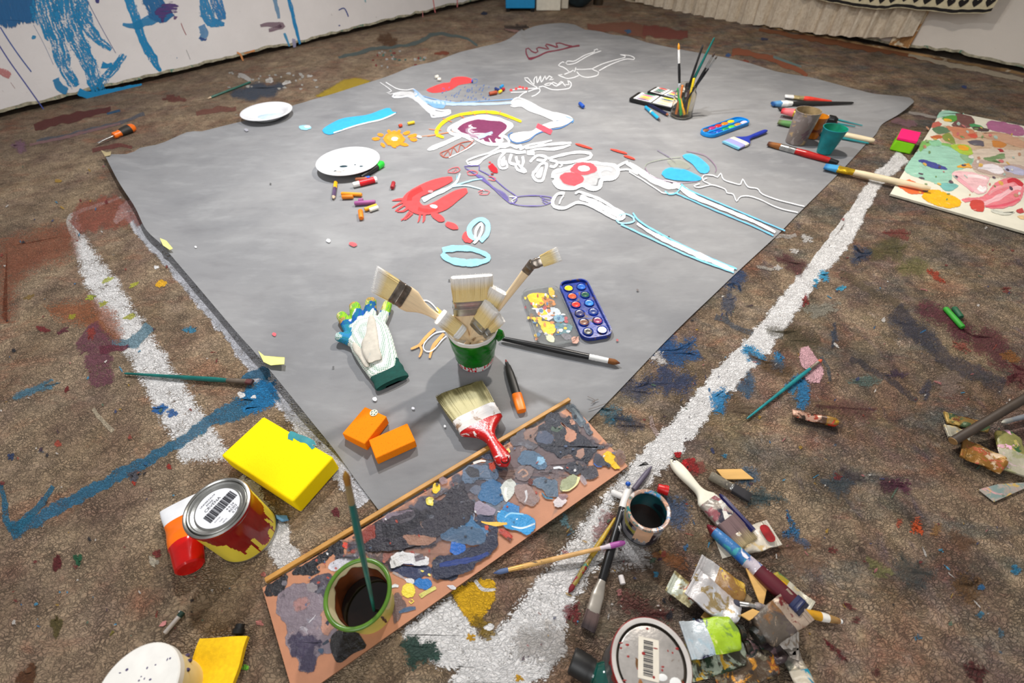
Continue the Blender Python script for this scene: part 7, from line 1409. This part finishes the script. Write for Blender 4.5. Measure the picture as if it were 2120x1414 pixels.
# ------------------------------------------------------------------ crushed paint tubes
def tube_(label, A, B, w, th, z, base, cols, seed, group='crushed paint tubes', cap=None, twist=0, rough=.35, metal=.25, crimp=True, zB=None, bend=0, shoulder=True, cover=.6, half=None):
    """flattened metal tube: crimped end A, shoulder end B"""
    a, b_ = at(*A, z), at(*B, z if zB is None else zB); mwx = frame(a, b_); L = (b_-a).length
    r = empty('paint_tube', label, 'paint tube', group=group, mat=mwx); b = MB(); n = 26; K = 30; R = []
    for i in range(K+1):
        t = i/K; f = t**1.3; hw_ = w*(1-.10*f); hh = .0012+(th-.0012)*(f if shoulder else .4+.3*math.sin(pi*t))
        if shoulder and t > .93: k = (t-.93)/.07; hw_ *= 1-.55*k; hh *= 1-.25*k
        ring = []
        for j in range(n):
            an = 2*pi*j/n; y = hw_*math.copysign(abs(math.cos(an))**.8, math.cos(an)); zq = hh*math.copysign(abs(math.sin(an))**.9, math.sin(an))
            cr = noise.fractal((t*L*34, y*42, seed*3.1+(1 if zq > 0 else 4)), 1, 2, 3)
            zq += cr*.0046*min(1, t*4+.15)+bend*math.sin(pi*t)+.0025*noise.noise((t*3, seed, 1)); y += .0016*noise.noise((t*L*50, seed, j//13))
            if twist: ta = twist*t; y, zq = y*math.cos(ta)-zq*math.sin(ta), y*math.sin(ta)+zq*math.cos(ta)
            ring.append(V((L*t*(.94 if cap else 1), y, zq)))
        R.append(ring)
    MD = Mdirty('tube_paint_%d' % seed, base, cols, 34, seed, rough, cover, metal, .7)
    split = half[0] if half else 2; mats = [MD]+([Mdirty('tube_label_%d' % seed, half[1], half[2], 34, seed+3, .4, .4, 0, .6)] if half else [])
    b.rings(R, [0 if (i+.5)/K < split else 1 for i in range(K)]); b.build('tube_body', mats, r, ang=45)
    if crimp: b = MB(); b.box((-.004, -w*1.0, -.0018), (.0035, w*1.0, .0018)); b.box((-.0045, -w*1.0, .0012), (-.001, w*1.0, .0028)); b.build('crimped_fold', MD, r, bevel=.0006)
    if cap:
        cm, cr_ = cap; b = MB(); b.tubex([(L*.93,cr_*.6,cr_*.6),(L*.96,cr_*.6,cr_*.6),(L*.965,cr_,cr_),(L*1.06,cr_*.9,cr_*.9),(L*1.065,cr_*.7,cr_*.7)], 18); b.build('cap', cm, r)
    return r
DKC = Mdirty('dark_cap', S(30,34,30), [S(40,60,44), S(60,50,40)], 60, 71, .4, .4)
tube_('silver and ochre splattered tube at the top of the tube pile', (1447,1178), (1545,1243), .022, .009, .016, S(206,204,204), [S(176,172,172)], 81, half=(.36, S(150,110,56), [S(120,84,40), S(196,160,60), S(60,90,150), S(120,30,30)]), cap=(Mdirty('crusty_beige_cap', S(150,130,100), [S(200,180,150), S(90,70,50)], 60, 72, .6, .4), .0085), cover=.36, zB=.014)
tube_('long white paint smeared tube on the left of the tube pile', (1437,1207), (1526,1282), .022, .008, .026, S(222,218,218), [S(190,180,176), S(150,130,90), S(200,206,214)], 82, cover=.4, zB=.020)
tube_('dirty greenish crumpled tube poking out at the far left of the pile', (1392,1206), (1440,1240), .017, .007, .012, S(150,136,90), [S(180,170,130), S(120,60,40), S(190,196,180)], 83)
tube_('white and lime green tube with dark spots in front of the pile', (1424,1325), (1532,1308), .022, .010, .030, S(206,216,222), [S(180,200,210), S(40,40,70)], 84, half=(.45, S(170,206,40), [S(120,150,60), S(210,220,120), S(90,110,120)]), cover=.36, cap=(DKC, .009), zB=.026)
tube_('olive and black smeared tube under the lime green one', (1415,1375), (1545,1340), .021, .008, .012, S(70,66,50), [S(150,140,70), S(40,60,40), S(160,170,150), S(190,150,40)], 85, cap=(DKC, .0085))
tube_('brown crusted tube nearest the bottom edge of the picture', (1484,1400), (1605,1368), .017, .007, .010, S(84,66,48), [S(150,84,40), S(120,110,90), S(190,130,40), S(60,50,44)], 86)
tube_('grey and beige banded tube on top of the pile at right', (1652,1254), (1568,1316), .022, .011, .036, S(176,156,138), [S(150,120,100), S(110,40,40)], 87, half=(.38, S(96,86,76), [S(120,84,50), S(80,70,66), S(150,130,110)]), cap=(DKC, .011), cover=.35, zB=.030)
tube_('dark plum tube pointing down towards the bottom edge', (1588,1328), (1622,1372), .014, .007, .014, S(64,52,54), [S(110,84,88), S(206,150,180), S(40,40,40)], 88, cover=.3)
tube_('white crumpled tube end at the lower right of the pile', (1645,1335), (1606,1318), .018, .006, .010, S(214,206,196), [S(180,170,160), S(150,130,110)], 89, cover=.4)
tube_('grey tube with a blob of turquoise paint at the lower right of the pile', (1636,1352), (1668,1425), .013, .006, .010, S(130,122,112), [S(90,90,80), S(170,160,140)], 90, half=(.5, S(200,190,170), [S(20,140,160), S(20,120,150)]))
tube_('white and yellow smeared tube under the spattered big brush', (1668,1262), (1592,1196), .019, .007, .010, S(226,220,200), [S(230,200,120), S(226,226,220)], 91, half=(.6, S(170,150,50), [S(226,170,20), S(90,120,70), S(210,216,206)]), cover=.3)
tube_('dark blue green tube deep in the pile below the brown one', (1530,1340), (1580,1360), .014, .007, .010, S(40,50,44), [S(20,90,60), S(120,90,90), S(60,60,60)], 92)
tube_('white tube end with a red printed patch under the cream handled brush', (1597,1104), (1520,1126), .020, .006, .008, S(224,216,200), [S(206,190,150)], 93, half=(.01, S(224,214,196), [S(206,180,130), S(236,230,220)]), cover=.2)
b = MB(); b.prism(rrect(.015, .027, .0065), 0, .001); o = b.build('printed_label', M('red_print_patch', S(150,26,30), .4, 0, .3, 60, spots=[(S(226,170,160), 70, .64)]), bpy.data.objects[[q.name for q in bpy.data.objects if q.get('label', '').startswith('white tube end with')][0]], smooth=False); o.location = (.010, 0, .0062)
tube_('small brown rolled tube lying alone below the teal brush', (1641,855), (1733,876), .0095, .0085, .010, S(90,62,44), [S(190,150,130), S(60,48,40), S(150,60,40)], 94, group=None, half=(.75, S(150,110,40), [S(214,170,40), S(190,50,30)]), crimp=False, twist=.5)
tube_('gold and green smeared tube at the right edge behind the dark stick', (1962,866), (2045,886), .014, .006, .008, S(150,120,60), [S(190,160,90), S(70,90,60), S(110,60,40)], 95, group='crushed tubes at the right edge')
tube_('short silver and cream tube crossing under the dark stick', (1963,893), (2004,902), .014, .006, .008, S(196,190,170), [S(90,100,110), S(206,180,120)], 96, group='crushed tubes at the right edge')
tube_('large gold brown crumpled tube below the dark stick', (1996,928), (2078,966), .024, .010, .012, S(150,104,40), [S(206,170,110), S(226,200,170), S(110,80,30), S(176,90,60)], 97, group='crushed tubes at the right edge')
tube_('cream and green tube with a pink patch at the right edge', (2105,978), (2086,897), .022, .008, .012, S(206,200,176), [S(226,190,206), S(170,170,130)], 98, half=(.5, S(150,146,84), [S(50,90,50), S(226,170,196), S(190,176,100)]), group='crushed tubes at the right edge')
# orange paint bottle/tube beside the yellow can
OT = empty('paint_tube', 'orange plastic paint tube with red cap beside the yellow and red can', 'paint tube', mat=frame(at(372,1040,.016), at(394,1178,.020))); L = (at(372,1040,.016)-at(394,1178,.020)).length
b = MB(); st = []
for i in range(25):
    t = i/24; f = min(1, t/.8); st.append((L*.66*t, .030*(1-f)+.0235*f, .003*(1-f)+.019*f, 0, .002*math.sin(t*9)))
b.tubex(st, 30, [0 if (i+.5)/24 < .42 else 1 for i in range(24)], sq=2.2); b.build('tube_body', [M('white_gloss', S(230,232,236), .2, 0, .05), M('orange_gloss', S(246,112,10), .18, 0, .12, 20)], OT)
b = MB(); b.tubex([(L*.64,.0240,.0200),(L*.66,.0245,.0205),(L*.70,.0225,.0195),(L*.92,.0205,.0185),(L*.97,.0195,.0178),(L*.99,.0165,.015)], 30); b.build('cap', M('glossy_red_cap', S(200,14,12), .12, 0, .12), OT)
# ------------------------------------------------------------------ things along the back walls
def wallpt(A, n, x, y, k):
    d = ray(x, y); return EYE+d*((A+n*k-EYE).dot(n)/d.dot(n))
def hanging(name, label, cat, xs, hem, k, top, amp, wl_, mat, motif=None):
    """cloth hanging in front of the right wall, lower hem following the seen line"""
    b = Paint(None, 1); n = len(xs); M_ = 150; u = []; z = []
    for i in range(M_+1):
        f = i/M_*(n-1); a = min(int(f), n-2); x = xs[a]+(xs[a+1]-xs[a])*(f-a); y = hem[a]+(hem[a+1]-hem[a])*(f-a)
        p = wallpt(Ra, nr_, x, y, k); u.append((p-CORN).dot(wr)); z.append(p.z)
    def pos(i, j, J, dz=0): 
        uu = u[i]; zz_ = z[i]+(top-z[i])*j/J; fold = amp*(math.sin(uu*2*pi/wl_+1.5*math.sin(uu*5))+.4*math.sin(uu*2*pi/wl_*2.3))*(1-.35*j/J)
        return CORN+wr*uu+nr_*(k+fold+dz)+V((0, 0, zz_))
    J = 60; b.col = (1, 1, 1, 1)
    g_ = [[b.add(pos(i, j, J)) for j in range(J+1)] for i in range(M_+1)]; b2 = [[b.add(pos(i, j, J)-nr_*.0012) for j in range(J+1)] for i in range(M_+1)]
    for i in range(M_):
        for j in range(J):
            b.face((g_[i][j], g_[i][j+1], g_[i+1][j+1], g_[i+1][j]), motif(i, j, u, z, top, J) if motif else 0); b.face((b2[i][j], b2[i+1][j], b2[i+1][j+1], b2[i][j+1]), 0)
    ob = b.build(name, mat if isinstance(mat, list) else [mat], ang=80); return tag(ob, label, cat), pos, u, z
s = NT('ecru_lace'); n = s.noise(70, 3, .6).outputs[0]; w = s.noise(34, 4, .6, stretch=(1.6, 1.6, .5), dist=1.2)
c = s.mix(s.ramp(w.outputs[0], .3, .75), S(206,190,168), S(232,220,200)); c = s.mix(s.ramp(n, .5, .7, 0, .5), c, S(178,156,130)); s.fin(c, .9, 0, s.bump(s.math('ADD', w.outputs[0], n), .6, .004), .2)
al = s.ramp(s.math('ADD', w.outputs[0], s.math('MULTIPLY', n, .6)), .35, .8, .85, 1); s.L(al, s.b.inputs['Alpha'])
hanging('lace_curtain', 'long cream lace curtain hanging in folds on the right wall', 'curtain', [1318,1411,1502,1576,1695,1770,1815,1888], [4,26,48,52,71,77,78,76], .055, 1.9, .016, .085, s.m)
bw_ = [M('cream_print_cloth', S(214,202,168), .9, 0, .08, 60), M('black_print', S(30,26,26), .9)]
ho, pos, u, z = hanging('printed_cloth', 'cream cloth with black heart patterned border hanging over the lace curtain', 'cloth', [1640,1690,1745,1813,1863,1914,1974,2035,2052], [-16,-2,10,20,16,22,28,28,24], .10, 1.85, .007, .16, bw_, motif=lambda i, j, u, z, top, J: 0)
me = ho.data; bmx = bmesh_new = None
import bmesh as _bm
bm_ = _bm.new(); bm_.from_mesh(me); dl = bm_.verts.layers
bd = MB()
def bpt(uu, h, dz=.0022):
    i = min(range(len(u)), key=lambda q: abs(u[q]-uu)); J = 100.0; p0 = pos(i, 0, 1); return CORN+wr*uu+nr_*((p0-CORN).dot(nr_)+dz)+V((0, 0, z[i]+h))
M2 = 150
for lo_h, hi_h in ((.004, .016), (.064, .076), (.118, .124)):
    pr = None
    for q in range(M2+1):
        uu = u[0]+(u[-1]-u[0])*q/M2; cur = [bd.add(bpt(uu, lo_h+.003*noise.noise((uu*30, 1, 0)))), bd.add(bpt(uu, hi_h+.003*noise.noise((uu*30, 5, 0))))]
        if pr: bd.face((pr[0], pr[1], cur[1], cur[0]))
        pr = cur
Lh = u[-1]-u[0]; nh = int(Lh/.046)
for q in range(nh):
    uc = u[0]+Lh*(q+.5)/nh; hp = [(0, .024), (.010, .034), (.017, .044), (.0165, .052), (.010, .056), (.003, .053), (0, .049), (-.003, .053), (-.010, .056), (-.0165, .052), (-.017, .044), (-.010, .034)]
    ids = [bd.add(bpt(uc+x, h)) for x, h in hp]; bd.face(ids); ids = [bd.add(bpt(uc+x, h)) for x, h in ((-.012, .084), (.012, .084), (.016, .096), (0, .110), (-.016, .096))]; bd.face(ids)
po = bd.build('heart_border', bw_[1], ho, smooth=False); po['kind'] = 'stuff'; bm_.free()
# crates and panels standing at the back corner
def stand(name, label, cat, x0, x1, yb, depth, hgt, mat, turn=0, feet=None):
    a, c_ = at(x0, yb, 0), at(x1, yb, 0); w = (c_-a).length; m = frame(a, c_); y = m.to_3x3() @ V((0, 1, 0)); r = empty(name, label, cat, mat=m); b = MB()
    b.box((0, 0, .02 if feet else .002), (w, depth, hgt)); b.build('panel', mat, r, bevel=.004)
    if feet:
        for x in (0.0, w-.03): b = MB(); b.box((x+.002, .004, 0), (x+.028, depth-.004, .02)); b.build('foot', BLACK, r)
    return r
stand('blue_crate', 'bright blue crate on small black feet standing at the back corner', 'crate', 1047, 1107, 25, .22, .42, M('bright_blue_board', S(10,140,200), .5, 0, .05), feet=True)
stand('white_panel', 'white board standing right beside the blue crate', 'panel', 1110, 1160, 23, .05, .40, M('off_white_board', S(226,220,204), .6, 0, .06)); stand('white_panel', 'narrower cream board half hidden behind the white one', 'panel', 1161, 1176, 19, .04, .38, M('cream_board', S(206,198,182), .6, 0, .06))
c0_ = at(1198, 14, 0); b = MB(); b.ell((0, 0, 0), (.12, .07, .09), 28, 16)
for i, v in enumerate(b.v): b.v[i] = v*(1+.14*noise.noise(v*18)); b.v[i].z = max(-.088, b.v[i].z)
o = b.build('dark_bag', M('dark_bag_cloth', S(28,44,50), .6, 0, .4, 20, .6, 60)); o.location = (c0_.x, c0_.y, .09); tag(o, 'dark crumpled bag slumped beside the cream board at the back', 'bag')
c1_ = at(1238, 9, 0); b = MB(); b.lathe([(.0005,0),(.035,0),(.038,.05),(.03,.06),(.0005,.06)], 24); o = b.build('small_pot', M('black_ochre_pot', S(60,48,34), .5, 0, .4, 30, spots=[(S(190,140,50), 20, .6)])); o.location = (c1_.x, c1_.y, .001); tag(o, 'small dark pot with an ochre smear near the dark bag', 'pot')
